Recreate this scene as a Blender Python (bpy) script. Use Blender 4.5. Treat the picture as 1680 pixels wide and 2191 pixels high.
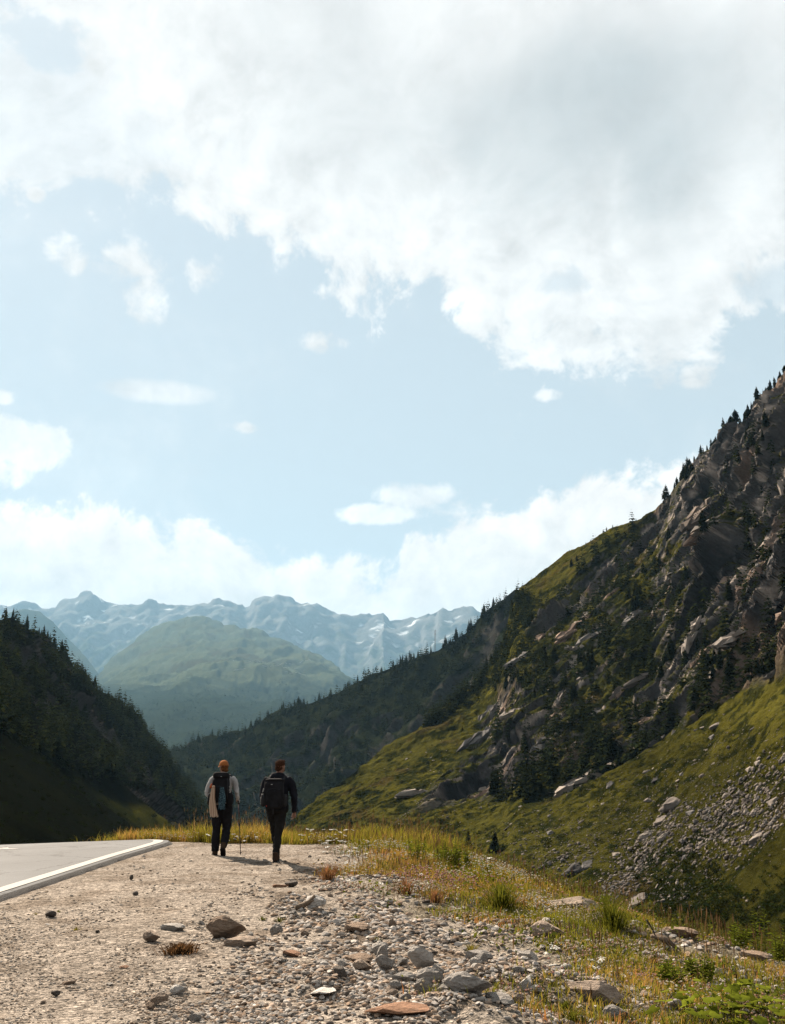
import bpy, math, random
import numpy as np
from mathutils import Vector, Matrix, noise as mnoise

random.seed(7)
RS = np.random.RandomState(7)
scene = bpy.context.scene
for _o in list(bpy.data.objects):
    bpy.data.objects.remove(_o)

# ------------------------------------------------------------------ camera
TILT = math.radians(14.58)
CAM_Z = 1.6
cam_data = bpy.data.cameras.new('camera')
cam_data.sensor_fit = 'VERTICAL'
cam_data.sensor_height = 36.0
cam_data.lens = 35.0
cam_data.clip_start = 0.1
cam_data.clip_end = 30000
cam = bpy.data.objects.new('camera', cam_data)
scene.collection.objects.link(cam)
cam.location = (0, 0, CAM_Z)
cam.rotation_euler = (math.radians(90) + TILT, 0, 0)
scene.camera = cam

# ------------------------------------------------------------------ light and exposure
SUN_EL = math.radians(37.5)
SUN_AZ = math.radians(-31)          # towards the road side of straight ahead
EXPOSURE = 2.1
SUN_STRENGTH = 5.0
SKY_STRENGTH = 0.05
HAZE_DENSITY = 2.5e-5

scene.view_settings.view_transform = 'Standard'
scene.view_settings.look = 'None'
scene.view_settings.exposure = EXPOSURE
scene.view_settings.gamma = 1.0
scene.view_settings.use_curve_mapping = False
scene.cycles.use_denoising = True
scene.cycles.max_bounces = 6
scene.cycles.transparent_max_bounces = 8
scene.cycles.volume_bounces = 0

SUN_DIR = Vector((math.sin(SUN_AZ) * math.cos(SUN_EL), math.cos(SUN_AZ) * math.cos(SUN_EL), math.sin(SUN_EL)))
sun_data = bpy.data.lights.new('sun', 'SUN')
sun_data.energy = SUN_STRENGTH
sun_data.angle = math.radians(0.5)
sun_data.color = (1.0, 0.86, 0.70)
sun = bpy.data.objects.new('sun', sun_data)
scene.collection.objects.link(sun)
sun.rotation_euler = SUN_DIR.to_track_quat('Z', 'Y').to_euler()

# ------------------------------------------------------------------ sizing helpers (photograph read at 1680 x 2191)
FPX = 2191 * 35.0 / 36.0
CT, ST = math.cos(TILT), math.sin(TILT)


def slopes(px, py):
    """sideways and upward run per metre of forward distance for a sight line"""
    a = np.asarray(px, float) - 840.0
    b = 1095.5 - np.asarray(py, float)
    yf = FPX * CT - b * ST
    zz = FPX * ST + b * CT
    return a / yf, zz / yf


def at_depth(px, py, d):
    p, q = slopes(px, py)
    d = np.asarray(d, float)
    return np.stack([p * d, d + 0 * p, CAM_Z + q * d], -1)


def az_el(px, py):
    p, q = slopes(px, py)
    return np.arctan2(p, 1.0), np.arctan2(q, np.sqrt(1 + p * p))


# ------------------------------------------------------------------ world: sky texture with clouds
world = bpy.data.worlds.new('World')
scene.world = world
world.use_nodes = True
WN = world.node_tree
WN.nodes.clear()


class NB:
    """small node builder"""

    def __init__(self, tree):
        self.t = tree

    def node(self, kind, **kw):
        n = self.t.nodes.new(kind)
        for k, v in kw.items():
            setattr(n, k, v)
        return n

    def put(self, sock, v):
        if hasattr(v, 'is_output'):
            self.t.links.new(v, sock)
        elif v is not None:
            sock.default_value = v

    def math(self, op, a, b=None, c=None, clamp=False):
        n = self.node('ShaderNodeMath', operation=op, use_clamp=clamp)
        self.put(n.inputs[0], a)
        if b is not None:
            self.put(n.inputs[1], b)
        if c is not None:
            self.put(n.inputs[2], c)
        return n.outputs[0]

    def vmath(self, op, a, b=None):
        n = self.node('ShaderNodeVectorMath', operation=op)
        self.put(n.inputs[0], a)
        if b is not None:
            self.put(n.inputs[1], b)
        return n.outputs[0]

    def sstep(self, v, lo, hi, to0=0.0, to1=1.0):
        n = self.node('ShaderNodeMapRange', interpolation_type='SMOOTHSTEP')
        self.put(n.inputs['Value'], v)
        n.inputs['From Min'].default_value = lo
        n.inputs['From Max'].default_value = hi
        n.inputs['To Min'].default_value = to0
        n.inputs['To Max'].default_value = to1
        return n.outputs[0]

    def noise(self, vec, scale, detail=6, rough=0.55, dist=0.0, lac=2.0):
        n = self.node('ShaderNodeTexNoise')
        self.put(n.inputs['Vector'], vec)
        n.inputs['Scale'].default_value = scale
        n.inputs['Detail'].default_value = detail
        n.inputs['Roughness'].default_value = rough
        n.inputs['Lacunarity'].default_value = lac
        n.inputs['Distortion'].default_value = dist
        return n

    def mix(self, f, a, b, mode='MIX'):
        n = self.node('ShaderNodeMix', data_type='RGBA', blend_type=mode)
        self.put(n.inputs[0], f)
        for s, v in ((n.inputs[6], a), (n.inputs[7], b)):
            if isinstance(v, (tuple, list)) and len(v) == 3:
                v = (*v, 1.0)
            self.put(s, v)
        return n.outputs[2]

    def curve(self, v, pts):
        """piecewise curve through (x, y) points, any range"""
        pts = sorted(pts)
        xs = [p[0] for p in pts]
        ys = [p[1] for p in pts]
        x0, x1, y0, y1 = xs[0], xs[-1], min(ys) - 1e-6, max(ys) + 1e-6
        t = self.math('DIVIDE', self.math('SUBTRACT', v, x0), x1 - x0, clamp=True)
        n = self.node('ShaderNodeFloatCurve')
        c = n.mapping.curves[0]
        n.mapping.use_clip = False
        while len(c.points) < len(pts):
            c.points.new(0.5, 0.5)
        for i, (x, y) in enumerate(pts):
            c.points[i].location = ((x - x0) / (x1 - x0), (y - y0) / (y1 - y0))
            c.points[i].handle_type = 'VECTOR' if i in (0, len(pts) - 1) else 'AUTO'
        n.mapping.update()
        self.put(n.inputs['Value'], t)
        return self.math('MULTIPLY_ADD', n.outputs[0], y1 - y0, y0)


def build_world():
    b = NB(WN)
    tc = b.node('ShaderNodeTexCoord')
    d = tc.outputs['Generated']
    sep = b.node('ShaderNodeSeparateXYZ')
    b.put(sep.inputs[0], d)
    az = b.math('ARCTAN2', sep.outputs[0], sep.outputs[1])
    el = b.math('ARCSINE', sep.outputs[2])
    # cloud texture, warped
    w = b.noise(d, 5.0, 3, 0.5)
    warp = b.vmath('SCALE', b.vmath('SUBTRACT', w.outputs['Color'], (0.5, 0.5, 0.5)))
    warp.node.inputs['Scale'].default_value = 0.10
    dw = b.vmath('ADD', d, warp)
    n1 = b.noise(dw, 8.0, 14, 0.62).outputs[0]
    n2 = b.noise(dw, 30.0, 12, 0.66).outputs[0]
    nz = b.math('MULTIPLY_ADD', n1, 2.0, -1.0)
    nf = b.math('MULTIPLY_ADD', n2, 2.0, -1.0)
    nn = b.math('ADD', b.math('MULTIPLY', nz, 1.7), b.math('MULTIPLY', nf, 1.0))
    nlow = b.noise(dw, 2.6, 5, 0.55).outputs[0]
    # a second reading a little towards the sun gives the billows a lit and a shaded side
    ds = b.vmath('ADD', dw, tuple(0.022 * v for v in SUN_DIR))
    n1s = b.noise(ds, 8.0, 8, 0.60).outputs[0]
    n1b = b.noise(dw, 8.0, 8, 0.60).outputs[0]
    relief = b.math('SUBTRACT', n1b, n1s)

    def P(px, py):
        a, e = az_el(px, py)
        return float(a), float(e)

    # the great cloud overhead: everything above this line
    upper = [(-1400, 520), (-700, 420), (-150, 455), (0, 405), (110, 352), (230, 372), (330, 362), (420, 432), (520, 482), (640, 548), (700, 598), (800, 640),
             (870, 612), (960, 660), (1060, 745), (1170, 752), (1270, 716), (1360, 755), (1440, 800), (1530, 745), (1600, 665), (1690, 612), (1900, 560), (2400, 640), (3200, 600)]
    e_up = b.curve(az, [P(*u) for u in upper])
    up = b.math('SUBTRACT', el, e_up)
    up_n = b.math('MULTIPLY_ADD', nn, 0.085, up)
    c_up = b.sstep(up_n, -0.022, 0.022)
    # blue hole near the top of the road side
    def blob(px, py, rx, ry):
        a0, e0 = P(px, py)
        a1, _ = P(px + rx, py)
        _, e1 = P(px, py - ry)
        u = b.math('DIVIDE', b.math('SUBTRACT', az, a0), abs(a1 - a0))
        v = b.math('DIVIDE', b.math('SUBTRACT', el, e0), abs(e1 - e0))
        rr = b.math('ADD', b.math('MULTIPLY', u, u), b.math('MULTIPLY', v, v))
        return b.math('SUBTRACT', 1.0, rr)
    hole = b.sstep(b.math('MULTIPLY_ADD', nn, 1.5, blob(90, 66, 150, 80)), 0.15, 1.0, 0.0, 0.85)
    hole2 = b.sstep(b.math('MULTIPLY_ADD', nn, 1.8, blob(1205, 600, 70, 36)), 0.25, 1.4, 0.0, 0.55)
    hole3 = b.sstep(b.math('MULTIPLY_ADD', nn, 1.8, blob(1650, 600, 90, 60)), 0.1, 1.1, 0.0, 0.7)
    thinning = b.sstep(b.math('MULTIPLY_ADD', nn, 1.1, blob(60, 230, 420, 210)), 0.1, 1.2, 0.0, 0.30)
    for hk in (hole, hole2, hole3, thinning):
        c_up = b.math('MULTIPLY', c_up, b.math('SUBTRACT', 1.0, hk))
    # beyond what the photograph shows the cover breaks up into scattered cloud
    # low bank over the far range
    lower = [(-1600, 1080), (-700, 1120), (-150, 1075), (0, 1088), (100, 1092), (190, 1112), (300, 1132), (360, 1152), (405, 1135), (440, 1116), (482, 1136), (530, 1168), (640, 1180),
             (730, 1192), (770, 1216), (825, 1222), (865, 1158), (950, 1100), (1040, 1072), (1140, 1072), (1215, 1052), (1262, 1008), (1310, 1012), (1380, 1018), (1470, 990), (1600, 960), (1900, 1000), (2600, 1050)]
    e_lo = b.curve(az, [P(*u) for u in lower])
    lo = b.math('MULTIPLY_ADD', nn, 0.042, b.math('SUBTRACT', e_lo, el))
    c_lo = b.sstep(lo, -0.008, 0.013)
    small = [(150, 545, 76, 51), (262, 562, 112, 63), (302, 640, 56, 81), (452, 582, 63, 56), (40, 948, 110, 58), (-60, 1010, 120, 60), (78, 416, 26, 20), (1415, 790, 60, 60), (1490, 800, 60, 40), (1172, 846, 36, 16), (905, 1062, 90, 36), (820, 1100, 110, 22), (1000, 1095, 90, 36), (520, 915, 40, 16), (10, 848, 30, 18), (700, 730, 60, 30)]
    acc = None
    for s in small:
        k = b.sstep(b.math('MULTIPLY_ADD', nn, 1.5, blob(*s)), 0.05, 1.0)
        acc = k if acc is None else b.math('MAXIMUM', acc, k)
    lens = b.sstep(b.math('MULTIPLY_ADD', nn, 0.35, blob(335, 838, 150, 32)), 0.0, 1.0, 0.0, 0.8)
    acc = b.math('MAXIMUM', acc, lens)
    thin = b.sstep(b.math('ADD', nlow, b.math('MULTIPLY', nn, 0.15)), 0.46, 0.8, 0.0, 0.30)
    cover = b.math('MAXIMUM', b.math('MAXIMUM', c_up, c_lo), b.math('MAXIMUM', acc, thin))

    sky = b.node('ShaderNodeTexSky')
    sky.sky_type = 'NISHITA'
    sky.sun_disc = False
    sky.sun_elevation = SUN_EL
    sky.sun_rotation = SUN_AZ
    sky.altitude = 1800
    sky.air_density = 1.0
    sky.dust_density = 1.5
    sky.ozone_density = 1.0
    # clear sky, paled by thin high veil
    veil = b.sstep(el, 0.02, 0.75, 0.94, 0.86)
    clear = b.mix(veil, sky.outputs[0], CLEAR_PALE)
    # cloud colour: bright rims, greyer where the layer is thick
    deep = b.sstep(b.math('MULTIPLY_ADD', nn, 0.06, up), 0.02, 0.24)
    gblob = b.sstep(b.math('MULTIPLY_ADD', nn, 0.25, blob(1330, 300, 620, 320)), 0.0, 0.9)
    grey = b.math('MULTIPLY', deep, b.math('MULTIPLY_ADD', gblob, 0.62, b.sstep(nlow, 0.42, 0.62, 0.0, 0.38)))
    tex = b.math('ADD', b.math('MULTIPLY_ADD', nn, 0.05, 1.0), b.math('MULTIPLY', relief, b.math('MULTIPLY_ADD', deep, -1.0, 1.5)))
    cc = b.mix(grey, CLOUD_WHITE, CLOUD_GREY)
    cc2 = b.vmath('SCALE', cc)
    b.put(cc2.node.inputs['Scale'], tex)
    lowshade = b.sstep(b.math('MULTIPLY_ADD', nn, 0.06, b.math('SUBTRACT', e_lo, el)), 0.012, 0.12, 1.08, 0.95)
    cc3 = b.vmath('SCALE', cc2)
    b.put(cc3.node.inputs['Scale'], lowshade)
    cc3 = b.mix(c_lo, cc3, b.vmath('MULTIPLY', cc3, (1.12, 1.06, 1.02)))
    col = b.mix(cover, clear, cc3)
    bg = b.node('ShaderNodeBackground')
    b.put(bg.inputs['Color'], col)
    bg.inputs['Strength'].default_value = SKY_STRENGTH
    out = b.node('ShaderNodeOutputWorld')
    WN.links.new(bg.outputs[0], out.inputs['Surface'])


_k = 1.0 / (SKY_STRENGTH * 2 ** EXPOSURE)       # a displayed value of 1.0
CLOUD_WHITE = (0.88 * _k, 0.868 * _k, 0.845 * _k, 1)
CLOUD_GREY = (0.53 * _k, 0.557 * _k, 0.557 * _k, 1)
CLEAR_PALE = (0.625 * _k, 0.690 * _k, 0.700 * _k, 1)
build_world()

# ------------------------------------------------------------------ numpy noise
def _h(ix, iy, iz, seed):
    with np.errstate(over='ignore'):
        h = (ix.astype(np.int64) * 374761393 + iy.astype(np.int64) * 668265263 + iz.astype(np.int64) * 1440662683 + seed * 974634777).astype(np.uint64).astype(np.uint32)
        h = (h ^ (h >> np.uint32(13))) * np.uint32(1274126177)
        h = (h ^ (h >> np.uint32(16))) * np.uint32(2246822519)
        h = h ^ (h >> np.uint32(15))
    return h.astype(np.float32) / np.float32(4294967296.0)


def vnoise(P, seed=0):
    P = np.asarray(P, np.float32)
    i = np.floor(P)
    f = P - i
    i = i.astype(np.int32)
    u = f * f * f * (f * (f * 6 - 15) + 10)
    r = 0
    for a in (0, 1):
        wa = u[..., 0] if a else 1 - u[..., 0]
        for c in (0, 1):
            wb = u[..., 1] if c else 1 - u[..., 1]
            for e in (0, 1):
                wc = u[..., 2] if e else 1 - u[..., 2]
                r = r + wa * wb * wc * _h(i[..., 0] + a, i[..., 1] + c, i[..., 2] + e, seed)
    return r * 2 - 1


def fbm(P, octv=5, gain=0.5, seed=0):
    P = np.asarray(P, np.float32)
    s, a, t = 0, 1.0, 0
    for k in range(octv):
        s = s + a * vnoise(P * (2.03 ** k) + 17.3 * k, seed + k)
        t += a
        a *= gain
    return s / t


def ridged(P, octv=5, gain=0.55, seed=0):
    P = np.asarray(P, np.float32)
    s, a, t = 0, 1.0, 0
    for k in range(octv):
        s = s + a * (1 - np.abs(vnoise(P * (2.07 ** k) + 9.1 * k, seed + k)) * 1.6)
        t += a
        a *= gain
    return s / t


def facets(P, seed=0, tilt=0.9, soft=0.07, crack=0.0):
    """blocky displacement: each cell a tilted plane of its own height"""
    P = np.asarray(P, np.float32)
    i = np.floor(P).astype(np.int32)
    best = np.full(P.shape[:-1], 1e9, np.float32)
    best2 = np.full(P.shape[:-1], 1e9, np.float32)
    out = np.zeros(P.shape[:-1], np.float32)
    out2 = np.zeros(P.shape[:-1], np.float32)
    for a in (-1, 0, 1):
        for c in (-1, 0, 1):
            for e in (-1, 0, 1):
                x, y, z = i[..., 0] + a, i[..., 1] + c, i[..., 2] + e
                q = np.stack([x + _h(x, y, z, seed), y + _h(x, y, z, seed + 1), z + _h(x, y, z, seed + 2)], -1)
                dv = P - q
                d2 = (dv ** 2).sum(-1)
                v = _h(x, y, z, seed + 3) * 1.4 - 0.7 + tilt * ((_h(x, y, z, seed + 4) - .5) * dv[..., 0] + (_h(x, y, z, seed + 5) - .5) * dv[..., 1] + (_h(x, y, z, seed + 6) - .5) * dv[..., 2]) * 2
                m = d2 < best
                m2 = (~m) & (d2 < best2)
                best2 = np.where(m, best, np.where(m2, d2, best2))
                out2 = np.where(m, out, np.where(m2, v, out2))
                best = np.where(m, d2, best)
                out = np.where(m, v, out)
    gap = np.sqrt(best2) - np.sqrt(best)
    w = 0.5 + 0.5 * sm(gap, 0.0, soft)
    return out * w + out2 * (1 - w) - crack * (1 - sm(gap, 0.0, 0.11))


def sm(x, a, b):
    t = np.clip((np.asarray(x, float) - a) / (b - a), 0, 1)
    return t * t * (3 - 2 * t)


# ------------------------------------------------------------------ mesh helpers
COL = scene.collection


def np_mesh(name, V, F, smooth=False, col=None, mats=(), mi=None):
    V = np.asarray(V, np.float32).reshape(-1, 3)
    F = np.asarray(F, np.int32)
    me = bpy.data.meshes.new(name)
    k = F.shape[1]
    me.vertices.add(len(V))
    me.vertices.foreach_set('co', V.ravel())
    me.loops.add(F.size)
    me.loops.foreach_set('vertex_index', F.ravel())
    me.polygons.add(len(F))
    me.polygons.foreach_set('loop_start', np.arange(0, F.size, k, dtype=np.int32))
    if mi is not None:
        me.polygons.foreach_set('material_index', np.asarray(mi, np.int32))
    me.update(calc_edges=True)
    me.polygons.foreach_set('use_smooth', np.full(len(F), bool(smooth)))
    if col is not None:
        c = np.asarray(col, np.float32)
        if c.shape[-1] == 3:
            c = np.concatenate([c, np.ones((len(c), 1), np.float32)], 1)
        at = me.attributes.new('col', 'FLOAT_COLOR', 'POINT')
        at.data.foreach_set('color', c.ravel())
    for m in mats:
        me.materials.append(m)
    return me


def link(name, me, parent=None, loc=None, **props):
    o = bpy.data.objects.new(name, me)
    COL.objects.link(o)
    if parent is not None:
        o.parent = parent
    if loc is not None:
        o.location = loc
    for k, v in props.items():
        o[k] = v
    return o


def grid_faces(nv, nu):
    i = np.arange(nv * nu).reshape(nv, nu)
    return np.stack([i[:-1, :-1], i[:-1, 1:], i[1:, 1:], i[1:, :-1]], -1).reshape(-1, 4)


def grid_normals(G):
    du = np.gradient(G, axis=1)
    dv = np.gradient(G, axis=0)
    n = np.cross(du, dv)
    n /= np.linalg.norm(n, axis=-1, keepdims=True) + 1e-9
    return n


class Build:
    """collects pieces into one mesh"""

    def __init__(self):
        self.v, self.f, self.m = [], [], []

    def add(self, V, F, mi=0):
        o = len(self.v)
        self.v.extend([tuple(p) for p in V])
        for f in F:
            self.f.append(tuple(o + i for i in f))
            self.m.append(mi)

    def tube(self, pts, radii, n=8, mi=0, caps=True, squash=None):
        """squash: (sx, sy) per ring scale along the frame axes"""
        pts = [Vector(p) for p in pts]
        rings = []
        up = None
        for i, p in enumerate(pts):
            t = (pts[min(i + 1, len(pts) - 1)] - pts[max(i - 1, 0)]).normalized()
            if up is None:
                up = Vector((0, 1, 0)) if abs(t.y) < 0.9 else Vector((1, 0, 0))
            a = (up - t * up.dot(t)).normalized()
            c = t.cross(a)
            up = a
            r = radii[i] if hasattr(radii, '__len__') else radii
            sx, sy = squash[i] if squash else (1, 1)
            rings.append([p + (a * math.cos(2 * math.pi * k / n) * sx + c * math.sin(2 * math.pi * k / n) * sy) * r for k in range(n)])
        V = [v for r in rings for v in r]
        F = []
        for i in range(len(rings) - 1):
            for k in range(n):
                F.append((i * n + k, i * n + (k + 1) % n, (i + 1) * n + (k + 1) % n, (i + 1) * n + k))
        if caps:
            F.append(tuple(range(n))[::-1])
            F.append(tuple((len(rings) - 1) * n + k for k in range(n)))
        self.add(V, F, mi)

    def ball(self, c, r, nu=10, nv=7, mi=0, rot=None):
        rx, ry, rz = r if hasattr(r, '__len__') else (r, r, r)
        V, F = [], []
        for j in range(nv + 1):
            th = math.pi * j / nv
            for i in range(nu):
                ph = 2 * math.pi * i / nu
                p = Vector((rx * math.sin(th) * math.cos(ph), ry * math.sin(th) * math.sin(ph), rz * math.cos(th)))
                if rot:
                    p = rot @ p
                V.append(p + Vector(c))
        for j in range(nv):
            for i in range(nu):
                F.append((j * nu + i, (j + 1) * nu + i, (j + 1) * nu + (i + 1) % nu, j * nu + (i + 1) % nu))
        self.add(V, F, mi)

    def mesh(self, name, mats=(), smooth=False):
        me = bpy.data.meshes.new(name)
        me.from_pydata(self.v, [], self.f)
        me.polygons.foreach_set('material_index', np.array(self.m, np.int32))
        me.polygons.foreach_set('use_smooth', np.full(len(self.f), bool(smooth)))
        for m in mats:
            me.materials.append(m)
        me.update()
        return me


# ------------------------------------------------------------------ materials
def base_mat(name, rough=0.9, spec=0.3):
    m = bpy.data.materials.new(name)
    m.use_nodes = True
    nt = m.node_tree
    bs = nt.nodes['Principled BSDF']
    bs.inputs['Roughness'].default_value = rough
    bs.inputs['Specular IOR Level'].default_value = spec
    return m, NB(nt), bs


def plain(name, col, rough=0.9, var=0.15, scale=8.0, spec=0.1, bump=0.0, bscale=40.0, bdist=0.01):
    m, b, bs = base_mat(name, rough, spec)
    tc = b.node('ShaderNodeTexCoord').outputs['Object']
    n = b.noise(tc, scale, 5, 0.6).outputs[0]
    lo = tuple(c * (1 - var) for c in col)
    hi = tuple(c * (1 + var) for c in col)
    b.put(bs.inputs['Base Color'], b.mix(b.sstep(n, 0.25, 0.75), lo, hi))
    if bump:
        bp = b.node('ShaderNodeBump')
        bp.inputs['Strength'].default_value = bump
        bp.inputs['Distance'].default_value = bdist
        b.put(bp.inputs['Height'], b.noise(tc, bscale, 6, 0.65).outputs[0])
        b.put(bs.inputs['Normal'], bp.outputs[0])
    return m


def attr_mat(name, scales=(0.02, 0.15, 1.0), amps=(0.25, 0.35, 0.3), rough=0.95, bump=0.6, bscale=0.5, bdist=1.0, spec=0.0, stretch=(1, 1, 1), det=6, trans=0.0):
    """colour attribute broken up by noise at several sizes"""
    m, b, bs = base_mat(name, rough, spec)
    a = b.node('ShaderNodeAttribute', attribute_name='col')
    pos = b.node('ShaderNodeTexCoord').outputs['Object']
    mp = b.node('ShaderNodeMapping')
    mp.inputs['Scale'].default_value = stretch
    b.put(mp.inputs['Vector'], pos)
    pos = mp.outputs[0]
    f = None
    for s, am in zip(scales, amps):
        n = b.noise(pos, s, det, 0.62).outputs[0]
        k = b.math('MULTIPLY_ADD', n, 2 * am, 1.0 - am)
        f = k if f is None else b.math('MULTIPLY', f, k)
    sc = b.vmath('SCALE', a.outputs['Color'])
    b.put(sc.node.inputs['Scale'], f)
    b.put(bs.inputs['Base Color'], sc)
    if bump:
        bp = b.node('ShaderNodeBump')
        bp.inputs['Strength'].default_value = bump
        bp.inputs['Distance'].default_value = bdist
        b.put(bp.inputs['Height'], b.noise(pos, bscale, 8, 0.7).outputs[0])
        b.put(bs.inputs['Normal'], bp.outputs[0])
    if trans:
        out = b.t.nodes['Material Output']
        tr = b.node('ShaderNodeBsdfTranslucent')
        b.put(tr.inputs['Color'], sc)
        mx = b.node('ShaderNodeMixShader')
        mx.inputs[0].default_value = trans
        b.t.links.new(bs.outputs[0], mx.inputs[1])
        b.t.links.new(tr.outputs[0], mx.inputs[2])
        b.t.links.new(mx.outputs[0], out.inputs['Surface'])
    return m


M_MOUNT = attr_mat('mountain_ground', (0.006, 0.03, 0.15), (0.2, 0.35, 0.35), bump=0.5, bscale=0.03, bdist=12.0)
M_SLOPE = attr_mat('slope_ground', (0.03, 0.2, 0.9), (0.3, 0.45, 0.5), bump=1.0, bscale=0.22, bdist=2.6, det=10)


def gravel_mat():
    m, b, bs = base_mat('gravel_ground', 0.95, 0.0)
    a = b.node('ShaderNodeAttribute', attribute_name='col')
    st = b.node('ShaderNodeAttribute', attribute_name='stony')
    pos = b.node('ShaderNodeTexCoord').outputs['Object']
    big = b.noise(pos, 0.9, 5, 0.6).outputs[0]
    midn = b.noise(pos, 7.0, 6, 0.7).outputs[0]
    wob = b.vmath('ADD', pos, b.vmath('MULTIPLY', b.noise(pos, 40, 2).outputs['Color'], (0.012, 0.012, 0.012)))
    h, k = None, b.math('MULTIPLY', b.math('MULTIPLY_ADD', big, 0.5, 0.75), b.math('MULTIPLY_ADD', midn, 0.9, 0.55))
    for sc, am, hw in ((16.0, 0.55, 1.0), (38.0, 0.75, 0.55), (95.0, 0.8, 0.22)):
        v = b.node('ShaderNodeTexVoronoi')
        v.inputs['Scale'].default_value = sc
        b.put(v.inputs['Vector'], wob)
        sp = b.node('ShaderNodeSeparateColor')
        b.put(sp.inputs[0], v.outputs['Color'])
        k = b.math('MULTIPLY', k, b.math('MULTIPLY_ADD', sp.outputs[0], am, 1.0 - 0.5 * am))
        hh = b.math('MULTIPLY', b.math('MULTIPLY', b.sstep(v.outputs['Distance'], 0.05, 0.62, 1.0, 0.0), b.sstep(sp.outputs[1], 0.25, 0.9)), hw)
        h = hh if h is None else b.math('ADD', h, hh)
    h = b.math('ADD', h, b.math('MULTIPLY', midn, 0.8))
    k = b.math('ADD', b.math('MULTIPLY', k, 1.12), 0.0)
    sc = b.vmath('SCALE', a.outputs['Color'])
    b.put(sc.node.inputs['Scale'], k)
    b.put(bs.inputs['Base Color'], sc)
    bp = b.node('ShaderNodeBump')
    bp.inputs['Strength'].default_value = 1.0
    bp.inputs['Distance'].default_value = 0.030
    b.put(bp.inputs['Height'], h)
    b.put(bs.inputs['Normal'], bp.outputs[0])
    return m


M_GROUND = gravel_mat()
M_NEEDLE = attr_mat('conifer_needles', (0.4, 2.0), (0.35, 0.3), bump=0, trans=0.25)
M_BARK = plain('conifer_bark', (0.06, 0.045, 0.035), 0.95, 0.3, 3.0)
M_TREE = None


# ------------------------------------------------------------------ lofted mountains
def loft(cols, nu, nv, back=10, back_dir=(0.6, 0.8, -0.6), back_len=300.0, tpow=1.0, jitter=0.0, jscale=0.02, seed=0):
    """cols: (px, y_bottom, y_skyline, depth_bottom, depth_skyline). Returns grid (nv+back, nu, 3), px, py arrays of the front rows."""
    c = np.array(cols, float)
    px = np.linspace(c[0, 0], c[-1, 0], nu)
    yb, ys, db, ds = (np.interp(px, c[:, 0], c[:, k]) for k in (1, 2, 3, 4))
    if jitter:
        ys = ys + jitter * fbm(np.stack([px * jscale, px * 0 + seed, px * 0], -1), 6, 0.6, seed)
    t = np.linspace(0, 1, nv)[:, None] ** 1.0
    PX = px[None, :] + 0 * t
    PY = yb + (ys - yb) * t
    D = db * (ds / db) ** (t ** tpow)
    G = at_depth(PX, PY, D)
    bk = []
    last = G[-1]
    bd = np.array(back_dir, float)
    for k in range(1, back + 1):
        s = back_len * (k / back) ** 1.7
        bk.append(last + bd * s)
    if back:
        G = np.concatenate([G, np.array(bk)], 0)
    return G, PX, PY


def lerp3(a, b, t):
    t = np.asarray(t)[..., None]
    return np.asarray(a) * (1 - t) + np.asarray(b) * t

# ------------------------------------------------------------------ ground under the hikers and out to the horizon
def edge_x(y):
    """where the gravel shelf breaks off into the ravine"""
    return np.interp(y, [-60, 0, 5, 9, 12.7, 14.6, 16.8, 19.1, 22, 24.3, 26.5, 30, 36, 44, 60, 90],
                     [14, 8.2, 7.1, 6.1, 4.85, 3.85, 3.05, 2.55, 1.75, 0.9, -1.2, -4.2, -9.5, -24, -70, -300])


def ground_base(x, y):
    x = np.asarray(x, float)
    y = np.asarray(y, float)
    sp = lambda v, k: np.logaddexp(0, v * k) / k
    z = -0.135 * sp(x - 0.5, 3.0)
    z = z - 0.035 * sp(-5.0 - x, 4.0) - 0.075 * sp(y - 24.6 - 0.5 * sm(-x, 4.5, 6.5), 2.0)
    s = x - edge_x(y)
    drop = 0.80 * sp(s - 0.4, 2.2)
    z = z - 75.0 * (1 - np.exp(-drop / 75.0))
    far = np.hypot(x, y)
    z = z - 0.006 * np.clip(far - 300, 0, None)
    return z


def ground_z(x, y):
    x = np.asarray(x, float)
    y = np.asarray(y, float)
    P = np.stack([x, y, 0 * x], -1)
    z = ground_base(x, y)
    w = sm(x, -4.9, -3.6) * 1.0
    near = np.exp(-np.clip(np.hypot(x, y) - 30, 0, None) / 15)
    rough = sm(x + 0.10 * (y - 8), -1.6, 2.0)
    z = z + near * w * (0.05 + 0.06 * rough) * fbm(P * 0.7, 3, 0.5, 3)
    z = z + near * w * (0.012 + 0.045 * rough) * fbm(P * 3.1, 4, 0.65, 11)
    z = z + near * w * (0.004 + 0.022 * rough) * fbm(P * 11.0, 3, 0.6, 13)
    # hollows and hummocks among the stones
    for hx, hy, r, a in HUMPS:
        z = z + a * np.exp(-((x - hx) ** 2 + (y - hy) ** 2) / (r * r))
    return z


HUMPS = []


def hit_ground(px, py, f=None):
    for k in range(14):
        h = _hit_ground(px, py + 6 * k, f)
        if h is not None:
            return h


def _hit_ground(px, py, f=None):
    f = f or ground_base
    p, q = slopes(px, py)
    p = float(p); q = float(q)
    d = 2.0
    prev = CAM_Z + q * d - float(f(p * d, d))
    while d < 40:
        d2 = d * 1.01
        cur = CAM_Z + q * d2 - float(f(p * d2, d2))
        if cur <= 0 < prev:
            a, c = d, d2
            for _ in range(20):
                m = (a + c) / 2
                if CAM_Z + q * m - float(f(p * m, m)) > 0:
                    a = m
                else:
                    c = m
            d = (a + c) / 2
            return Vector((p * d, d, float(f(p * d, d))))
        d, prev = d2, cur
    return None


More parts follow.
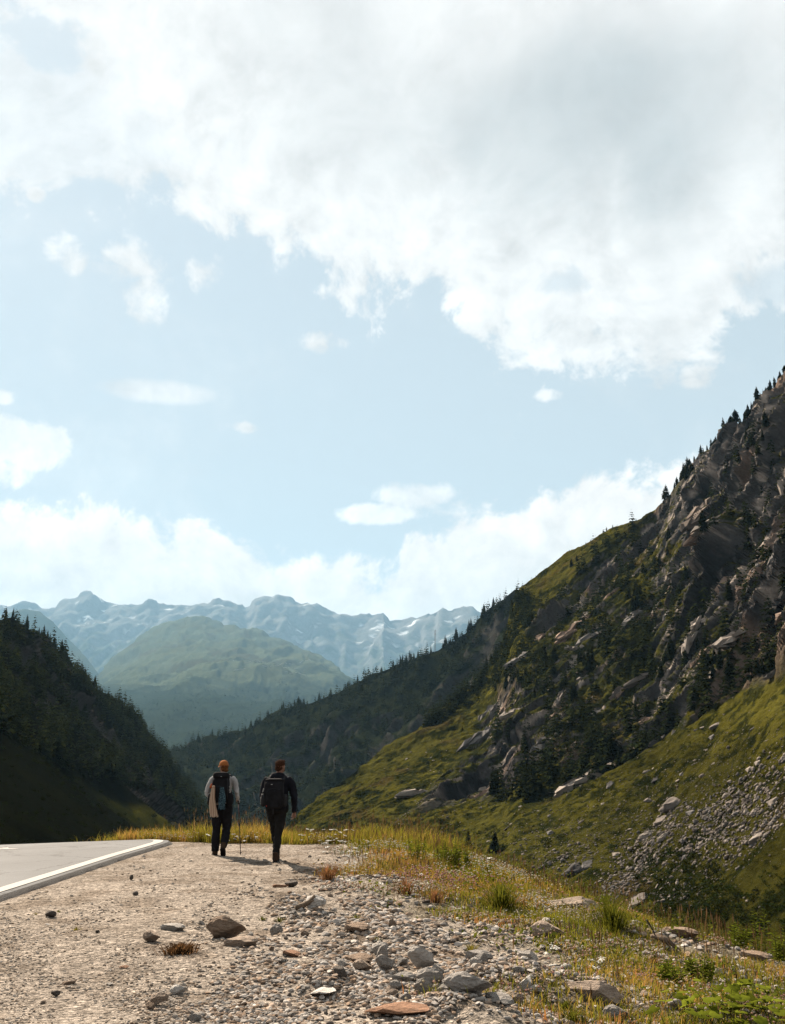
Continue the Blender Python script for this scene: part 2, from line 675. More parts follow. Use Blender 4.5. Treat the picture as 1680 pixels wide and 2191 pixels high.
for _px, _py, _r, _a in [(690, 2125, 0.22, -0.10), (690, 2090, 0.25, 0.07), (1080, 2100, 0.5, 0.10), (1210, 2110, 0.5, 0.10), (820, 1962, 0.5, -0.06), (360, 1990, 0.8, 0.03), (1190, 1990, 0.4, 0.10),
                         (1340, 1990, 0.6, 0.08), (1000, 2180, 0.35, 0.10), (640, 1955, 0.3, 0.05)]:
    _p = hit_ground(_px, _py)
    HUMPS.append((_p.x, _p.y, _r, _a))


def graded(segs):
    out = []
    for a, b_, n in segs:
        out.append(np.linspace(a, b_, n, endpoint=False))
    out.append([segs[-1][1]])
    return np.concatenate(out)


def build_ground():
    xs = graded([(-19000, -1200, 8), (-1200, -120, 16), (-120, -14, 20), (-14, -5.2, 26), (-5.2, 6.2, 250), (6.2, 14, 36), (14, 60, 30), (60, 600, 16), (600, 19000, 14)])
    ys = graded([(-3000, -300, 8), (-300, -20, 14), (-20, 4.5, 30), (4.5, 8.0, 95), (8.0, 14, 135), (14, 27, 140), (27, 50, 34), (50, 300, 30), (300, 2000, 16), (2000, 26000, 20)])
    X, Y = np.meshgrid(xs, ys)
    Z = ground_z(X, Y)
    far = np.hypot(X, Y)
    P = np.stack([X, Y, Z], -1)
    n1 = fbm(P * 0.35, 4, 0.5, 5)
    n2 = fbm(P * 2.2, 4, 0.55, 8)
    c = np.zeros(P.shape) + (0.140, 0.120, 0.101)
    pale = np.array((0.164, 0.141, 0.119))
    earth = np.array((0.062, 0.046, 0.033))
    c = lerp3(c, pale, np.clip(0.5 + n1, 0, 1))
    rough = sm(X + 0.10 * (Y - 8), -2.2, 1.6)
    c = lerp3(c, earth, np.clip(sm(n2 + 0.4 * n1, -0.05, 0.45) * (0.45 + 0.45 * rough), 0, 1))
    # soil under the meadow and the ravine
    soil = np.array((0.045, 0.040, 0.018))
    s = X - edge_x(Y)
    veg = np.clip(sm(s, -0.2, 1.2) + sm(Y + 1.2 * np.maximum(X, 0), 25.0, 27.0) * (X > -4.9) + sm(X, -13, -16) + meadow(X, Y) * 0.6, 0, 1)
    c = lerp3(c, soil, veg)
    c = lerp3(c, lerp3((0.034, 0.032, 0.0066), (0.010, 0.012, 0.003), sm(n1, -0.1, 0.35)), sm(s, 1.4, 5.0))
    me = np_mesh('ground', P, grid_faces(len(ys), len(xs)), True, c.reshape(-1, 3), [M_GROUND])
    return link('ground', me, kind='structure')


def meadow(x, y):
    """how thickly plants cover the shelf: 0 bare gravel, 1 meadow"""
    x = np.asarray(x, float)
    y = np.asarray(y, float)
    s = x - edge_x(y)
    wid = np.interp(y, [5, 7.4, 9, 10, 12, 13, 15, 17, 20, 22, 25, 28], [6.4, 6.3, 5.0, 5.0, 4.3, 4.9, 4.6, 4.1, 3.2, 2.6, 2.2, 3.5])
    wid = wid + 1.0 * fbm(np.stack([x * 0 + 3, y * 1.1, x * 0.3], -1), 3, 0.6, 17)
    a = sm(s, -wid - 0.5, -wid + 1.5)
    back = sm(y - np.interp(x, [-6, -4, -1, 1, 4], [25.2, 24.3, 23.0, 22.0, 21.0]) + 0.9 * fbm(np.stack([x * 0.9, x * 0, y * 0.2], -1), 3, 0.6, 18), -0.6, 1.2)
    dens = np.interp(y, [5, 8, 11, 12.2, 13.5, 15, 40], [0.92, 0.88, 0.84, 0.84, 0.92, 0.97, 1])
    yr = np.interp(x, [-30, -16, -10, -7.6, -6.4, -5.6, -5.2], [33, 29.0, 27.4, 26.6, 25.9, 25.2, 24.3])
    return np.clip(np.maximum(a * dens, back) * sm(x, -8.6, -6.4) * ((x > -4.9) | (y > yr + 0.3)), 0, 1)


# ------------------------------------------------------------------ the road
ROAD_EDGE = [(-4.93, -60), (-4.93, 0), (-4.95, 8), (-4.97, 12), (-5.0, 16), (-5.04, 20), (-5.0, 22.4), (-5.0, 23.7), (-5.25, 24.7), (-5.95, 25.6), (-7.2, 26.4), (-10, 27.3), (-16, 28.9), (-30, 33)]


def resample(pts, step):
    q = np.array(pts, float)
    dd = np.concatenate([[0], np.cumsum(np.linalg.norm(np.diff(q, axis=0), axis=1))])
    tt = np.concatenate([np.arange(0, 80, 1.6), np.arange(80, dd[-1], 0.5)])
    P = np.stack([np.interp(tt, dd, q[:, 0]), np.interp(tt, dd, q[:, 1])], 1)
    # smooth the polyline with a Catmull-Rom pass
    out = []
    for i in range(len(P) - 1):
        p0, p1, p2, p3 = P[max(i - 1, 0)], P[i], P[i + 1], P[min(i + 2, len(P) - 1)]
        n = max(2, int(np.linalg.norm(p2 - p1) / step))
        for k in range(n):
            t = k / n
            out.append(0.5 * ((2 * p1) + (p2 - p0) * t + (2 * p0 - 5 * p1 + 4 * p2 - p3) * t * t + (3 * p1 - p0 - 3 * p2 + p3) * t ** 3))
    out.append(P[-1])
    return np.array(out)


def road_strip(offsets, lift, step=0.12, jag=0.0, seed=0):
    c = resample(ROAD_EDGE, step)
    t = np.gradient(c, axis=0)
    t /= np.linalg.norm(t, axis=1, keepdims=True)
    nrm = np.stack([-t[:, 1], t[:, 0]], 1)      # away from the gravel
    rows = []
    for i, o in enumerate(offsets):
        oo = np.full(len(c), float(o))
        if jag and i == 0:
            oo = oo + jag * fbm(np.stack([c[:, 1] * 3.0, c[:, 0] * 3.0, c[:, 0] * 0], -1), 5, 0.7, seed)
        p = c + nrm * oo[:, None]
        z = ground_base(p[:, 0], p[:, 1]) + lift[i]
        rows.append(np.concatenate([p, z[:, None]], 1))
    return np.array(rows)


def build_road():
    m, b, bs = base_mat('asphalt', 0.85, 0.1)
    pos = b.node('ShaderNodeTexCoord').outputs['Object']
    n = b.noise(pos, 0.7, 4, 0.5).outputs[0]
    g = b.noise(pos, 90.0, 3, 0.7).outputs[0]
    k = b.math('MULTIPLY', b.math('MULTIPLY_ADD', n, 0.3, 0.85), b.math('MULTIPLY_ADD', g, 0.7, 0.65))
    sc = b.vmath('SCALE', (0.060, 0.061, 0.063))
    vc = b.node('ShaderNodeTexVoronoi', feature='DISTANCE_TO_EDGE')
    vc.inputs['Scale'].default_value = 0.55
    b.put(vc.inputs['Vector'], b.vmath('ADD', pos, b.vmath('SCALE', b.noise(pos, 1.6, 5, 0.65).outputs['Color'])))
    crack = b.sstep(vc.outputs['Distance'], 0.004, 0.022, 0.45, 1.0)
    track = b.sstep(b.noise(pos, 0.25, 3, 0.5).outputs[0], 0.4, 0.62, 0.82, 1.08)
    k = b.math('MULTIPLY', b.math('MULTIPLY', k, crack), track)
    b.put(sc.node.inputs['Scale'], k)
    b.put(bs.inputs['Base Color'], sc)
    bp = b.node('ShaderNodeBump')
    bp.inputs['Strength'].default_value = 0.5
    bp.inputs['Distance'].default_value = 0.006
    b.put(bp.inputs['Height'], b.noise(pos, 110, 3, 0.6).outputs[0])
    b.put(bs.inputs['Normal'], bp.outputs[0])
    edge = plain('broken_asphalt', (0.024, 0.022, 0.021), 0.9, 0.5, 40, bump=1.0, bscale=60, bdist=0.03)
    offs = [-0.12, 0.00, 0.06, 0.4, 1.0, 2.0, 3.4, 5.0, 6.8]
    lift = [-0.08, 0.022, 0.058, 0.064, 0.066, 0.068, 0.07, 0.066, 0.06]
    R = road_strip(offs, lift, 0.06, 0.14, 3)
    F = grid_faces(R.shape[0], R.shape[1])
    mi = np.zeros(len(F), int)
    mi[:2 * (R.shape[1] - 1)] = 1
    me = np_mesh('road', R, F[:, ::-1], True, None, [m, edge], mi)
    link('road', me, kind='structure')
    w, b, bs = base_mat('road_paint', 0.85, 0.1)
    pos = b.node('ShaderNodeTexCoord').outputs['Object']
    worn = b.sstep(b.noise(pos, 14, 8, 0.75).outputs[0], 0.30, 0.52)
    b.put(bs.inputs['Base Color'], b.mix(worn, (0.12, 0.115, 0.11), (0.215, 0.205, 0.192)))
    L = road_strip([0.18, 0.29, 0.40], [0.0680, 0.0690, 0.0695], 0.12)
    me = np_mesh('edge_line', L, grid_faces(3, L.shape[1])[:, ::-1], True, None, [w])
    link('edge_line', me, kind='structure')
    L = road_strip([3.55, 3.67], [0.075, 0.075], 0.12)
    me = np_mesh('centre_line', L, grid_faces(2, L.shape[1])[:, ::-1], True, None, [w])
    link('centre_line', me, kind='structure')


# ------------------------------------------------------------------ steep rocky flank across the ravine
NEAR = [(600, 1840, 1785, 420, 450), (640, 1835, 1738, 405, 470), (700, 1840, 1695, 382, 490), (760, 1845, 1652, 360, 513), (840, 1855, 1600, 330, 545), (900, 1865, 1556, 312, 565), (960, 1880, 1512, 295, 586), (1030, 1895, 1455, 275, 612), (1072, 1905, 1392, 263, 628), (1092, 1912, 1318, 257, 636), (1112, 1918, 1258, 252, 641), (1160, 1938, 1222, 241, 646), (1210, 1955, 1184, 229, 647), (1300, 1990, 1138, 208, 625), (1400, 2025, 1096, 185, 600), (1430, 2034, 1062, 179, 584), (1462, 2045, 1022, 173, 568), (1478, 2050, 996, 171, 560), (1530, 2065, 959, 161, 536), (1575, 2080, 920, 153, 516), (1625, 2095, 858, 144, 494), (1680, 2115, 802, 135, 470), (1760, 2150, 718, 126, 453), (1900, 2220, 580, 111, 423), (2200, 2380, 400, 80, 360)]


class Slope:
    pass


NS = Slope()


def rock_zone(px, py):
    low = np.interp(px, [600, 860, 900, 1000, 1130, 1230, 1330, 1480, 1560, 1680, 1900], [1900, 1768, 1750, 1728, 1725, 1700, 1648, 1555, 1494, 1440, 1320])
    lef = np.interp(py, [700, 1050, 1120, 1200, 1300, 1420, 1560, 1760], [1560, 1430, 1340, 1225, 1150, 1110, 1010, 868])
    return sm(low - py, -14, 34) * sm(px - lef, -14, 45)


def build_near():
    nu, nv, nb = 640, 540, 12
    G, PX, PY = loft(NEAR, nu, nv, nb, (0.75, 0.55, -0.55), 500.0, 1.0)
    # spread rows a little towards the top where the cliffs stand
    PXa = np.concatenate([PX, np.repeat(PX[-1:], nb, 0)])
    PYa = np.concatenate([PY, np.repeat(PY[-1:], nb, 0)])
    N = grid_normals(G)
    if N[nv // 2, nu // 2, 2] < 0:
        N = -N
    z = rock_zone(PXa, PYa)
    fade = np.ones_like(z)
    f = np.array((-0.70, -0.16, -0.69))
    n0 = np.array((-0.66, -0.14, 0.73))
    n0 -= f * n0.dot(f)
    f /= np.linalg.norm(f)
    n0 /= np.linalg.norm(n0)
    s0 = np.cross(f, n0)
    B = np.stack([G @ f, G @ s0, G @ n0], -1)
    wv = np.stack([fbm(G * 0.012, 3, 0.5, 31), fbm(G * 0.012, 3, 0.5, 41), fbm(G * 0.012, 3, 0.5, 51)], -1)
    B = B + 14 * wv
    # strength varies along the face: bare cliffs and calmer grassy aprons
    cliff = sm(fbm(B * (0.006, 0.013, 0.01), 4, 0.55, 21), -0.25, 0.28)
    cliff = np.maximum(cliff, sm(1420 - PYa, 0, 200) * sm(PXa, 1420, 1520) * 0.85)
    tt = np.concatenate([np.linspace(0, 1, nv), np.ones(nb)])[:, None]
    amp = z * (0.25 + 0.75 * cliff) * (1 - 0.55 * sm(tt, 0.90, 0.99)) * (1 - 0.55 * sm(PYa, 1540, 1640) * (1 - sm(PXa, 1080, 1220)))
    big = facets(B / (105, 25, 34), 101, 1.1, 0.10, 0.25)
    midf = facets(B / (40, 9, 13), 111, 1.0, 0.07, 0.35)
    fine = facets(B / (14, 3.8, 5), 121, 0.9, 0.07, 0.5)
    h = amp * (11.5 * big + 5.5 * midf + 2.0 * fine)
    NN = grid_normals(G + N * (h + z * 2.0 * fbm(B * (0.05, 0.14, 0.1), 3, 0.5, 61))[..., None])
    if NN[nv // 2, nu // 2, 2] < 0:
        NN = -NN
    nz = NN[..., 2]
    h = h + amp * 1.3 * facets(B / (5, 2.5, 2.8), 126, 0.9, 0.05, 0.5)
    h = h + z * 3.2 * fbm(B * (0.05, 0.14, 0.1), 5, 0.55, 61)
    # gullies run down the fall line through the grass
    gl = ridged(B * (0.0045, 0.022, 0.01), 4, 0.5, 71)
    h = h + (1 - z) * (3.0 * (gl - 0.5) + 1.6 * fbm(G * 0.05, 5, 0.6, 81) + 0.8 * ridged(G * 0.16, 3, 0.6, 83)) * np.clip(np.linalg.norm(G, axis=-1) / 260, 0.25, 1.6)
    H = G + N * h[..., None]
    j = amp * (1.6 * fbm(G * 0.045, 4, 0.6, 92) + 1.0 * fbm(G * 0.25, 3, 0.6, 93))
    H += j[..., None] * np.array((0.3, -0.8, 0.5))
    NN = grid_normals(H)
    if NN[nv // 2, nu // 2, 2] < 0:
        NN = -NN
    tex = fbm(G * 0.09, 5, 0.6, 131)
    tex2 = fbm(G * 0.02, 4, 0.55, 141)
    streak = fbm(B * (0.03, 0.35, 0.3), 5, 0.6, 151)
    rock = np.clip(z * sm(0.655 - nz + 0.20 * tex + 0.30 * (cliff - 0.5), -0.03, 0.04), 0, 1)
    rockc = np.zeros(G.shape) + (0.056, 0.052, 0.051)
    rockc = lerp3(rockc, (0.270, 0.228, 0.195), sm(streak + 0.25 * tex, 0.10, 0.42))  # pale streaks, brightened to put sunlit ledges into the rock colour
    rockc = lerp3(rockc, (0.020, 0.020, 0.021), sm(-streak + 0.4 * tex2, 0.08, 0.38))
    rockc = lerp3(rockc, (0.150, 0.106, 0.082), sm(fbm(G * 0.03, 3, 0.5, 161), 0.3, 0.55) * 0.7)
    g1 = np.zeros(G.shape) + (0.036, 0.034, 0.0068)
    g1 = lerp3(g1, (0.058, 0.053, 0.009), sm(tex2, 0.0, 0.45))
    g1 = lerp3(g1, (0.010, 0.012, 0.003), sm(tex - 0.3 * tex2, 0.08, 0.35))
    spk = fbm(G * 0.28, 4, 0.65, 181)
    g1 = lerp3(g1, (0.008, 0.010, 0.003), sm(spk + 0.6 * tex2, 0.02, 0.34) * 0.85)
    g1 = lerp3(g1, (0.058, 0.052, 0.009), sm(-spk + 0.3 * tex, 0.15, 0.5) * 0.6)
    g1 = lerp3(g1, (0.040, 0.028, 0.012), sm(fbm(G * 0.04, 4, 0.6, 171), 0.2, 0.45) * 0.6)
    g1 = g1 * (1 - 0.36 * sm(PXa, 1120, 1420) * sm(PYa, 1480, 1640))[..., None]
    # dwarf shrub on ledges inside the rocky band
    g1 = lerp3(g1, (0.014, 0.016, 0.006), z * sm(tex + tex2, -0.3, 0.3) * 0.75)
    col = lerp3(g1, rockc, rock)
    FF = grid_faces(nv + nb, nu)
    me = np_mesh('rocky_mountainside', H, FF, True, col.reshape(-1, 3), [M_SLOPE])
    me.polygons.foreach_set('use_smooth', rock.reshape(-1)[FF[:, 0]] < 0.5)
    link('rocky_mountainside', me, kind='structure')
    NS.H, NS.N, NS.nz, NS.px, NS.nu, NS.nv = H, NN, nz, PX[0], nu, nv
    NS.yb, NS.ys = PY[0], PY[-1]
    NS.rock = rock


def on_slope(S, px, py):
    u = (px - S.px[0]) / (S.px[-1] - S.px[0]) * (S.nu - 1)
    yb, ys = np.interp(px, S.px, S.yb), np.interp(px, S.px, S.ys)
    v = (py - yb) / (ys - yb) * (S.nv - 1)
    u = np.clip(u, 0, S.nu - 1.001)
    v = np.clip(v, 0, S.nv - 1.001)
    a, c = int(u), int(v)
    fu, fv = u - a, v - c
    H = S.H
    p = (H[c, a] * (1 - fu) + H[c, a + 1] * fu) * (1 - fv) + (H[c + 1, a] * (1 - fu) + H[c + 1, a + 1] * fu) * fv
    return Vector(p), Vector(S.N[c, a]), (c, a)


# ------------------------------------------------------------------ wooded shoulder behind it and the shaded flank across the valley
def skyline_spot(S, px):
    u = int(np.clip(round((px - S.px[0]) / (S.px[-1] - S.px[0]) * (S.nu - 1)), 0, S.nu - 1))
    P = S.H[:, u]
    e = (P[:, 2] - CAM_Z) / P[:, 1]
    return Vector(P[int(np.argmax(e[:S.nv + 6]))])


def build_wooded(name, cols, nu, nv, back_dir, colr, rockiness, seed, disp):
    S = Slope()
    nb = 8
    G, PX, PY = loft(cols, nu, nv, nb, back_dir, 500.0, 0.9, 0.0)
    N = grid_normals(G)
    if N[nv // 2, nu // 2, 2] < 0:
        N = -N
    h = disp * (fbm(G * 0.012, 5, 0.55, seed) + 0.8 * (ridged(G * 0.006, 4, 0.5, seed + 9) - 0.5))
    fc = sm(fbm(G * 0.008, 3, 0.5, seed + 20), 0.02, 0.30)
    h = h + fc * disp * 0.9 * facets(G / (26, 26, 60), seed + 30, 1.0)
    h = h * np.clip(np.linalg.norm(G, axis=-1) / 500.0 - 0.1, 0.05, 1.3)
    H = G + N * h[..., None]
    NN = grid_normals(H)
    if NN[nv // 2, nu // 2, 2] < 0:
        NN = -NN
    t = fbm(G * 0.03, 5, 0.6, seed + 40)
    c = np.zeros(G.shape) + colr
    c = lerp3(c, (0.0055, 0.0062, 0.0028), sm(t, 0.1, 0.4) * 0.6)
    rk = np.clip(fc * sm(0.62 - NN[..., 2] + 0.15 * t, -0.02, 0.08) * rockiness, 0, 1)
    c = lerp3(c, (0.035, 0.032, 0.031), rk)
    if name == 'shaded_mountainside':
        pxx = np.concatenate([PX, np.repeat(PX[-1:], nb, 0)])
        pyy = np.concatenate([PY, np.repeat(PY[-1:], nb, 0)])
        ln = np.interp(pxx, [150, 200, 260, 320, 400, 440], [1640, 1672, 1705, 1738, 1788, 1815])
        lit_strip = sm(pyy - ln + 10 * t, -4, 6) * (1 - sm(pyy - ln + 14 * t, 12, 34)) * sm(pxx + 40 * t, 150, 235)
        c = lerp3(c, lerp3((0.034, 0.033, 0.007), (0.013, 0.015, 0.004), sm(t, -0.05, 0.3)), lit_strip * sm(pxx, 190, 300))  # grass strip with sunlight put into its colour, on a flank darkened for shade
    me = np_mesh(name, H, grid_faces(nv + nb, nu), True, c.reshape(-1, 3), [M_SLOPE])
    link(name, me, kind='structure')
    S.H, S.N, S.nz, S.px, S.nu, S.nv, S.rock = H, NN, NN[..., 2], PX[0], nu, nv, rk
    S.yb, S.ys = PY[0], PY[-1]
    return S


MIDR = [(330, 1840, 1620, 900, 1500), (370, 1840, 1592, 880, 1480), (480, 1840, 1580, 850, 1420), (600, 1840, 1524, 800, 1340), (700, 1840, 1486, 760, 1280), (800, 1845, 1437, 720, 1220), (930, 1850, 1386, 690, 1150),
        (1010, 1850, 1336, 680, 1100), (1060, 1850, 1296, 675, 1070), (1100, 1850, 1262, 670, 1050), (1200, 1850, 1210, 660, 1020), (1300, 1850, 1180, 660, 1000)]
LEFT = [(-700, 1900, 980, 40, 330), (-350, 1885, 1130, 60, 420), (-120, 1870, 1262, 85, 480), (0, 1850, 1334, 105, 520), (60, 1848, 1366, 120, 560), (130, 1845, 1414, 140, 610), (190, 1842, 1466, 165, 660), (260, 1838, 1522, 205, 720),
        (300, 1836, 1550, 235, 760), (350, 1832, 1588, 280, 800), (380, 1830, 1630, 310, 810), (410, 1828, 1680, 345, 800), (440, 1826, 1742, 390, 760), (470, 1824, 1792, 430, 700), (500, 1824, 1815, 450, 600)]

# ------------------------------------------------------------------ far mountains
RANGE = [(-500, 1620, 1310, 11160, 18600), (-120, 1620, 1300, 11160, 18290), (0, 1620, 1289, 11160, 17980), (16, 1620, 1293, 11160, 17980), (48, 1620, 1286, 11160, 17980), (70, 1620, 1293, 11160, 17980), (106, 1620, 1300, 11160, 17980), (125, 1620, 1293, 11160, 17980),
         (147, 1620, 1283, 11160, 17980), (189, 1620, 1270, 11160, 17980), (218, 1620, 1285, 11160, 17980), (250, 1620, 1291, 11160, 17980), (290, 1620, 1292, 11160, 17980), (320, 1620, 1280, 11160, 17980), (336, 1620, 1292, 11160, 17980), (362, 1620, 1288, 11160, 17980),
         (397, 1620, 1296, 11160, 17980), (448, 1620, 1289, 11160, 17980), (470, 1620, 1279, 11160, 17980), (506, 1620, 1283, 11160, 17980), (530, 1620, 1296, 11160, 17980), (544, 1620, 1278, 11160, 17980), (565, 1620, 1272, 11160, 17980), (602, 1620, 1274, 11160, 17980),
         (621, 1620, 1283, 11160, 17980), (672, 1620, 1291, 11160, 17980), (710, 1620, 1310, 11160, 17980), (749, 1620, 1317, 11160, 17670), (781, 1620, 1312, 11160, 17670), (822, 1620, 1306, 11160, 17360), (845, 1620, 1322, 11160, 17360), (877, 1620, 1321, 11160, 17050),
         (922, 1620, 1306, 11160, 16740), (986, 1620, 1297, 11160, 16430), (1037, 1620, 1307, 11160, 16120), (1120, 1620, 1290, 10850, 16120), (1500, 1620, 1280, 10540, 16120), (2200, 1640, 1290, 10540, 16120)]
DOME = [(60, 1640, 1600, 3491.59, 8466.88), (150, 1640, 1520, 3307.82, 9203.12), (205, 1640, 1446, 3215.94, 9939.38), (250, 1640, 1398, 3124.06, 10675.6), (300, 1640, 1358, 3124.06, 11411.9), (350, 1640, 1331, 3124.06, 11964.1), (400, 1640, 1311, 3124.06, 12332.2), (440, 1640, 1314, 3124.06, 12516.2),
        (470, 1640, 1325, 3124.06, 12332.2), (520, 1640, 1339, 3124.06, 11964.1), (560, 1640, 1350, 3124.06, 11595.9), (610, 1640, 1368, 3124.06, 11043.8), (650, 1640, 1387, 3124.06, 10675.6), (690, 1640, 1404, 3124.06, 10123.4), (725, 1640, 1425, 3124.06, 9571.25), (755, 1640, 1455, 3160.81, 9019.06),
        (800, 1640, 1510, 3215.94, 8466.88), (860, 1640, 1590, 3307.82, 7730.62)]
KNOLL = [(-260, 1640, 1370, 8060, 12090), (-80, 1640, 1352, 8060, 12400), (-20, 1640, 1332, 8060, 12555), (20, 1640, 1312, 8060, 12710), (52, 1640, 1303, 8060, 12710), (85, 1640, 1309, 8060, 12710), (110, 1640, 1330, 8060, 12555), (140, 1640, 1360, 8060, 12090),
         (180, 1640, 1402, 8060, 11470), (220, 1640, 1452, 8060, 10850), (270, 1640, 1530, 7750, 9610), (330, 1640, 1610, 7750, 8680)]


def build_far(name, cols, nu, nv, seed, amp, scale, snow, green, rocky):
    S = Slope()
    nb = 8
    G, PX, PY = loft(cols, nu, nv, nb, (0.1, 0.9, -0.45), 2500.0, 1.0, 3.0 if snow else 1.2, 0.05, seed)
    N = grid_normals(G)
    if N[nv // 2, nu // 2, 2] < 0:
        N = -N
    t = np.concatenate([np.linspace(0, 1, nv), np.ones(nb)])[:, None] + 0 * G[..., 0]
    Q = np.stack([G[..., 0] * 1.0, G[..., 1] * 0.33, G[..., 2] * 0.55], -1)
    Q = Q + 0.18 / scale * np.stack([fbm(G * scale * 0.7, 3, 0.5, seed + 70 + k) for k in range(3)], -1)
    r = ridged(Q * scale, 7, 0.58, seed)
    h = amp * (r - 0.55) * np.clip(1.15 - t ** 6, 0.12, 1)
    h = h + amp * 0.22 * fbm(Q * scale * 5.0, 4, 0.55, seed + 5)
    h = h * np.clip(np.linalg.norm(G, axis=-1) / np.linalg.norm(G[nv - 1, nu // 2]), 0.15, 1)
    H = G + N * h[..., None]
    NN = grid_normals(H)
    if NN[nv // 2, nu // 2, 2] < 0:
        NN = -NN
    a = fbm(G * 0.0013, 6, 0.6, seed + 11)
    bb = fbm(G * 0.007, 4, 0.6, seed + 12)
    c = np.zeros(G.shape) + green
    c = lerp3(c, (0.034, 0.035, 0.015), sm(a, 0.0, 0.4) * 0.8)
    c = lerp3(c, (0.012, 0.016, 0.009), sm(-a + 0.5 * bb, 0.05, 0.4) * 0.8)
    if rocky:
        k = np.clip(sm(t + 0.25 * a + 0.15 * bb, 0.62, 0.98) * 0.9 + sm(0.72 - NN[..., 2] + 0.2 * bb, 0.0, 0.15) * 0.5 * sm(t, 0.3, 0.6), 0, 1)
        c = lerp3(c, (0.10, 0.10, 0.10), k)
    if snow:
        sn = sm(-h / amp * 0.9 + 0.55 * bb + 0.5 * a + 0.45 * (t - 0.9), 0.34, 0.42) * sm(t, 0.78, 0.9) * (t < 0.997)
        c = lerp3(c, (0.42, 0.44, 0.46), np.clip(sn, 0, 1))
    if name == 'rounded_mountain':
        pyy = np.concatenate([PY, np.repeat(PY[-1:], nb, 0)])
        c = lerp3(c, (0.008, 0.012, 0.007), np.clip(sm(pyy + 45 * a + 20 * bb, 1440, 1495), 0, 1) * 0.9)
        c = lerp3(c, (0.050, 0.042, 0.022), sm(0.5 * bb - a, 0.1, 0.4) * 0.5 * (1 - sm(pyy, 1400, 1450)))
    S.H, S.N, S.px, S.nu, S.nv = H, NN, PX[0], nu, nv
    S.yb, S.ys = PY[0], PY[-1]
    me = np_mesh(name, H, grid_faces(nv + nb, nu), True, c.reshape(-1, 3), [M_MOUNT])
    link(name, me, kind='structure')
    return S


build_ground()
build_road()
build_near()
SH = build_wooded('wooded_shoulder', MIDR, 240, 150, (0.35, 0.9, -0.5), (0.008, 0.010, 0.005), 0.7, 201, 9.0)
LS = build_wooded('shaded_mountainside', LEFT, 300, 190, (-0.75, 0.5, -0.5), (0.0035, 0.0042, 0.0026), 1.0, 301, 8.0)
RG = build_far('far_mountain_range', RANGE, 430, 160, 401, 520.0, 0.0010, True, (0.032, 0.039, 0.024), True)
KN = build_far('bare_hill', KNOLL, 150, 90, 451, 120.0, 0.0013, False, (0.016, 0.021, 0.011), False)
DM = build_far('rounded_mountain', DOME, 260, 140, 501, 340.0, 0.0009, False, (0.042, 0.050, 0.030), False)


# ------------------------------------------------------------------ air
def build_haze():
    zb, zt = -400.0, 3500.0
    x0, x1, y0, y1 = -20000.0, 20000.0, -3500.0, 27000.0
    V = [(x, y, z) for z in (zb, zt) for y in (y0, y1) for x in (x0, x1)]
    F = [(0, 2, 3, 1), (4, 5, 7, 6), (0, 1, 5, 4), (2, 6, 7, 3), (0, 4, 6, 2), (1, 3, 7, 5)]
    m = bpy.data.materials.new('air')
    m.use_nodes = True
    m.node_tree.nodes.clear()
    b = NB(m.node_tree)
    out = b.node('ShaderNodeOutputMaterial')
    v = b.node('ShaderNodeVolumePrincipled')
    v.inputs['Color'].default_value = HAZE_COLOR
    v.inputs['Density'].default_value = HAZE_DENSITY
    v.inputs['Anisotropy'].default_value = 0.2
    m.node_tree.links.new(v.outputs[0], out.inputs['Volume'])
    me = bpy.data.meshes.new('haze')
    me.from_pydata(V, [], F)
    me.materials.append(m)
    link('haze', me, kind='stuff')


HAZE_COLOR = (0.22, 0.42, 0.61, 1)
build_haze()

# ------------------------------------------------------------------ labels
USED_LABELS = {}


def label(o, text, cat, group=None):
    o['label'] = text
    o['category'] = cat
    if group:
        o['group'] = group
    return o


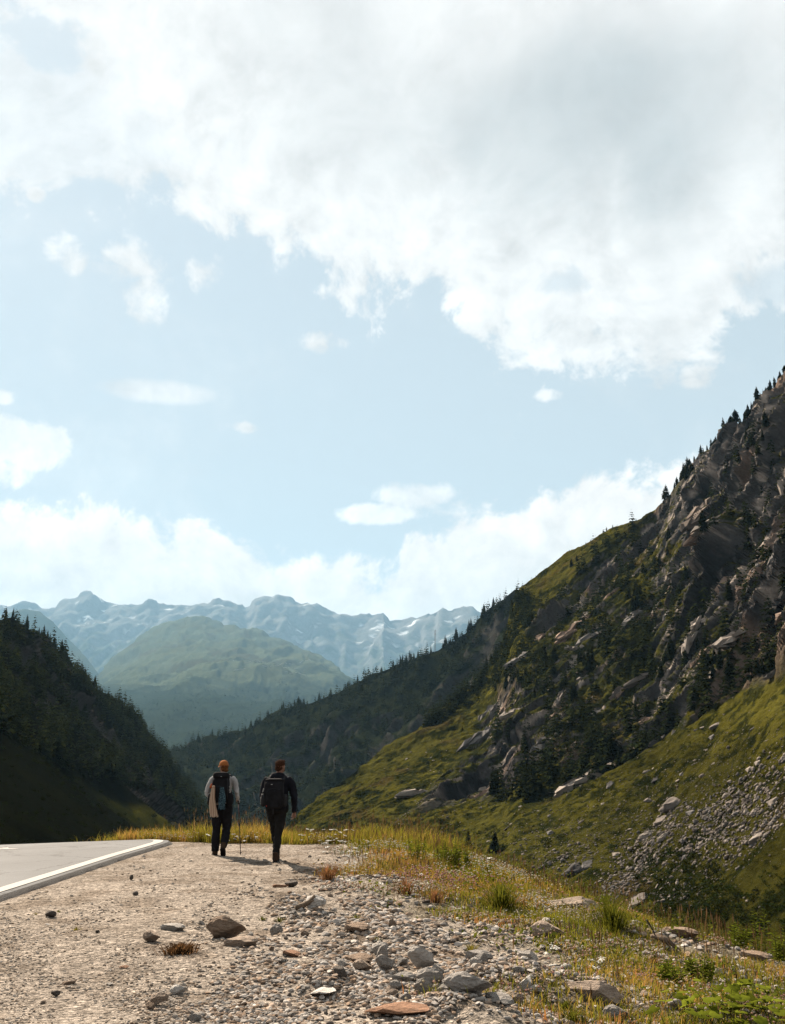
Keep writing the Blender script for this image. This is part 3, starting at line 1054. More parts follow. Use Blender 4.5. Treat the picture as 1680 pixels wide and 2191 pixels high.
# ------------------------------------------------------------------ conifers
def conifer_arrays(seed, levels=20, per=8, width=0.17, round_top=0.0, bare=0.08, spray=2):
    r = np.random.RandomState(seed)
    V, F, C = [], [], []

    def kite(p, d, L, w, droop, col):
        side = np.array((-d[1], d[0], 0.0))
        i = len(V)
        m = p + d * L * 0.55 + np.array((0, 0, -droop * L * 0.35))
        tp = p + d * L + np.array((0, 0, -droop * L))
        tilt = np.array((0, 0, r.uniform(-0.4, 0.4) * w))
        V.extend([p, m + side * w + tilt, tp, m - side * w - tilt])
        F.extend([(i, i + 1, i + 2), (i, i + 2, i + 3)])
        C.extend([col * 0.9, col, col * 1.15, col])

    lean = r.uniform(-0.02, 0.02, 2)
    for k in range(levels):
        t = (k + r.uniform(-0.3, 0.3)) / levels
        z = bare + (1 - bare) * t
        cone = (1 - t) ** 0.85
        rnd = math.sqrt(max(0.0, 1 - (2 * t - 0.75) ** 2 / 1.6)) if t < 1 else 0
        prof = cone * (1 - round_top) + round_top * rnd * (1 - t ** 4)
        prof = max(prof, 0.04)
        n = max(3, int(per * (0.55 + 0.6 * prof)))
        a0 = r.uniform(0, 7)
        for j in range(n):
            if r.rand() < 0.10:
                continue
            a = a0 + 2 * math.pi * j / n + r.uniform(-0.25, 0.25)
            L = width * prof * r.uniform(0.65, 1.25)
            d = np.array((math.cos(a), math.sin(a), 0.0))
            base = np.array((lean[0] * t, lean[1] * t, z))
            col = np.array((0.0095, 0.0125, 0.005)) * r.uniform(0.6, 1.5) + np.array((0.006, 0.0045, 0)) * (r.rand() < 0.2)
            kite(base, d, L, L * 0.32 + 0.014, r.uniform(0.35, 1.0), col)
            for s in range(spray - 1):
                kite(base + d * L * r.uniform(0.25, 0.6) + np.array((0, 0, r.uniform(-0.02, 0.012))), np.array((math.cos(a + r.uniform(-.9, .9)), math.sin(a + r.uniform(-.9, .9)), 0.0)),
                     L * 0.55, L * 0.22 + 0.006, r.uniform(0.1, 1.0), col * r.uniform(0.8, 1.3))
    kite(np.array((lean[0], lean[1], 0.95)), np.array((0.3, 0.1, 0.95)), 0.06, 0.012, -0.2, np.array((0.017, 0.022, 0.009)))
    return np.array(V), np.array(F), np.array(C)


def trunk_arrays(seed, n=6):
    V, F = [], []
    for k, (z, r) in enumerate(((-0.06, 0.024), (0.0, 0.020), (0.35, 0.013), (0.96, 0.003))):
        for j in range(n):
            V.append((r * math.cos(2 * math.pi * j / n), r * math.sin(2 * math.pi * j / n), z))
    for k in range(3):
        for j in range(n):
            F.append((k * n + j, k * n + (j + 1) % n, (k + 1) * n + (j + 1) % n, (k + 1) * n + j))
    return V, F


CONIFER_KINDS = []       # crown mesh, trunk mesh, whole mesh
for _i, (_l, _p, _w, _rt, _b) in enumerate([(24, 9, 0.19, 0.0, 0.07), (22, 9, 0.16, 0.1, 0.10), (26, 9, 0.22, 0.15, 0.05), (20, 9, 0.20, 0.65, 0.10), (18, 8, 0.24, 0.8, 0.12), (24, 8, 0.14, 0.0, 0.14), (16, 6, 0.20, 0.35, 0.16)]):
    _V, _F, _C = conifer_arrays(900 + _i, _l, _p, _w, _rt, _b)
    _crown = np_mesh('crown', _V, _F, False, _C, [M_NEEDLE])
    _tv, _tf = trunk_arrays(_i)
    _trunk = bpy.data.meshes.new('trunk')
    _trunk.from_pydata(_tv, [], _tf)
    _trunk.materials.append(M_BARK)
    # trunk as triangles to join with the crown for small copies
    _tt = np.array([(f[0], f[1], f[2]) for f in _tf] + [(f[0], f[2], f[3]) for f in _tf])
    _W = np.concatenate([_V, np.array(_tv)])
    _WF = np.concatenate([_F, _tt + len(_V)])
    _WC = np.concatenate([_C, np.zeros((len(_tv), 3)) + (0.03, 0.024, 0.018)])
    _whole = np_mesh('conifer_tree', _W, _WF, False, _WC, [M_NEEDLE, M_BARK], np.concatenate([np.zeros(len(_F), int), np.ones(len(_tt), int)]))
    CONIFER_KINDS.append((_crown, _trunk, _whole))
LOW_CONIFERS = [conifer_arrays(950 + i, 8, 5, w, rt, 0.05, 1) for i, (w, rt) in enumerate([(0.20, 0.0), (0.17, 0.0), (0.22, 0.2), (0.19, 0.5)])]
TINY_CONIFERS = [conifer_arrays(970 + i, 4, 5, w, 0.0, 0.02, 1) for i, w in enumerate([0.24, 0.2])]


def plant_conifer(p, h, kind, text, group, fat=1.0, px_h=20, name='conifer_tree', cat='tree'):
    crown, trunk, whole = CONIFER_KINDS[kind % len(CONIFER_KINDS)]
    rz = random.uniform(0, 6.28)
    if px_h >= 46:
        o = bpy.data.objects.new(name, None)
        COL.objects.link(o)
        link('trunk', trunk, o)
        link('crown', crown, o)
    else:
        o = link(name, whole)
    o.location = p
    o.rotation_euler = (random.uniform(-.03, .03), random.uniform(-.03, .03), rz)
    o.scale = (h * fat, h * fat, h)
    label(o, text, cat, group)
    return o


def px_to_m(px, p):
    depth = p.y * CT + (p.z - CAM_Z) * ST
    return px * depth / FPX


def forest(name, pts, heights, lib, fat=1.0, tint=1.0, **props):
    Vs, Fs, Cs = [], [], []
    o = 0
    for (p, h) in zip(pts, heights):
        V, F, C = lib[RS.randint(len(lib))]
        a = RS.uniform(0, 6.28)
        ca, sa = math.cos(a), math.sin(a)
        f = h * fat * RS.uniform(0.8, 1.25)
        W = np.stack([(V[:, 0] * ca - V[:, 1] * sa) * f + p[0], (V[:, 0] * sa + V[:, 1] * ca) * f + p[1], V[:, 2] * h + p[2]], -1)
        Vs.append(W)
        Fs.append(F + o)
        Cs.append(C * RS.uniform(0.7, 1.3) * tint)
        o += len(V)
    me = np_mesh(name, np.concatenate(Vs), np.concatenate(Fs), False, np.concatenate(Cs), [M_NEEDLE])
    return link(name, me, kind='stuff', **props)


def build_trees():
    # right-hand face, read off the photograph: (x, base y, height) in two enlargements
    sky = [(1637, 168, 35), (1585, 230, 65), (1560, 245, 35), (1535, 290, 50), (1500, 350, 75), (1460, 375, 60), (1437, 395, 60), (1410, 425, 45), (1355, 465, 60), (1335, 480, 40), (1315, 525, 50), (1300, 545, 40), (1270, 645, 90),
           (1295, 645, 70), (1250, 645, 40), (1210, 675, 50), (1196, 665, 40), (1150, 700, 32), (1100, 795, 25), (1070, 865, 60), (1045, 895, 75), (1025, 895, 70), (1005, 910, 70), (990, 915, 50), (960, 950, 50), (885, 1065, 70),
           (870, 1080, 60), (905, 1010, 25)]
    sparse = [(680, 1170, 22), (525, 1248, 24), (485, 1288, 35), (465, 1288, 25), (375, 1328, 14), (345, 1342, 14), (240, 1398, 12), (155, 1447, 12), (70, 1507, 12), (12, 1541, 13)]
    face = [(1450, 705, 105), (1510, 685, 90), (1360, 795, 130), (1440, 885, 110), (1570, 740, 110), (1650, 600, 110), (1610, 450, 80), (1690, 680, 120), (1180, 1235, 130), (1080, 1195, 120), (1110, 1185, 100), (1240, 1065, 60), (1580, 805, 90),
            (1640, 700, 100), (920, 1325, 110), (900, 1405, 80), (990, 1245, 60), (1200, 1405, 160), (1150, 1325, 120), (1330, 1385, 150), (1380, 1380, 120), (1300, 1335, 100), (680, 1685, 130), (640, 1705, 110), (720, 1695, 110), (590, 1645, 100),
            (1300, 1690, 160), (1250, 1700, 130), (1450, 1230, 150), (1470, 1300, 100), (1570, 1560, 180), (1620, 1500, 170), (540, 1485, 70), (510, 1485, 60), (410, 1395, 40), (290, 1445, 50), (260, 1485, 60), (440, 1545, 70), (400, 1620, 60),
            (1550, 1130, 90), (1660, 980, 110), (1400, 1100, 70), (1530, 1420, 120), (820, 1500, 90), (860, 1480, 80), (760, 1560, 90), (1010, 1560, 110), (1060, 1480, 90), (960, 1700, 120)]
    face2 = [(560, 480, 100), (520, 470, 80), (720, 520, 110), (740, 530, 120), (760, 500, 110), (690, 500, 90), (800, 400, 120), (820, 420, 115), (780, 400, 100), (960, 200, 110), (940, 220, 100), (660, 690, 120), (680, 680, 100), (630, 700, 90),
             (390, 560, 60), (370, 560, 50), (420, 540, 60), (340, 600, 70), (360, 610, 60), (310, 580, 50), (280, 620, 50), (380, 900, 110), (410, 920, 120), (430, 930, 110), (350, 950, 90), (290, 1100, 110),
             (830, 900, 150), (820, 860, 120), (840, 955, 130), (1000, 720, 100), (960, 740, 90), (910, 760, 70), (870, 740, 60), (1090, 560, 110), (1180, 480, 110), (1200, 470, 100), (1390, 520, 120), (1400, 540, 120), (1580, 530, 90),
             (1560, 540, 100), (1620, 520, 100), (1650, 470, 110), (1470, 530, 110), (1240, 410, 100), (1340, 480, 90), (1150, 470, 110), (1120, 500, 90), (1300, 500, 100), (1350, 560, 90), (1430, 560, 80), (600, 640, 70), (480, 600, 60),
             (460, 640, 70), (450, 700, 60), (500, 760, 70), (610, 560, 60)]
    crest = [(350, 152, 45), (325, 168, 40), (300, 198, 45), (345, 188, 40), (270, 242, 45), (240, 262, 60), (225, 282, 50), (295, 252, 40), (210, 292, 45), (280, 300, 55), (255, 310, 55), (235, 320, 50)]
    n = 0
    jobs = []
    for k in range(26):
        px = 1445 + 240 * k / 26 + random.uniform(-6, 6)
        sky.append(((px - 1142.4) / .32, (np.interp(px, NS.px, NS.ys) - 739) / .32, random.uniform(32, 62)))
    for (x, y, h) in sky:
        h = h * 1.35
        jobs.append((1142.4 + .32 * x, 739 + .32 * y, .32 * h, 'dark conifer on the jagged rocky skyline of the steep face', 'conifers on the jagged rocky skyline'))
    for (x, y, h) in sparse:
        jobs.append((1142.4 + .32 * x, 739 + .32 * y, .32 * h, 'tiny lone conifer on the smooth grassy skyline of the steep face', 'small conifers on the grassy skyline'))
    for (x, y, h) in face:
        jobs.append((1142.4 + .32 * x, 739 + .32 * y, .32 * h, 'dark conifer rooted among the high cliffs of the steep rocky face', 'conifers among the high cliffs'))
    for (x, y, h) in face2:
        jobs.append((940.8 + .44 * x, 1209.6 + .44 * y, .44 * h * 0.9, 'dark conifer on a grassy ledge of the middle rock bands', 'conifers on the middle ledges'))
    for (x, y, h) in crest:
        jobs.append((940.8 + .44 * x, 1209.6 + .44 * y, .44 * h, 'dark conifer in the stand where grassy skyline meets wooded shoulder', 'conifers where the grassy skyline meets the wooded shoulder'))
    for (px, py, h, text, grp) in jobs:
        ys = np.interp(px, NS.px, NS.ys)
        p, nrm, _ = on_slope(NS, px, max(py, ys + 1.5))
        if 'skyline' in grp and py < ys + 22:
            p = skyline_spot(NS, px)
        rounded = px > 1380 and random.random() < 0.45
        k = random.choice([3, 4, 6]) if rounded else random.choice([0, 1, 2, 5, 6])
        plant_conifer(p - Vector((0, 0, 0.3)), px_to_m(h, p) * random.uniform(0.95, 1.15), k, text, grp, random.uniform(1.0, 1.35), h)
        n += 1
    lone = [(1004.6, 1822, 44, 0, 1.2, 'dark narrow spruce at the foot of the grass slope behind the leafy stems'),
            (1060, 1826, 48, 2, 1.5, 'broad dark spruce on the lower grass slope beside the narrow spruce'),
            (754, 1786, 32, 1, 1.3, 'small dark spruce standing alone just beyond the meadow flowers'),
            (1057, 1706, 62, 0, 0.9, 'tall slim spruce against the foot of the low rock band'),
            (1231, 1697, 20, 6, 1.3, 'stunted little conifer at the lower tip of the pale rock slab'),
            (988, 1562, 16, 0, 1.2, 'small round conifer alone on the green slope below the cliffs')]
    for (px, py, h, k, fat, text) in lone:
        p, nrm, _ = on_slope(NS, px, py)
        plant_conifer(p - Vector((0, 0, 0.3)), px_to_m(h, p), k, text, None, fat, 50)
    # the dark stand that laps over the edge of the face from the shoulder
    pts, hs = [], []
    while len(pts) < 260:
        py = RS.uniform(1275, 1560)
        e = np.interp(py, [1258, 1318, 1392, 1455, 1512, 1556], [1108, 1092, 1074, 1032, 962, 902])
        px = e + abs(RS.normal()) * np.interp(py, [1270, 1340, 1480, 1560], [26, 34, 26, 8]) + 3
        p, nrm, _ = on_slope(NS, px, py)
        pts.append(p - Vector((0, 0, .3)))
        hs.append(RS.uniform(6, 13))
    forest('forest', pts, hs, LOW_CONIFERS, 1.15)
    # more of the wood on the face, too many to name
    pts, hs = [], []
    tries = 0
    while len(pts) < 820 and tries < 18000:
        tries += 1
        px = RS.uniform(1060, 1720)
        py = RS.uniform(900, 1760)
        if py < np.interp(px, NS.px, NS.ys) + 14:
            continue
        if rock_zone(px, py) < 0.6:
            continue
        p, nrm, (a, b_) = on_slope(NS, px, py)
        if NS.rock[a, b_] > 0.5 and RS.rand() < 0.75:
            continue
        if vnoise(np.array([[px / 60., py / 60., 3.0]]), 77)[0] < 0.0 and RS.rand() < 0.8:
            continue
        pts.append(p - Vector((0, 0, .3)))
        hs.append(RS.uniform(5, 13))
    forest('forest', pts, hs, LOW_CONIFERS, 1.2)

    def crest_trees(S, x0, x1, step, hfun, text, grp, dy=(0, 5)):
        px = x0
        while px < x1:
            h = hfun(px) * random.uniform(0.4, 1.2)
            ys = np.interp(px, S.px, S.ys)
            p = skyline_spot(S, px) if random.random() < 0.7 else on_slope(S, px, ys + random.uniform(*dy))[0]
            plant_conifer(p - Vector((0, 0, .5)), px_to_m(h, p), random.choice([0, 1, 5, 2]), text, grp, random.uniform(0.9, 1.25), h)
            px += step * (random.uniform(0.15, 0.8) if random.random() < 0.72 else random.uniform(1.5, 3.6))

    crest_trees(LS, 2, 470, 5.5, lambda x: np.interp(x, [0, 130, 300, 470], [25, 25, 18, 12]), 'dark conifer along the skyline of the shaded mountainside', 'conifers along the shaded skyline')
    crest_trees(SH, 395, 1075, 8.5, lambda x: np.interp(x, [380, 600, 900, 1070], [13, 18, 21, 25]), 'dark conifer along the crest of the wooded shoulder', 'conifers along the wooded crest')

    def fill(S, name, n, x0, x1, lib, hm, rock=True, skip=0.0, below=4, seedn=5, tmax=1.0):
        pts, hs = [], []
        while len(pts) < n:
            px = RS.uniform(x0, x1)
            ys, yb = np.interp(px, S.px, S.ys), np.interp(px, S.px, S.yb)
            py = ys + below + (yb - ys) * RS.rand() ** 1.25 * 0.95
            if py > 1825 or (py - ys) / (yb - ys) > tmax:
                continue
            p, nrm, (a, b_) = on_slope(S, px, py)
            if rock and S.rock[a, b_] > 0.45 and RS.rand() < 0.8:
                continue
            if vnoise(np.array([[px / 55., py / 45., 1.0]]), seedn)[0] < skip and RS.rand() < 0.75:
                continue
            pts.append(p - Vector((0, 0, .4)))
            hs.append(RS.uniform(*hm))
        forest(name, pts, hs, lib, 1.15)

    fill(LS, 'forest', 1500, -60, 470, LOW_CONIFERS, (6, 13), True, -0.15, 4, 15, 0.5)
    fill(SH, 'forest', 2300, 370, 1130, LOW_CONIFERS, (9, 19), True, -0.45, 2, 25)
    # the dome's lower wood
    pts, hs = [], []
    while len(pts) < 1700:
        px = RS.uniform(230, 800)
        py = RS.uniform(1452, 1600)
        top = np.interp(px, [230, 330, 480, 600, 760, 800], [1540, 1490, 1462, 1470, 1500, 1520])
        if py < top + 30 * vnoise(np.array([[px / 30., py / 20., 0.0]]), 9)[0]:
            continue
        if vnoise(np.array([[px / 40., py / 18., 5.0]]), 19)[0] < -0.05 and RS.rand() < 0.85:
            continue
        p, nrm, _ = on_slope(DM, px, py)
        pts.append(p)
        hs.append(px_to_m(RS.uniform(6, 11), p))
    forest('forest', pts, hs, TINY_CONIFERS, 1.3, 0.8)


build_trees()


# ------------------------------------------------------------------ stones
def ico(sub):
    t = (1 + 5 ** .5) / 2
    V = np.array([(-1, t, 0), (1, t, 0), (-1, -t, 0), (1, -t, 0), (0, -1, t), (0, 1, t), (0, -1, -t), (0, 1, -t), (t, 0, -1), (t, 0, 1), (-t, 0, -1), (-t, 0, 1)], float)
    F = [(0, 11, 5), (0, 5, 1), (0, 1, 7), (0, 7, 10), (0, 10, 11), (1, 5, 9), (5, 11, 4), (11, 10, 2), (10, 7, 6), (7, 1, 8), (3, 9, 4), (3, 4, 2), (3, 2, 6), (3, 6, 8), (3, 8, 9), (4, 9, 5), (2, 4, 11), (6, 2, 10), (8, 6, 7), (9, 8, 1)]
    V = [v / np.linalg.norm(v) for v in V]
    for _ in range(sub):
        mid, nf = {}, []
        def m(a, b_):
            k = (min(a, b_), max(a, b_))
            if k not in mid:
                v = V[a] + V[b_]
                V.append(v / np.linalg.norm(v))
                mid[k] = len(V) - 1
            return mid[k]
        for (a, b_, c) in F:
            ab, bc, ca = m(a, b_), m(b_, c), m(c, a)
            nf += [(a, ab, ca), (b_, bc, ab), (c, ca, bc), (ab, bc, ca)]
        F = nf
    return np.array(V), np.array(F)


ICO = {s: ico(s) for s in (0, 1, 2, 3)}


def rock_shape(seed, sub=2, dims=(1, 0.8, 0.6), cuts=9, rough=0.05):
    """an angular stone: a ball with flats cut off it; size about 1 across"""
    r = np.random.RandomState(seed)
    V, F = ICO[sub]
    V = V * r.uniform(0.95, 1.05, (len(V), 1))
    for _ in range(cuts):
        n = r.normal(size=3)
        n /= np.linalg.norm(n)
        d = r.uniform(0.45, 0.82)
        V = V - np.clip(V @ n - d, 0, None)[:, None] * n * 0.97
    if rough:
        V = V + rough * fbm(V * 2.5 + seed, 4, 0.6, seed)[:, None] * V
    V = V * np.array(dims)
    V /= np.abs(V).max(0).max() * 2
    return V, F


def rock_mat(name, layered=True, rough=0.92, scale=1.0, tint_noise=0.35):
    m, b, bs = base_mat(name, rough, 0.05)
    oi = b.node('ShaderNodeObjectInfo')
    pos = b.node('ShaderNodeTexCoord').outputs['Object']
    off = b.vmath('ADD', pos, oi.outputs['Location'])
    mp = b.node('ShaderNodeMapping')
    mp.inputs['Scale'].default_value = (1, 1, 5.0 if layered else 1)
    mp.inputs['Rotation'].default_value = (0.35, 0.2, 0)
    b.put(mp.inputs['Vector'], off)
    n1 = b.noise(mp.outputs[0], 3.0 * scale, 8, 0.7, 0.4).outputs[0]
    n2 = b.noise(off, 14.0 * scale, 6, 0.7).outputs[0]
    k = b.math('MULTIPLY', b.math('MULTIPLY_ADD', n1, 1.3, 0.35), b.math('MULTIPLY_ADD', n2, 0.9, 0.55))
    sc = b.vmath('SCALE', oi.outputs['Color'])
    b.put(sc.node.inputs['Scale'], k)
    lich = b.sstep(b.noise(off, 5.0 * scale, 5, 0.6).outputs[0], 0.56, 0.68, 0.0, tint_noise)
    b.put(bs.inputs['Base Color'], b.mix(lich, sc, (0.07, 0.060, 0.045)))
    bp = b.node('ShaderNodeBump')
    bp.inputs['Strength'].default_value = 0.9
    bp.inputs['Distance'].default_value = 0.05
    b.put(bp.inputs['Height'], b.math('ADD', n1, b.math('MULTIPLY', n2, 0.5)))
    b.put(bs.inputs['Normal'], bp.outputs[0])
    return m


M_STONE = rock_mat('stone')
M_BOULDER = rock_mat('boulder_stone', True, 0.95, 0.6)
M_RUBBLE = attr_mat('rubble', (0.3, 3.0, 40.0), (0.15, 0.35, 0.35), bump=0.7, bscale=30, bdist=0.01)
M_SCREE = attr_mat('scree', (0.1, 0.6, 3.0), (0.2, 0.4, 0.35), bump=0.8, bscale=2.0, bdist=0.15)

BOULDERS = []
for _i, (_d, _c) in enumerate([((1, .75, .6), 10), ((1, .6, .45), 9), ((1, .9, .75), 12), ((1, .5, .35), 8), ((1, .38, .3), 8), ((1, .7, .4), 7)]):
    _V, _F = rock_shape(300 + _i, 3, _d, _c, 0.22)
    BOULDERS.append(np_mesh('boulder', _V, _F, False, None, [M_BOULDER]))

SLABS = []
for _i in range(7):
    _r = np.random.RandomState(360 + _i)
    _V = np.array([(x, y, z) for z in (-.5, .5) for y in (-.5, .5) for x in (-.5, 0, .5)], float)
    _V += _r.uniform(-.17, .17, _V.shape)
    for _e in (-1, 1):
        _m = _V[:, 0] * _e > 0.2
        _V[_m, 1:] *= _r.uniform(0.25, 0.75, 2)
        _V[_m, 2] -= _r.uniform(0.0, 0.3)
    _V[:, 0] += 0.35 * _V[:, 2] * _r.uniform(-1, 1)
    _top = _V[:, 2] > 0
    _V[_top, 2] -= 0.5 * np.abs(_V[_top, 0]) * _r.uniform(0, 0.8)
    _F = [(0, 3, 4, 1), (1, 4, 5, 2), (6, 7, 10, 9), (7, 8, 11, 10), (0, 1, 7, 6), (1, 2, 8, 7), (3, 9, 10, 4), (4, 10, 11, 5), (0, 6, 9, 3), (2, 5, 11, 8)]
    SLABS.append(np_mesh('rock_slab', _V, _F, False, None, [M_BOULDER]))


def put_outcrop(px, py, wpx, text, colr, roll):
    """a rib of broken bedrock: parallel fractured slabs running up the hill"""
    p, nrm, _ = on_slope(NS, px, py)
    up = (nrm * 0.8 + Vector((0, 0, 0.2))).normalized()
    s = px_to_m(wpx, p)
    o = bpy.data.objects.new('rock_outcrop', None)
    COL.objects.link(o)
    o.location = p - up * 0.02 * s
    o.rotation_euler = slope_rot(up, roll).to_euler()
    o.scale = (s, s, s)
    r = random.Random(int(px * 3 + py))
    for k in range(17):
        x = r.uniform(-0.46, 0.46)
        y = r.uniform(-0.16, 0.16) * (1 - abs(x))
        L = r.uniform(0.22, 0.55) * (1 - 0.5 * abs(x))
        q = link('rock_slab', r.choice(SLABS), o, (x, y, r.uniform(-0.05, 0.045) - 0.06 * abs(x)))
        q.scale = (L, r.uniform(0.06, 0.15), r.uniform(0.08, 0.20))
        q.rotation_euler = (r.uniform(-.45, .45), r.uniform(-.22, .22), r.uniform(-.18, .18))
        v = r.uniform(0.65, 1.2)
        q.color = (*(c * v for c in colr), 1)
    return label(o, text, 'rock outcrop')


UPHILL = Vector((0.72, 0.16, 0.67)).normalized()


def slope_rot(nrm, roll=0.0, along=UPHILL):
    """x axis up the hill, z axis out of it"""
    z = nrm.normalized()
    x = (along - z * along.dot(z)).normalized()
    y = z.cross(x)
    return Matrix((x, y, z)).transposed() @ Matrix.Rotation(roll, 3, 'Z')


def put_boulder(px, py, wpx, kind, text, group, colr, sx=1.0, lift=0.1, roll=0.0, name='boulder', cat='boulder', tilt=0.0):
    p, nrm, _ = on_slope(NS, px, py)
    up = (nrm * 0.6 + Vector((0, 0, 0.4))).normalized()
    s = px_to_m(wpx, p)
    o = link(name, BOULDERS[kind])
    R = slope_rot(up, roll)
    o.rotation_euler = (R @ Matrix.Rotation(tilt, 3, 'Y')).to_euler()
    o.scale = (s * sx, s, s)
    o.location = p + up * (lift * s)
    o.color = (*colr, 1)
    return label(o, text, cat, group)


def build_boulders():
    warm, grey, dark, pale = (0.115, 0.098, 0.086), (0.090, 0.083, 0.079), (0.035, 0.033, 0.033), (0.155, 0.134, 0.116)
    B = lambda x, y: (1276.8 + .24 * x, 1411 + .24 * y)
    named = [
        (*B(1080, 610), 38, 3, warm, 'long hump-backed boulder standing proud on the open grass slope'),
        (*B(1040, 705), 19, 2, grey, 'round grey boulder just below the hump-backed boulder'),
        (*B(945, 612), 13, 5, pale, 'small pale stone on the grass uphill of the rock band foot'),
        (*B(1405, 628), 18, 5, dark, 'low dark boulder high on the open grass slope'),
        (*B(560, 1105), 24, 1, dark, 'dark notched boulder alone in the middle of the grass slope'),
        (*B(470, 1030), 26, 4, pale, 'thin pale slab lying across the middle grass slope'),
        (*B(150, 1175), 24, 1, grey, 'grey split boulder on the grass under the pale rock slab'),
        (*B(480, 1290), 24, 0, warm, 'wedge-shaped brown boulder above the big domed outcrop'),
        (*B(710, 1330), 66, 0, warm, 'big domed outcrop at the upper end of the boulder field'),
        (*B(620, 1490), 44, 1, warm, 'broken slab block under the big domed outcrop'),
        (*B(490, 1600), 58, 4, pale, 'long pale slab leaning downhill from the boulder field'),
        (*B(640, 1620), 44, 4, pale, 'pointed pale slab standing steeply beside the long leaning slab'),
        (*B(1350, 975), 20, 2, pale, 'pale rounded boulder above the boulder field, lower of two'),
        (*B(1455, 940), 20, 2, pale, 'pale rounded boulder above the boulder field, upper of two'),
        (*B(1580, 1280), 36, 2, warm, 'large blocky boulder where the boulder field leaves the picture edge'),
        (*B(1400, 1350), 30, 0, warm, 'blunt brown boulder in the upper run of the boulder field'),
        (*B(1240, 1375), 28, 3, warm, 'long brown boulder in the upper run of the boulder field'),
        (*B(1450, 1615), 48, 3, pale, 'long pale boulder below the boulder field beside dark shrubs'),
        (*B(1560, 1590), 32, 4, pale, 'pale flat boulder uphill of the long pale boulder'),
        (*B(870, 1410), 26, 2, grey, 'tall grey block on the near flank of the boulder field'),
        (*B(1150, 1210), 26, 0, warm, 'pyramid-shaped boulder on top of the boulder field'),
        (1235, 1872, 62, 0, dark, 'large dark boulder half buried at the ravine foot'),
        (1262, 1862, 40, 1, grey, 'grey sloping boulder resting on the large dark boulder'),
        (1365, 1925, 58, 1, warm, 'broad brown boulder at the bottom of the ravine scree'),
        (1322, 1836, 24, 2, pale, 'upright pale block above the ravine scree'),
        (1026, 1672, 24, 2, pale, 'cube-shaped boulder perched below the low cliffs'),
        (985, 1692, 26, 3, pale, 'flat pale boulder on the grass below the low cliffs'),
        (1098, 1680, 16, 0, pale, 'small pale boulder under the cube-shaped boulder'),
        (1092, 1776, 22, 5, dark, 'dark flat boulder low on the green gully slope'),
        (1250, 1770, 20, 4, pale, 'slim pale stone on the lower grass near the ravine'),
        (1180, 1790, 18, 2, grey, 'grey knob-like boulder on the lower grass above the tall stems'),
    ]
    for (px, py, w, k, colr, text) in named:
        put_boulder(px, py, w, k, text, None, colr, 1.0, 0.02, random.uniform(-.25, .25), tilt=random.uniform(-.15, .15))
    # slabs of bare rock that break through the face
    slabs = [(1262, 1652, 118, 4, pale, 'great pale rock slab lying on the grass at the cliff foot'), (1180, 1605, 110, 3, grey, 'smooth grey rock slab sloping below the middle cliffs'), (1290, 1520, 150, 4, grey, 'long grey rib of bare rock climbing the middle cliffs'),
             (900, 1698, 78, 4, pale, 'pale rock tongue at the head of the stony gully'), (1350, 1610, 62, 4, pale, 'narrow lit rock rib at the edge of the upper grass'), (1398, 1588, 66, 3, dark, 'dark overhanging rock block at the edge of the upper grass'),
             (1452, 1548, 56, 4, pale, 'lit rock rib between dark block and hump-backed boulder'), (1475, 1492, 60, 3, pale, 'pale rock rib high on the edge of the grass slope'), (1130, 1410, 70, 4, grey, 'grey rock rib near the top of the grassy shoulder'),
             (1232, 1352, 76, 4, (0.14, 0.10, 0.076), 'pinkish rock pillar on the upper middle cliffs'), (1330, 1340, 80, 4, grey, 'grey rock rib beside the pinkish pillar'), (1560, 1230, 90, 4, (0.135, 0.10, 0.08), 'pale pinkish buttress below the high cliffs'),
             (1440, 1300, 90, 4, grey, 'long grey rib under the high cliffs'), (1600, 1360, 96, 4, pale, 'weathered pale rib above the upper grass edge'), (1500, 1090, 90, 4, (0.125, 0.098, 0.08), 'pinkish rib just below the jagged skyline'), (1630, 900, 110, 3, grey, 'broad grey buttress under the summit trees'),
             (1050, 1520, 60, 4, grey, 'slim rock rib on the shadowed side of the green slope'), (1010, 1600, 90, 4, grey, 'grey slabby rib above the cube-shaped boulder')]
    for (px, py, w, k, colr, text) in slabs:
        colr = tuple(v * 1.2 for v in colr)
        put_outcrop(px, py, w * 1.3, text, colr, random.uniform(-.12, .12))
    n = 0
    while n < 60:
        px, py = RS.uniform(900, 1700), RS.uniform(960, 1740)
        if rock_zone(px, py) < 0.7 or py < np.interp(px, NS.px, NS.ys) + 30:
            continue
        o = put_outcrop(px, py, RS.uniform(34, 96), 'angular rock rib breaking through the wooded face', [tuple(v * 1.1 for v in q) for q in (grey, pale, warm, (0.14, 0.10, 0.076))][RS.randint(4)], RS.uniform(-.2, .2))
        o['group'] = 'rock ribs breaking through the wooded face'
        n += 1
    # loose boulders strewn over the grass
    n = 0
    while n < 200:
        px = RS.uniform(820, 1700)
        py = RS.uniform(1560, 1960)
        if rock_zone(px, py) > 0.2 or py > np.interp(px, [820, 1000, 1200, 1400, 1700], [1790, 1840, 1900, 1960, 1990]) or py < np.interp(px, [640, 830, 960], [1740, 1640, 1560]):
            continue
        if vnoise(np.array([[px / 70., py / 60., 2.0]]), 55)[0] < -0.1 and RS.rand() < 0.7:
            continue
        w = 4.5 + 9 * RS.rand() ** 3
        put_boulder(px, py, w, RS.randint(6), 'small loose boulder strewn on the open grass of the mountainside', 'loose boulders strewn on the grass slope', [warm, grey, pale, pale][RS.randint(4)], 1, 0.06, RS.uniform(-1, 1))
        n += 1
    # scree: too many to count
    libs = [rock_shape(700 + i, 0, d, 6, 0.0) for i, d in enumerate([(1, .8, .6), (1, .6, .5), (1, .9, .7), (1, .5, .3)])]
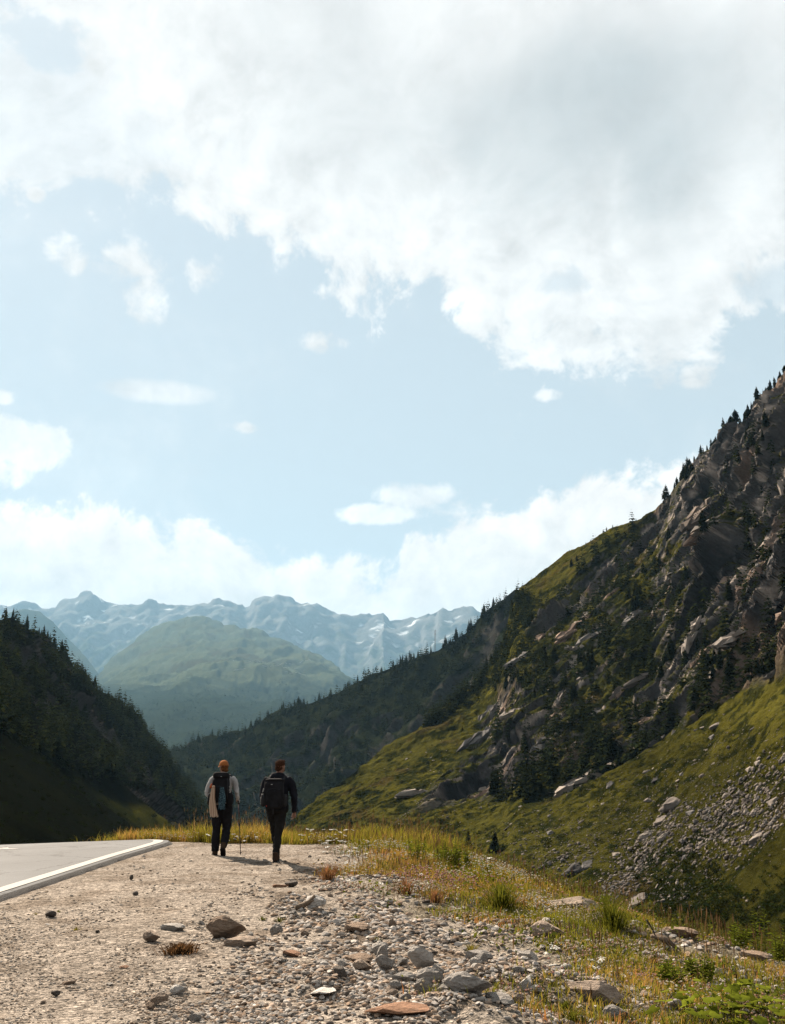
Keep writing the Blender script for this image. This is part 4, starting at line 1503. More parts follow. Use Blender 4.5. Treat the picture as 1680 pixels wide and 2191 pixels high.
    Vs, Fs, Cs, o = [], [], [], 0
    fields = [(1560, 1745, 190, 52, 40, 1100, 15), (1640, 1775, 120, 34, 35, 360, 14), (1420, 1790, 160, 40, 35, 380, 10), (1335, 1890, 105, 42, 48, 520, 12), (1400, 1810, 90, 26, 45, 200, 11), (1215, 1850, 80, 32, 10, 200, 10), (1450, 1900, 70, 18, 20, 60, 9), (1130, 1790, 170, 50, 8, 300, 6), (1300, 1770, 240, 80, 25, 520, 5),
              (880, 1745, 78, 9, 40, 240, 5), (1520, 1640, 130, 60, 40, 200, 4.5), (1050, 1700, 120, 40, 30, 200, 4.5), (960, 1640, 190, 60, 40, 140, 3.6), (1300, 1740, 420, 110, 25, 1100, 4.2), (1560, 1660, 220, 110, 35, 800, 4.4), (1200, 1830, 240, 50, 15, 700, 5.5), (1500, 1790, 300, 120, 30, 1300, 7)]
    for (cx, cy, la, lb, ang, num, mx) in fields:
        ca, sa = math.cos(math.radians(ang)), math.sin(math.radians(ang))
        for _ in range(num):
            a, b_ = RS.normal() * la * 0.5, RS.normal() * lb * 0.5
            px, py = cx + a * ca + b_ * sa, cy - a * sa + b_ * ca
            if py < np.interp(px, NS.px, NS.ys) + 30 or px > 1900:
                continue
            p, nrm, _q = on_slope(NS, px, py)
            s = px_to_m(mx * (0.25 + 0.75 * RS.rand() ** 2.2), p)
            V, F = libs[RS.randint(4)]
            R = np.array(slope_rot(nrm, RS.uniform(-1.2, 1.2)) @ Matrix.Rotation(RS.uniform(-.5, .5), 3, 'X'))
            Vs.append((V * s) @ R.T + np.array(p + nrm * s * 0.12))
            Fs.append(F + o)
            o += len(V)
            Cs.append(np.zeros((len(V), 3)) + np.array([warm, grey, pale, warm][RS.randint(4)]) * RS.uniform(0.6, 1.15))
    me = np_mesh('scree', np.concatenate(Vs), np.concatenate(Fs), False, np.concatenate(Cs), [M_SCREE])
    link('scree', me, kind='stuff')


build_boulders()


# ------------------------------------------------------------------ shrubs on the slope
M_SHRUB = attr_mat('shrub_leaves', (0.3, 2.0), (0.3, 0.3), bump=0, trans=0.3)


def leaf_cloud(n, size, seed, leaf=0.09):
    """n small leaf faces through a lumpy dome of unit radius"""
    r = np.random.RandomState(seed)
    d = r.normal(size=(n, 3))
    d /= np.linalg.norm(d, axis=1, keepdims=True)
    d[:, 2] = np.abs(d[:, 2])
    rad = (0.45 + 0.55 * r.rand(n) ** 0.5) * (1 + 0.35 * vnoise(d * 2.2 + seed, seed))
    c = d * rad[:, None] * np.array(size)
    u = r.normal(size=(n, 3))
    u /= np.linalg.norm(u, axis=1, keepdims=True)
    w = np.cross(u, r.normal(size=(n, 3)))
    w /= np.linalg.norm(w, axis=1, keepdims=True)
    L = leaf * r.uniform(0.6, 1.5, (n, 1))
    V = np.stack([c - u * L, c + w * L * 0.6, c + u * L, c - w * L * 0.6], 1).reshape(-1, 3)
    i = np.arange(n)[:, None] * 4
    return V, np.concatenate([i + (0, 1, 2), i + (0, 2, 3)]), r


def build_shrubs():
    libs = [leaf_cloud(46, (1, 1, 0.75), 40 + i, 0.18)[:2] for i in range(4)]
    Vs, Fs, Cs, o = [], [], [], 0
    # (centre x, y, half width, half height, number, size in picture, colour)
    dk = np.array((0.010, 0.0135, 0.0035))
    areas = [(1460, 1885, 95, 60, 240, 17, dk), (1590, 1950, 120, 45, 260, 18, dk), (1500, 1960, 120, 30, 140, 17, dk), (1660, 1900, 40, 50, 70, 16, dk * 1.2), (1340, 1820, 40, 16, 24, 12, dk * 1.2), (860, 1788, 60, 12, 34, 11, dk * 1.3),
             (820, 1775, 40, 10, 24, 9, dk * 1.3), (905, 1765, 40, 10, 22, 8, dk * 1.2), (1060, 1790, 50, 16, 30, 9, dk * 1.2), (1180, 1690, 60, 14, 40, 8, dk * 1.4), (1240, 1690, 60, 20, 50, 8, dk), (1330, 1590, 60, 30, 60, 8, dk), (1090, 1660, 60, 22, 60, 7, dk),
             (1390, 1480, 90, 70, 150, 7, dk), (1250, 1480, 120, 90, 160, 7, dk), (1120, 1560, 90, 70, 120, 6, dk), (1560, 1330, 110, 80, 140, 8, dk), (1450, 1380, 90, 80, 120, 7, dk), (1640, 1180, 60, 120, 110, 7, dk), (1430, 1180, 70, 90, 110, 6, dk),
             (980, 1770, 110, 24, 60, 6, dk * 1.3), (1250, 1790, 160, 40, 70, 5, dk * 1.3), (1550, 1560, 120, 60, 60, 6, dk * 1.5), (760, 1720, 90, 22, 50, 4, dk * 1.5), (900, 1680, 90, 30, 40, 4, dk * 1.5), (1500, 1690, 150, 60, 80, 5, dk * 1.5), (1580, 1830, 80, 30, 60, 9, dk * 1.3)]
    for (cx, cy, hw, hh, num, mx, colr) in areas:
        for _ in range(num):
            a, b_ = RS.uniform(-1, 1, 2)
            if a * a + b_ * b_ > 1:
                continue
            px, py = cx + a * hw, cy + b_ * hh
            if py < np.interp(px, NS.px, NS.ys) + 12:
                continue
            p, nrm, (i0, j0) = on_slope(NS, px, py)
            if NS.rock[i0, j0] > 0.6:
                continue
            s = px_to_m(mx * RS.uniform(0.4, 1.1), p) * 0.75
            V, F = libs[RS.randint(4)]
            ca, sa = math.cos(RS.uniform(0, 6)), 0
            Vs.append(V * s * np.array((1, 1, RS.uniform(0.7, 1.2))) + np.array(p - nrm * s * 0.1))
            Fs.append(F + o)
            o += len(V)
            Cs.append(np.zeros((len(V), 3)) + colr * RS.uniform(0.6, 1.7) + RS.uniform(0, .004, 3) * (1, 1, 0))
    # heath over the shaded flank's foot, and specks of juniper over the open grass
    def speck(S, px, py, s, colr):
        nonlocal o
        p, nrm, _q = on_slope(S, px, py)
        s = px_to_m(s, p) * 0.75
        V, F = libs[RS.randint(4)]
        Vs.append(V * s + np.array(p - nrm * s * 0.15))
        Fs.append(F + o)
        o += len(V)
        Cs.append(np.zeros((len(V), 3)) + colr * RS.uniform(0.6, 1.6))
    for _ in range(620):
        px, py = RS.uniform(-30, 400), RS.uniform(1600, 1830)
        if py < np.interp(px, LS.px, LS.ys) + 90 or py > np.interp(px, [0, 400], [1835, 1800]):
            continue
        ln = np.interp(px, [150, 200, 260, 320, 400, 440], [1640, 1672, 1705, 1738, 1788, 1815])
        if px > 190 and 0 < py - ln < 26 and RS.rand() < 0.8:
            continue
        speck(LS, px, py, RS.uniform(5, 13), dk * 0.5)
    n = 0
    while n < 900:
        px, py = RS.uniform(660, 1700), RS.uniform(1560, 1960)
        if rock_zone(px, py) > 0.3 or py < np.interp(px, NS.px, NS.ys) + 14:
            continue
        if fbm(np.array([[px / 75., py / 60., 8.0]]), 3, 0.6, 57)[0] < 0.02 and RS.rand() < 0.9:
            continue
        speck(NS, px, py, RS.uniform(2.5, 7.5), dk * 1.4)
        n += 1
    me = np_mesh('undergrowth', np.concatenate(Vs), np.concatenate(Fs), False, np.concatenate(Cs), [M_SHRUB])
    link('undergrowth', me, kind='stuff')
    singles = [(822, 1772, 26, 'dark round shrub on the slope beyond the meadow, uphill one'), (850, 1784, 30, 'wide dark shrub on the slope beyond the meadow, downhill one'), (714, 1788, 22, 'brown-green bush just beyond the meadow grasses'), (1082, 1820, 36, 'low spreading bush beside the broad spruce'),
               (1172, 1812, 30, 'dark juniper mound on the lower gully slope'), (940, 1628, 22, 'dark leafy bush high on the smooth green slope'), (914, 1640, 20, 'small dark bush beside the leafy bush on the green slope')]
    for (px, py, w, text) in singles:
        p, nrm, _ = on_slope(NS, px, py)
        V, F, r = leaf_cloud(420, (1, 1, 0.8), int(px), 0.07)
        me = np_mesh('foliage', V, F, False, np.zeros((len(V), 3)) + dk * r.uniform(0.8, 2.0, (len(V) // 4, 1)).repeat(4, 0), [M_SHRUB])
        s = px_to_m(w, p) * 0.5
        ob = link('shrub', me, None, p)
        ob.scale = (s, s, s)
        label(ob, text, 'shrub')


build_shrubs()


# ------------------------------------------------------------------ far structures: mast and snow barriers
def build_far_things():
    metal = plain('galvanised_steel', (0.10, 0.10, 0.10), 0.6, 0.1)
    p, nrm, _ = on_slope(SH, 928, np.interp(928, SH.px, SH.ys) + 2)
    h = px_to_m(46, p)
    o = bpy.data.objects.new('radio_mast', None)
    COL.objects.link(o)
    o.location = p
    label(o, 'thin dark radio mast rising from the crest of the wooded shoulder', 'mast')
    m = Build()
    for k in range(3):
        a = 2 * math.pi * k / 3
        m.tube([(0.55 * math.cos(a), 0.55 * math.sin(a), -2), (0.4 * math.cos(a), 0.4 * math.sin(a), h)], [0.13, 0.12], 5)
    for i in range(int(h / 1.2)):
        z = i * 1.2
        for k in range(3):
            a, c = 2 * math.pi * k / 3, 2 * math.pi * (k + 1) / 3
            m.tube([(0.48 * math.cos(a), 0.48 * math.sin(a), z), (0.48 * math.cos(c), 0.48 * math.sin(c), z + 1.2)], [0.06, 0.06], 4)
    link('lattice', m.mesh('lattice', [metal]), o)
    m = Build()
    for z in (h * 0.8, h * 0.95):
        m.tube([(0.6, -0.1, z), (0.6, -0.1, z + 2.0)], [0.28, 0.28], 6)
    link('antenna', m.mesh('antenna', [metal]), o)
    wood = plain('weathered_barrier', (0.17, 0.165, 0.16), 0.9, 0.2)
    rows = [(497, 1424, 540), (545, 1423, 590), (585, 1425, 632), (520, 1431, 575), (580, 1433, 640), (500, 1441, 528), (610, 1447, 660), (640, 1425, 668), (560, 1441, 600)]
    where = ['upper row, valley end', 'upper row, middle', 'upper row, summit end', 'second row, valley end', 'second row, summit end', 'third row, valley end', 'lowest row', 'upper row, far end', 'third row, middle']
    for (x0, y, x1), w in zip(rows, where):
        m = Build()
        px = x0
        prev = None
        while px < x1:
            q, nn, _ = on_slope(DM, px, y)
            if RS.rand() < 0.8 and prev is not None:
                for z in (1.0, 2.2, 3.4):
                    m.tube([prev + Vector((0, 0, z)), q + Vector((0, 0, z))], [0.55, 0.55], 4)
            m.tube([q + Vector((0, 0, -1)), q + Vector((0, 0, 4.4))], [0.4, 0.4], 4)
            prev = q
            px += 4.0
        ob = link('snow_barrier', m.mesh('snow_barrier', [wood]))
        label(ob, 'pale snow barrier across the rounded mountain, ' + w, 'snow barrier', 'snow barriers on the rounded mountain')


build_far_things()

# ------------------------------------------------------------------ stones on the gravel shelf
SC = {'grey': (0.215, 0.196, 0.178), 'pale': (0.290, 0.264, 0.238), 'tan': (0.235, 0.184, 0.145), 'rust': (0.205, 0.118, 0.076), 'brown': (0.165, 0.120, 0.088), 'dark': (0.095, 0.082, 0.072), 'white': (0.42, 0.395, 0.365)}
SHAPES = {'block': ((1, .8, .7), 10), 'slab': ((1, .7, .28), 8), 'wedge': ((1, .6, .55), 7), 'round': ((1, .85, .7), 14), 'long': ((1, .42, .36), 8), 'flat': ((1, .8, .2), 9)}
STONE_MESH = {}
for _n, (_d, _c) in SHAPES.items():
    STONE_MESH[_n] = []
    for _k in range(3):
        _V, _F = rock_shape(sum(map(ord, _n)) * 3 + _k, 2, _d, _c, 0.07)
        STONE_MESH[_n].append(np_mesh('stone', _V, _F, False, None, [M_STONE]))
BIG_MESH = {}
for _n, (_d, _c) in SHAPES.items():
    _V, _F = rock_shape(sum(map(ord, _n)) * 5, 3, _d, _c + 2, 0.13)
    BIG_MESH[_n] = np_mesh('stone', _V, _F, False, None, [M_STONE])
LANDMARKS = []       # (x, y, short name)


def gz(x, y):
    return float(ground_z(np.array([x]), np.array([y]))[0])


def ground_at(px, py):
    p = hit_ground(px, py)
    return Vector((p.x, p.y, gz(p.x, p.y)))


def put_stone(p, size, shape, colour, rz=0.0, sink=0.25, tilt=0.15, big=False, sxyz=(1, 1, 1), var=0.1):
    me = BIG_MESH[shape] if big else random.choice(STONE_MESH[shape])
    o = link('stone', me)
    o.scale = (size * sxyz[0], size * sxyz[1], size * sxyz[2])
    thick = SHAPES[shape][0][2] * size * sxyz[2]
    o.location = (p.x, p.y, p.z + thick * (0.5 - sink))
    o.rotation_euler = (random.uniform(-tilt, tilt), random.uniform(-tilt, tilt), rz)
    k = random.uniform(1 - var, 1 + var)
    o.color = (*(c * k for c in SC[colour]), 1)
    return o


NAMED_STONES = [
    (486, 2012, 76, 'wedge', 'brown', 'large wedge-shaped stone with a rust-coloured top, biggest on the bare gravel', 'the rust-topped wedge stone', dict(sxyz=(1, 0.8, 0.95), sink=0.1, rz=0.2)),
    (514, 2030, 66, 'slab', 'tan', 'brown rectangular slab lying just in front of the rust-topped wedge stone', 'the brown rectangular slab', dict(sxyz=(1, .7, .9), rz=-0.15)),
    (324, 2022, 36, 'wedge', 'tan', 'pointed tan stone beside the brown moss clump', 'the pointed tan stone', dict()),
    (368, 1999, 44, 'slab', 'pale', 'pale oval slab beyond the brown moss clump', 'the pale oval slab', dict()),
    (671, 1954, 42, 'block', 'white', 'chalk-white angular stone leaning on the short driftwood stick', 'the chalk-white stone', dict()),
    (280, 1885, 9, 'block', 'dark', 'little dark upright pebble out on the bare gravel near the road', 'the little upright pebble', dict(sxyz=(.8, .8, 1.6), sink=0)),
    (291, 1916, 14, 'wedge', 'dark', 'dark triangular pebble alone on the smooth gravel', 'the dark triangular pebble', dict()),
    (107, 1962, 20, 'block', 'dark', 'dark grey stone alone near the road edge', 'the dark stone by the road', dict()),
    (335, 2156, 36, 'block', 'tan', 'orange-brown block on the nearest bare gravel', 'the orange-brown block', dict()),
    (383, 2126, 34, 'wedge', 'white', 'white pointed stone just beyond the orange-brown block', 'the white pointed stone', dict()),
    (265, 2072, 17, 'flat', 'rust', 'small rust-brown flake on smooth gravel toward the road', 'the rust-brown flake', dict()),
    (119, 2132, 18, 'block', 'dark', 'dark pebble on the near gravel below the road', 'the dark near pebble', dict()),
    (600, 1897, 28, 'slab', 'rust', 'low orange stone a few steps behind the hikers', 'the low orange stone', dict()),
    (622, 1893, 24, 'wedge', 'dark', 'dark low stone touching the low orange stone', 'the dark low stone', dict()),
    (590, 2003, 32, 'block', 'grey', 'grey upright stone at the edge of the rubble beside the rust-topped wedge', 'the grey upright stone', dict(sxyz=(.8, .8, 1.2))),
    (625, 2046, 32, 'slab', 'rust', 'orange slab among grey rubble beyond the dark hollow', 'the orange rubble slab', dict()),
    (695, 2115, 48, 'flat', 'white', 'white flat slab roofing the dark hollow', 'the white slab over the hollow', dict()),
    (765, 1998, 46, 'slab', 'brown', 'dark brown flat stone at the far side of the rubble', 'the dark brown flat stone', dict()),
    (810, 2032, 34, 'block', 'pale', 'pale blocky stone standing above the brown shelf stone', 'the pale blocky stone', dict()),
    (818, 2055, 28, 'block', 'grey', 'grey standing stone in front of the pale blocky stone', 'the grey standing stone', dict(sxyz=(.8, .7, 1.7), sink=0.1)),
    (768, 2056, 54, 'slab', 'brown', 'wide brown shelf stone in the middle of the rubble', 'the brown shelf stone', dict()),
    (778, 2080, 38, 'wedge', 'tan', 'tan wedge in front of the brown shelf stone', 'the tan wedge', dict()),
    (735, 2068, 26, 'wedge', 'pale', 'pale chip on the roadward end of the brown shelf stone', 'the pale chip', dict()),
    (827, 2078, 38, 'round', 'grey', 'grey rounded stone beside the tan wedge', 'the grey rounded stone', dict()),
    (862, 2066, 22, 'round', 'grey', 'small rounded grey stone beyond the striped grey block', 'the small rounded stone', dict()),
    (866, 2098, 42, 'slab', 'grey', 'striped grey block below the small rounded stone', 'the striped grey block', dict(sxyz=(1, .8, 1.3))),
    (906, 2080, 54, 'round', 'pale', 'big pale boulder crowning the heap of rubble', 'the pale heap boulder', dict(sxyz=(1, .9, 1.0))),
    (915, 2106, 56, 'block', 'grey', 'big wrinkled grey boulder under the pale heap boulder', 'the wrinkled grey boulder', dict(sxyz=(1, .8, 1.0))),
    (905, 2126, 40, 'block', 'grey', 'blue-grey upright stone in front of the wrinkled boulder', 'the blue-grey upright stone', dict(sxyz=(.9, .7, 1.3))),
    (925, 2136, 28, 'wedge', 'dark', 'dark stone at the foot of the blue-grey upright stone', 'the dark foot stone', dict()),
    (853, 2120, 34, 'wedge', 'grey', 'grey split stone beside the blue-grey upright stone', 'the grey split stone', dict()),
    (625, 2002, 22, 'slab', 'grey', 'small grey slab near the grey upright stone', 'the small grey slab', dict()),
    (696, 2080, 22, 'wedge', 'white', 'small white stone roadward of the tan wedge', 'the small white stone', dict()),
    (1027, 2056, 48, 'slab', 'grey', 'grey layered slab at the grassy edge of the rubble', 'the grey layered slab', dict(sxyz=(1, .7, 1.5))),
    (1025, 2086, 32, 'wedge', 'pale', 'pale wedge below the grey layered slab', 'the pale wedge', dict()),
    (1095, 2158, 46, 'block', 'tan', 'square tan block at the foot of the long ridge stone', 'the square tan block', dict()),
    (1010, 2176, 96, 'wedge', 'grey', 'broad grey layered rock nearest the camera', 'the broad layered rock', dict(sxyz=(1, .8, .75))),
    (955, 2158, 36, 'block', 'grey', 'grey block roadward of the broad layered rock', 'the grey block', dict()),
    (1130, 2132, 30, 'block', 'white', 'bright white stone near the long ridge stone, larger of two', 'the larger bright white stone', dict()),
    (1149, 2137, 24, 'wedge', 'white', 'bright white stone near the long ridge stone, smaller of two', 'the smaller bright white stone', dict()),
    (862, 2194, 128, 'flat', 'rust', 'wide orange brick-like slab at the bottom edge of the view', 'the wide orange slab', dict(sxyz=(1, .55, .8), rz=0.05, tilt=0.03)),
    (1072, 2184, 54, 'slab', 'grey', 'grey layered chunk beside the broad layered rock', 'the grey layered chunk', dict()),
    (1230, 1960, 104, 'long', 'tan', 'big pale elongated boulder embedded at the crest of the bank', 'the pale crest boulder', dict(rz=-0.35, sxyz=(1, .9, .8), sink=0.42)),
    (1178, 2014, 68, 'wedge', 'tan', 'brown boulder with a shaded front below the pale crest boulder', 'the brown bank boulder', dict(rz=-0.5, sxyz=(1, .8, .9))),
    (1462, 2014, 60, 'slab', 'brown', 'rusty brown flat stone next to the weathered driftwood root', 'the rusty flat stone', dict(rz=-0.2)),
    (1622, 2062, 52, 'slab', 'brown', 'dark hollow-fronted stone far along the bank', 'the hollow-fronted stone', dict()),
    (1270, 2146, 110, 'long', 'tan', 'long ridge stone running down the bank among pink flowers', 'the long ridge stone', dict(rz=-0.6, sxyz=(1, .7, .8))),
    (1028, 2082, 28, 'block', 'grey', 'grey angular stone in front of the grey layered slab', 'the grey angular stone', dict()),
    (1446, 2174, 26, 'block', 'pale', 'pinkish pale stone among weeds near the broad leaves', 'the pinkish stone', dict()),
    (1325, 2186, 50, 'wedge', 'grey', 'grey stone at the bottom edge before the broad leaves', 'the grey bottom stone', dict()),
    (1128, 2054, 38, 'long', 'pale', 'pale bar-shaped stone on the bank above the square tan block', 'the pale bar stone', dict(rz=-0.4)),
]


def build_stones():
    taken = []
    for (px, py, w, shape, colour, text, short, kw) in NAMED_STONES:
        p = ground_at(px, py)
        s = px_to_m(w, p)
        kw = dict(kw)
        rz = kw.pop('rz', random.uniform(-.5, .5))
        p.y += 0.2 * s
        p.z = gz(p.x, p.y)
        o = put_stone(p, s * 1.3, shape, colour, rz, kw.pop('sink', 0.10), kw.pop('tilt', 0.12), w > 30, **kw)
        label(o, text, 'stone')
        LANDMARKS.append((p.x, p.y, short))
        taken.append((p.x, p.y, s * 0.5))
    # the rust cap of the wedge stone is a colour of its own
    LANDMARKS.append((*ground_at(385, 2034).xy, 'the brown moss clump'))
    LANDMARKS.append((*ground_at(655, 1950).xy, 'the driftwood stick'))
    # further loose stones, each its own object
    cand = []
    while len(cand) < 235:
        px = RS.uniform(10, 1660)
        py = RS.uniform(1900, 2188)
        k = sm(px, 380, 760) * (1 - 0.6 * sm(px, 1250, 1500))
        k = k * sm(py, 1915, 2010) + 0.09
        if RS.rand() > k:
            continue
        h = hit_ground(px, py)
        if h is None or h.y > 24 or h.x < -4.6 or h.x > edge_x(h.y) + 0.2:
            continue
        w = 10 + 26 * RS.rand() ** 2.2 * (0.4 + 0.6 * sm(py, 1950, 2120))
        p = Vector((h.x, h.y, gz(h.x, h.y)))
        s = px_to_m(w, p)
        if any((p.x - a) ** 2 + (p.y - b_) ** 2 < (c + s * 0.45) ** 2 for a, b_, c in taken):
            continue
        shape = ['block', 'slab', 'wedge', 'round', 'long', 'flat'][RS.choice(6, p=[.24, .24, .22, .10, .10, .10])]
        colour = ['grey', 'pale', 'tan', 'rust', 'brown', 'dark', 'white'][RS.choice(7, p=[.34, .24, .16, .06, .08, .06, .06])]
        o = put_stone(p, s, shape, colour, RS.uniform(0, 6.28), 0.25, 0.25)
        taken.append((p.x, p.y, s * 0.45))
        cand.append((o, p, w, shape, colour))
    word = {'block': 'blocky', 'slab': 'slab-like', 'wedge': 'wedge-like', 'round': 'rounded', 'long': 'elongated', 'flat': 'flaky'}
    seen = set()
    for (o, p, w, shape, colour) in cand:
        size = 'tiny' if w < 11 else 'small' if w < 15 else 'fist-sized' if w < 20 else 'sizeable'
        lm = sorted(LANDMARKS, key=lambda l: (l[0] - p.x) ** 2 + (l[1] - p.y) ** 2)[:8]
        done = None
        for l in lm:
            dx, dy = p.x - l[0], p.y - l[1]
            if abs(dx) > abs(dy):
                rel = 'on the ravine side of' if dx > 0 else 'on the road side of'
            else:
                rel = 'beyond' if dy > 0 else 'in front of'
            t = f'{size} {colour} {word[shape]} stone {rel} {l[2]}'
            if t not in seen and len(t.split()) <= 16:
                done = t
                break
        done = done or t
        seen.add(done)
        label(o, done, 'stone', 'loose stones scattered over the gravel shelf')
    # rubble and pebbles, past counting
    libs = [rock_shape(820 + i, 0 if i < 5 else 1, d, 5, 0.0) for i, d in enumerate([(1, .8, .5), (1, .6, .4), (1, .9, .7), (1, .5, .3), (1, .8, .3), (1, .7, .5), (1, .6, .35)])]
    OV = np.array([(1, 0, 0), (-1, .1, 0), (0, 1, .1), (.1, -1, 0), (.1, .1, 1), (0, 0, -1)], float) * .5
    OF = np.array([(0, 2, 4), (2, 1, 4), (1, 3, 4), (3, 0, 4), (2, 0, 5), (1, 2, 5), (3, 1, 5), (0, 3, 5)])
    octs = [(OV * np.array(s) * RS.uniform(.8, 1.2, (6, 3)), OF) for s in ((1, .8, .5), (1, .6, .5), (1, .9, .7), (1, .5, .35))]
    cols = np.array([SC[k] for k in ('grey', 'pale', 'tan', 'grey', 'pale', 'brown', 'tan', 'dark', 'brown', 'grey')])
    Vs, Fs, Cs, o = [], [], [], 0
    n = 0
    N = 38000
    px = RS.uniform(-30, 1720, N * 6)
    py = 1812 + 395 * RS.rand(N * 6) ** 0.9
    k = (0.34 + 0.66 * sm(px + 0.9 * (py - 2000), 330, 760)) * (0.35 + 0.65 * sm(py, 1830, 1990))
    k *= 0.10 + 1.2 * sm(fbm(np.stack([px / 90, py / 34, 0 * px], -1), 3, 0.6, 66), -0.30, 0.35)
    k *= 1 - 0.55 * sm(px - 0.35 * (2190 - py), 980, 1180)
    keep = np.where(RS.rand(N * 6) < k)[0][:N]
    px, py = px[keep], py[keep]
    P_, Q_ = slopes(px, py)
    D = -CAM_Z / Q_
    for _ in range(4):
        D = np.clip((ground_base(P_ * D, D) - CAM_Z) / Q_, 2, 40)
    X, Y = P_ * D, D
    Z = ground_z(X, Y)
    RG_ = sm(px + 0.9 * (py - 2000), 330, 760)
    ok = (D > 3) & (D < 25.5) & (X > -4.8) & (X < edge_x(Y) + 0.5)
    for i in np.where(ok)[0]:
        x, y, z, rough = X[i], Y[i], Z[i], RG_[i]
        w = 1.7 + (6.0 + 12.5 * rough) * RS.rand() ** 3.0
        s = w * y / FPX * 1.05
        V, F = octs[RS.randint(4)] if w < 3.6 else libs[RS.randint(0, 5) if w < 14 else RS.randint(5, 7)]
        a, b_ = RS.uniform(0, 6.28), RS.uniform(-.5, .5)
        ca, sa, cb, sb = math.cos(a), math.sin(a), math.cos(b_), math.sin(b_)
        R = np.array(((ca, -sa * cb, sa * sb), (sa, ca * cb, -ca * sb), (0, sb, cb)))
        Vs.append((V * s) @ R.T + np.array((x, y, z + 0.10 * s)))
        Fs.append(F + o)
        o += len(V)
        c = cols[RS.randint(10)] * RS.uniform(0.6, 1.25)
        if rough < 0.5:
            c = c * 0.6 + np.array((0.175, 0.145, 0.115)) * 0.4
        Cs.append(np.zeros((len(V), 3)) + c)
    me = np_mesh('gravel', np.concatenate(Vs), np.concatenate(Fs), False, np.concatenate(Cs), [M_RUBBLE])
    link('gravel', me, kind='stuff')


build_stones()

# ------------------------------------------------------------------ plants of the shelf
M_GRASS = attr_mat('grass_blades', (3.0,), (0.2,), bump=0, trans=0.45)
M_LEAF = attr_mat('green_leaves', (6.0,), (0.2,), bump=0, trans=0.45)
M_PETAL = attr_mat('petals', (9.0,), (0.08,), bump=0, trans=0.3)


def blade_arrays(P, h, w, lean, ang, col, tipcol=None):
    """P (n,3) roots; bent tapering blades"""
    n = len(P)
    side = np.stack([np.cos(ang + 1.57), np.sin(ang + 1.57), 0 * ang], -1) * w[:, None]
    d = np.stack([np.cos(ang), np.sin(ang), 0 * ang], -1)
    up = np.array((0, 0, 1.0))
    m = P + up * (h * 0.55)[:, None] + d * (h * lean * 0.35)[:, None]
    t = P + up * (h * (1 - 0.25 * lean))[:, None] + d * (h * lean)[:, None]
    V = np.stack([P - side, P + side, m - side * .7, m + side * .7, t], 1).reshape(-1, 3)
    i = np.arange(n)[:, None] * 5
    F = np.concatenate([i + (0, 1, 3), i + (0, 3, 2), i + (2, 3, 4)])
    tc = col if tipcol is None else tipcol
    C = np.stack([col * .75, col * .75, col, col, tc], 1).reshape(-1, 3)
    return V, F, C


def scatter(n, x0, x1, y0, y1, dens, seed):
    r = np.random.RandomState(seed)
    out = []
    got = 0
    tries = 0
    while got < n and tries < 60:
        tries += 1
        x = r.uniform(x0, x1, n * 3)
        y = y0 + (y1 - y0) * r.rand(n * 3)
        k = dens(x, y)
        m = r.rand(n * 3) < k
        out.append(np.stack([x[m], y[m]], -1))
        got += m.sum()
    return np.concatenate(out)[:n]


def in_sight(x, y):
    return (np.abs(x / y) < 0.40 + 0.9 / y)


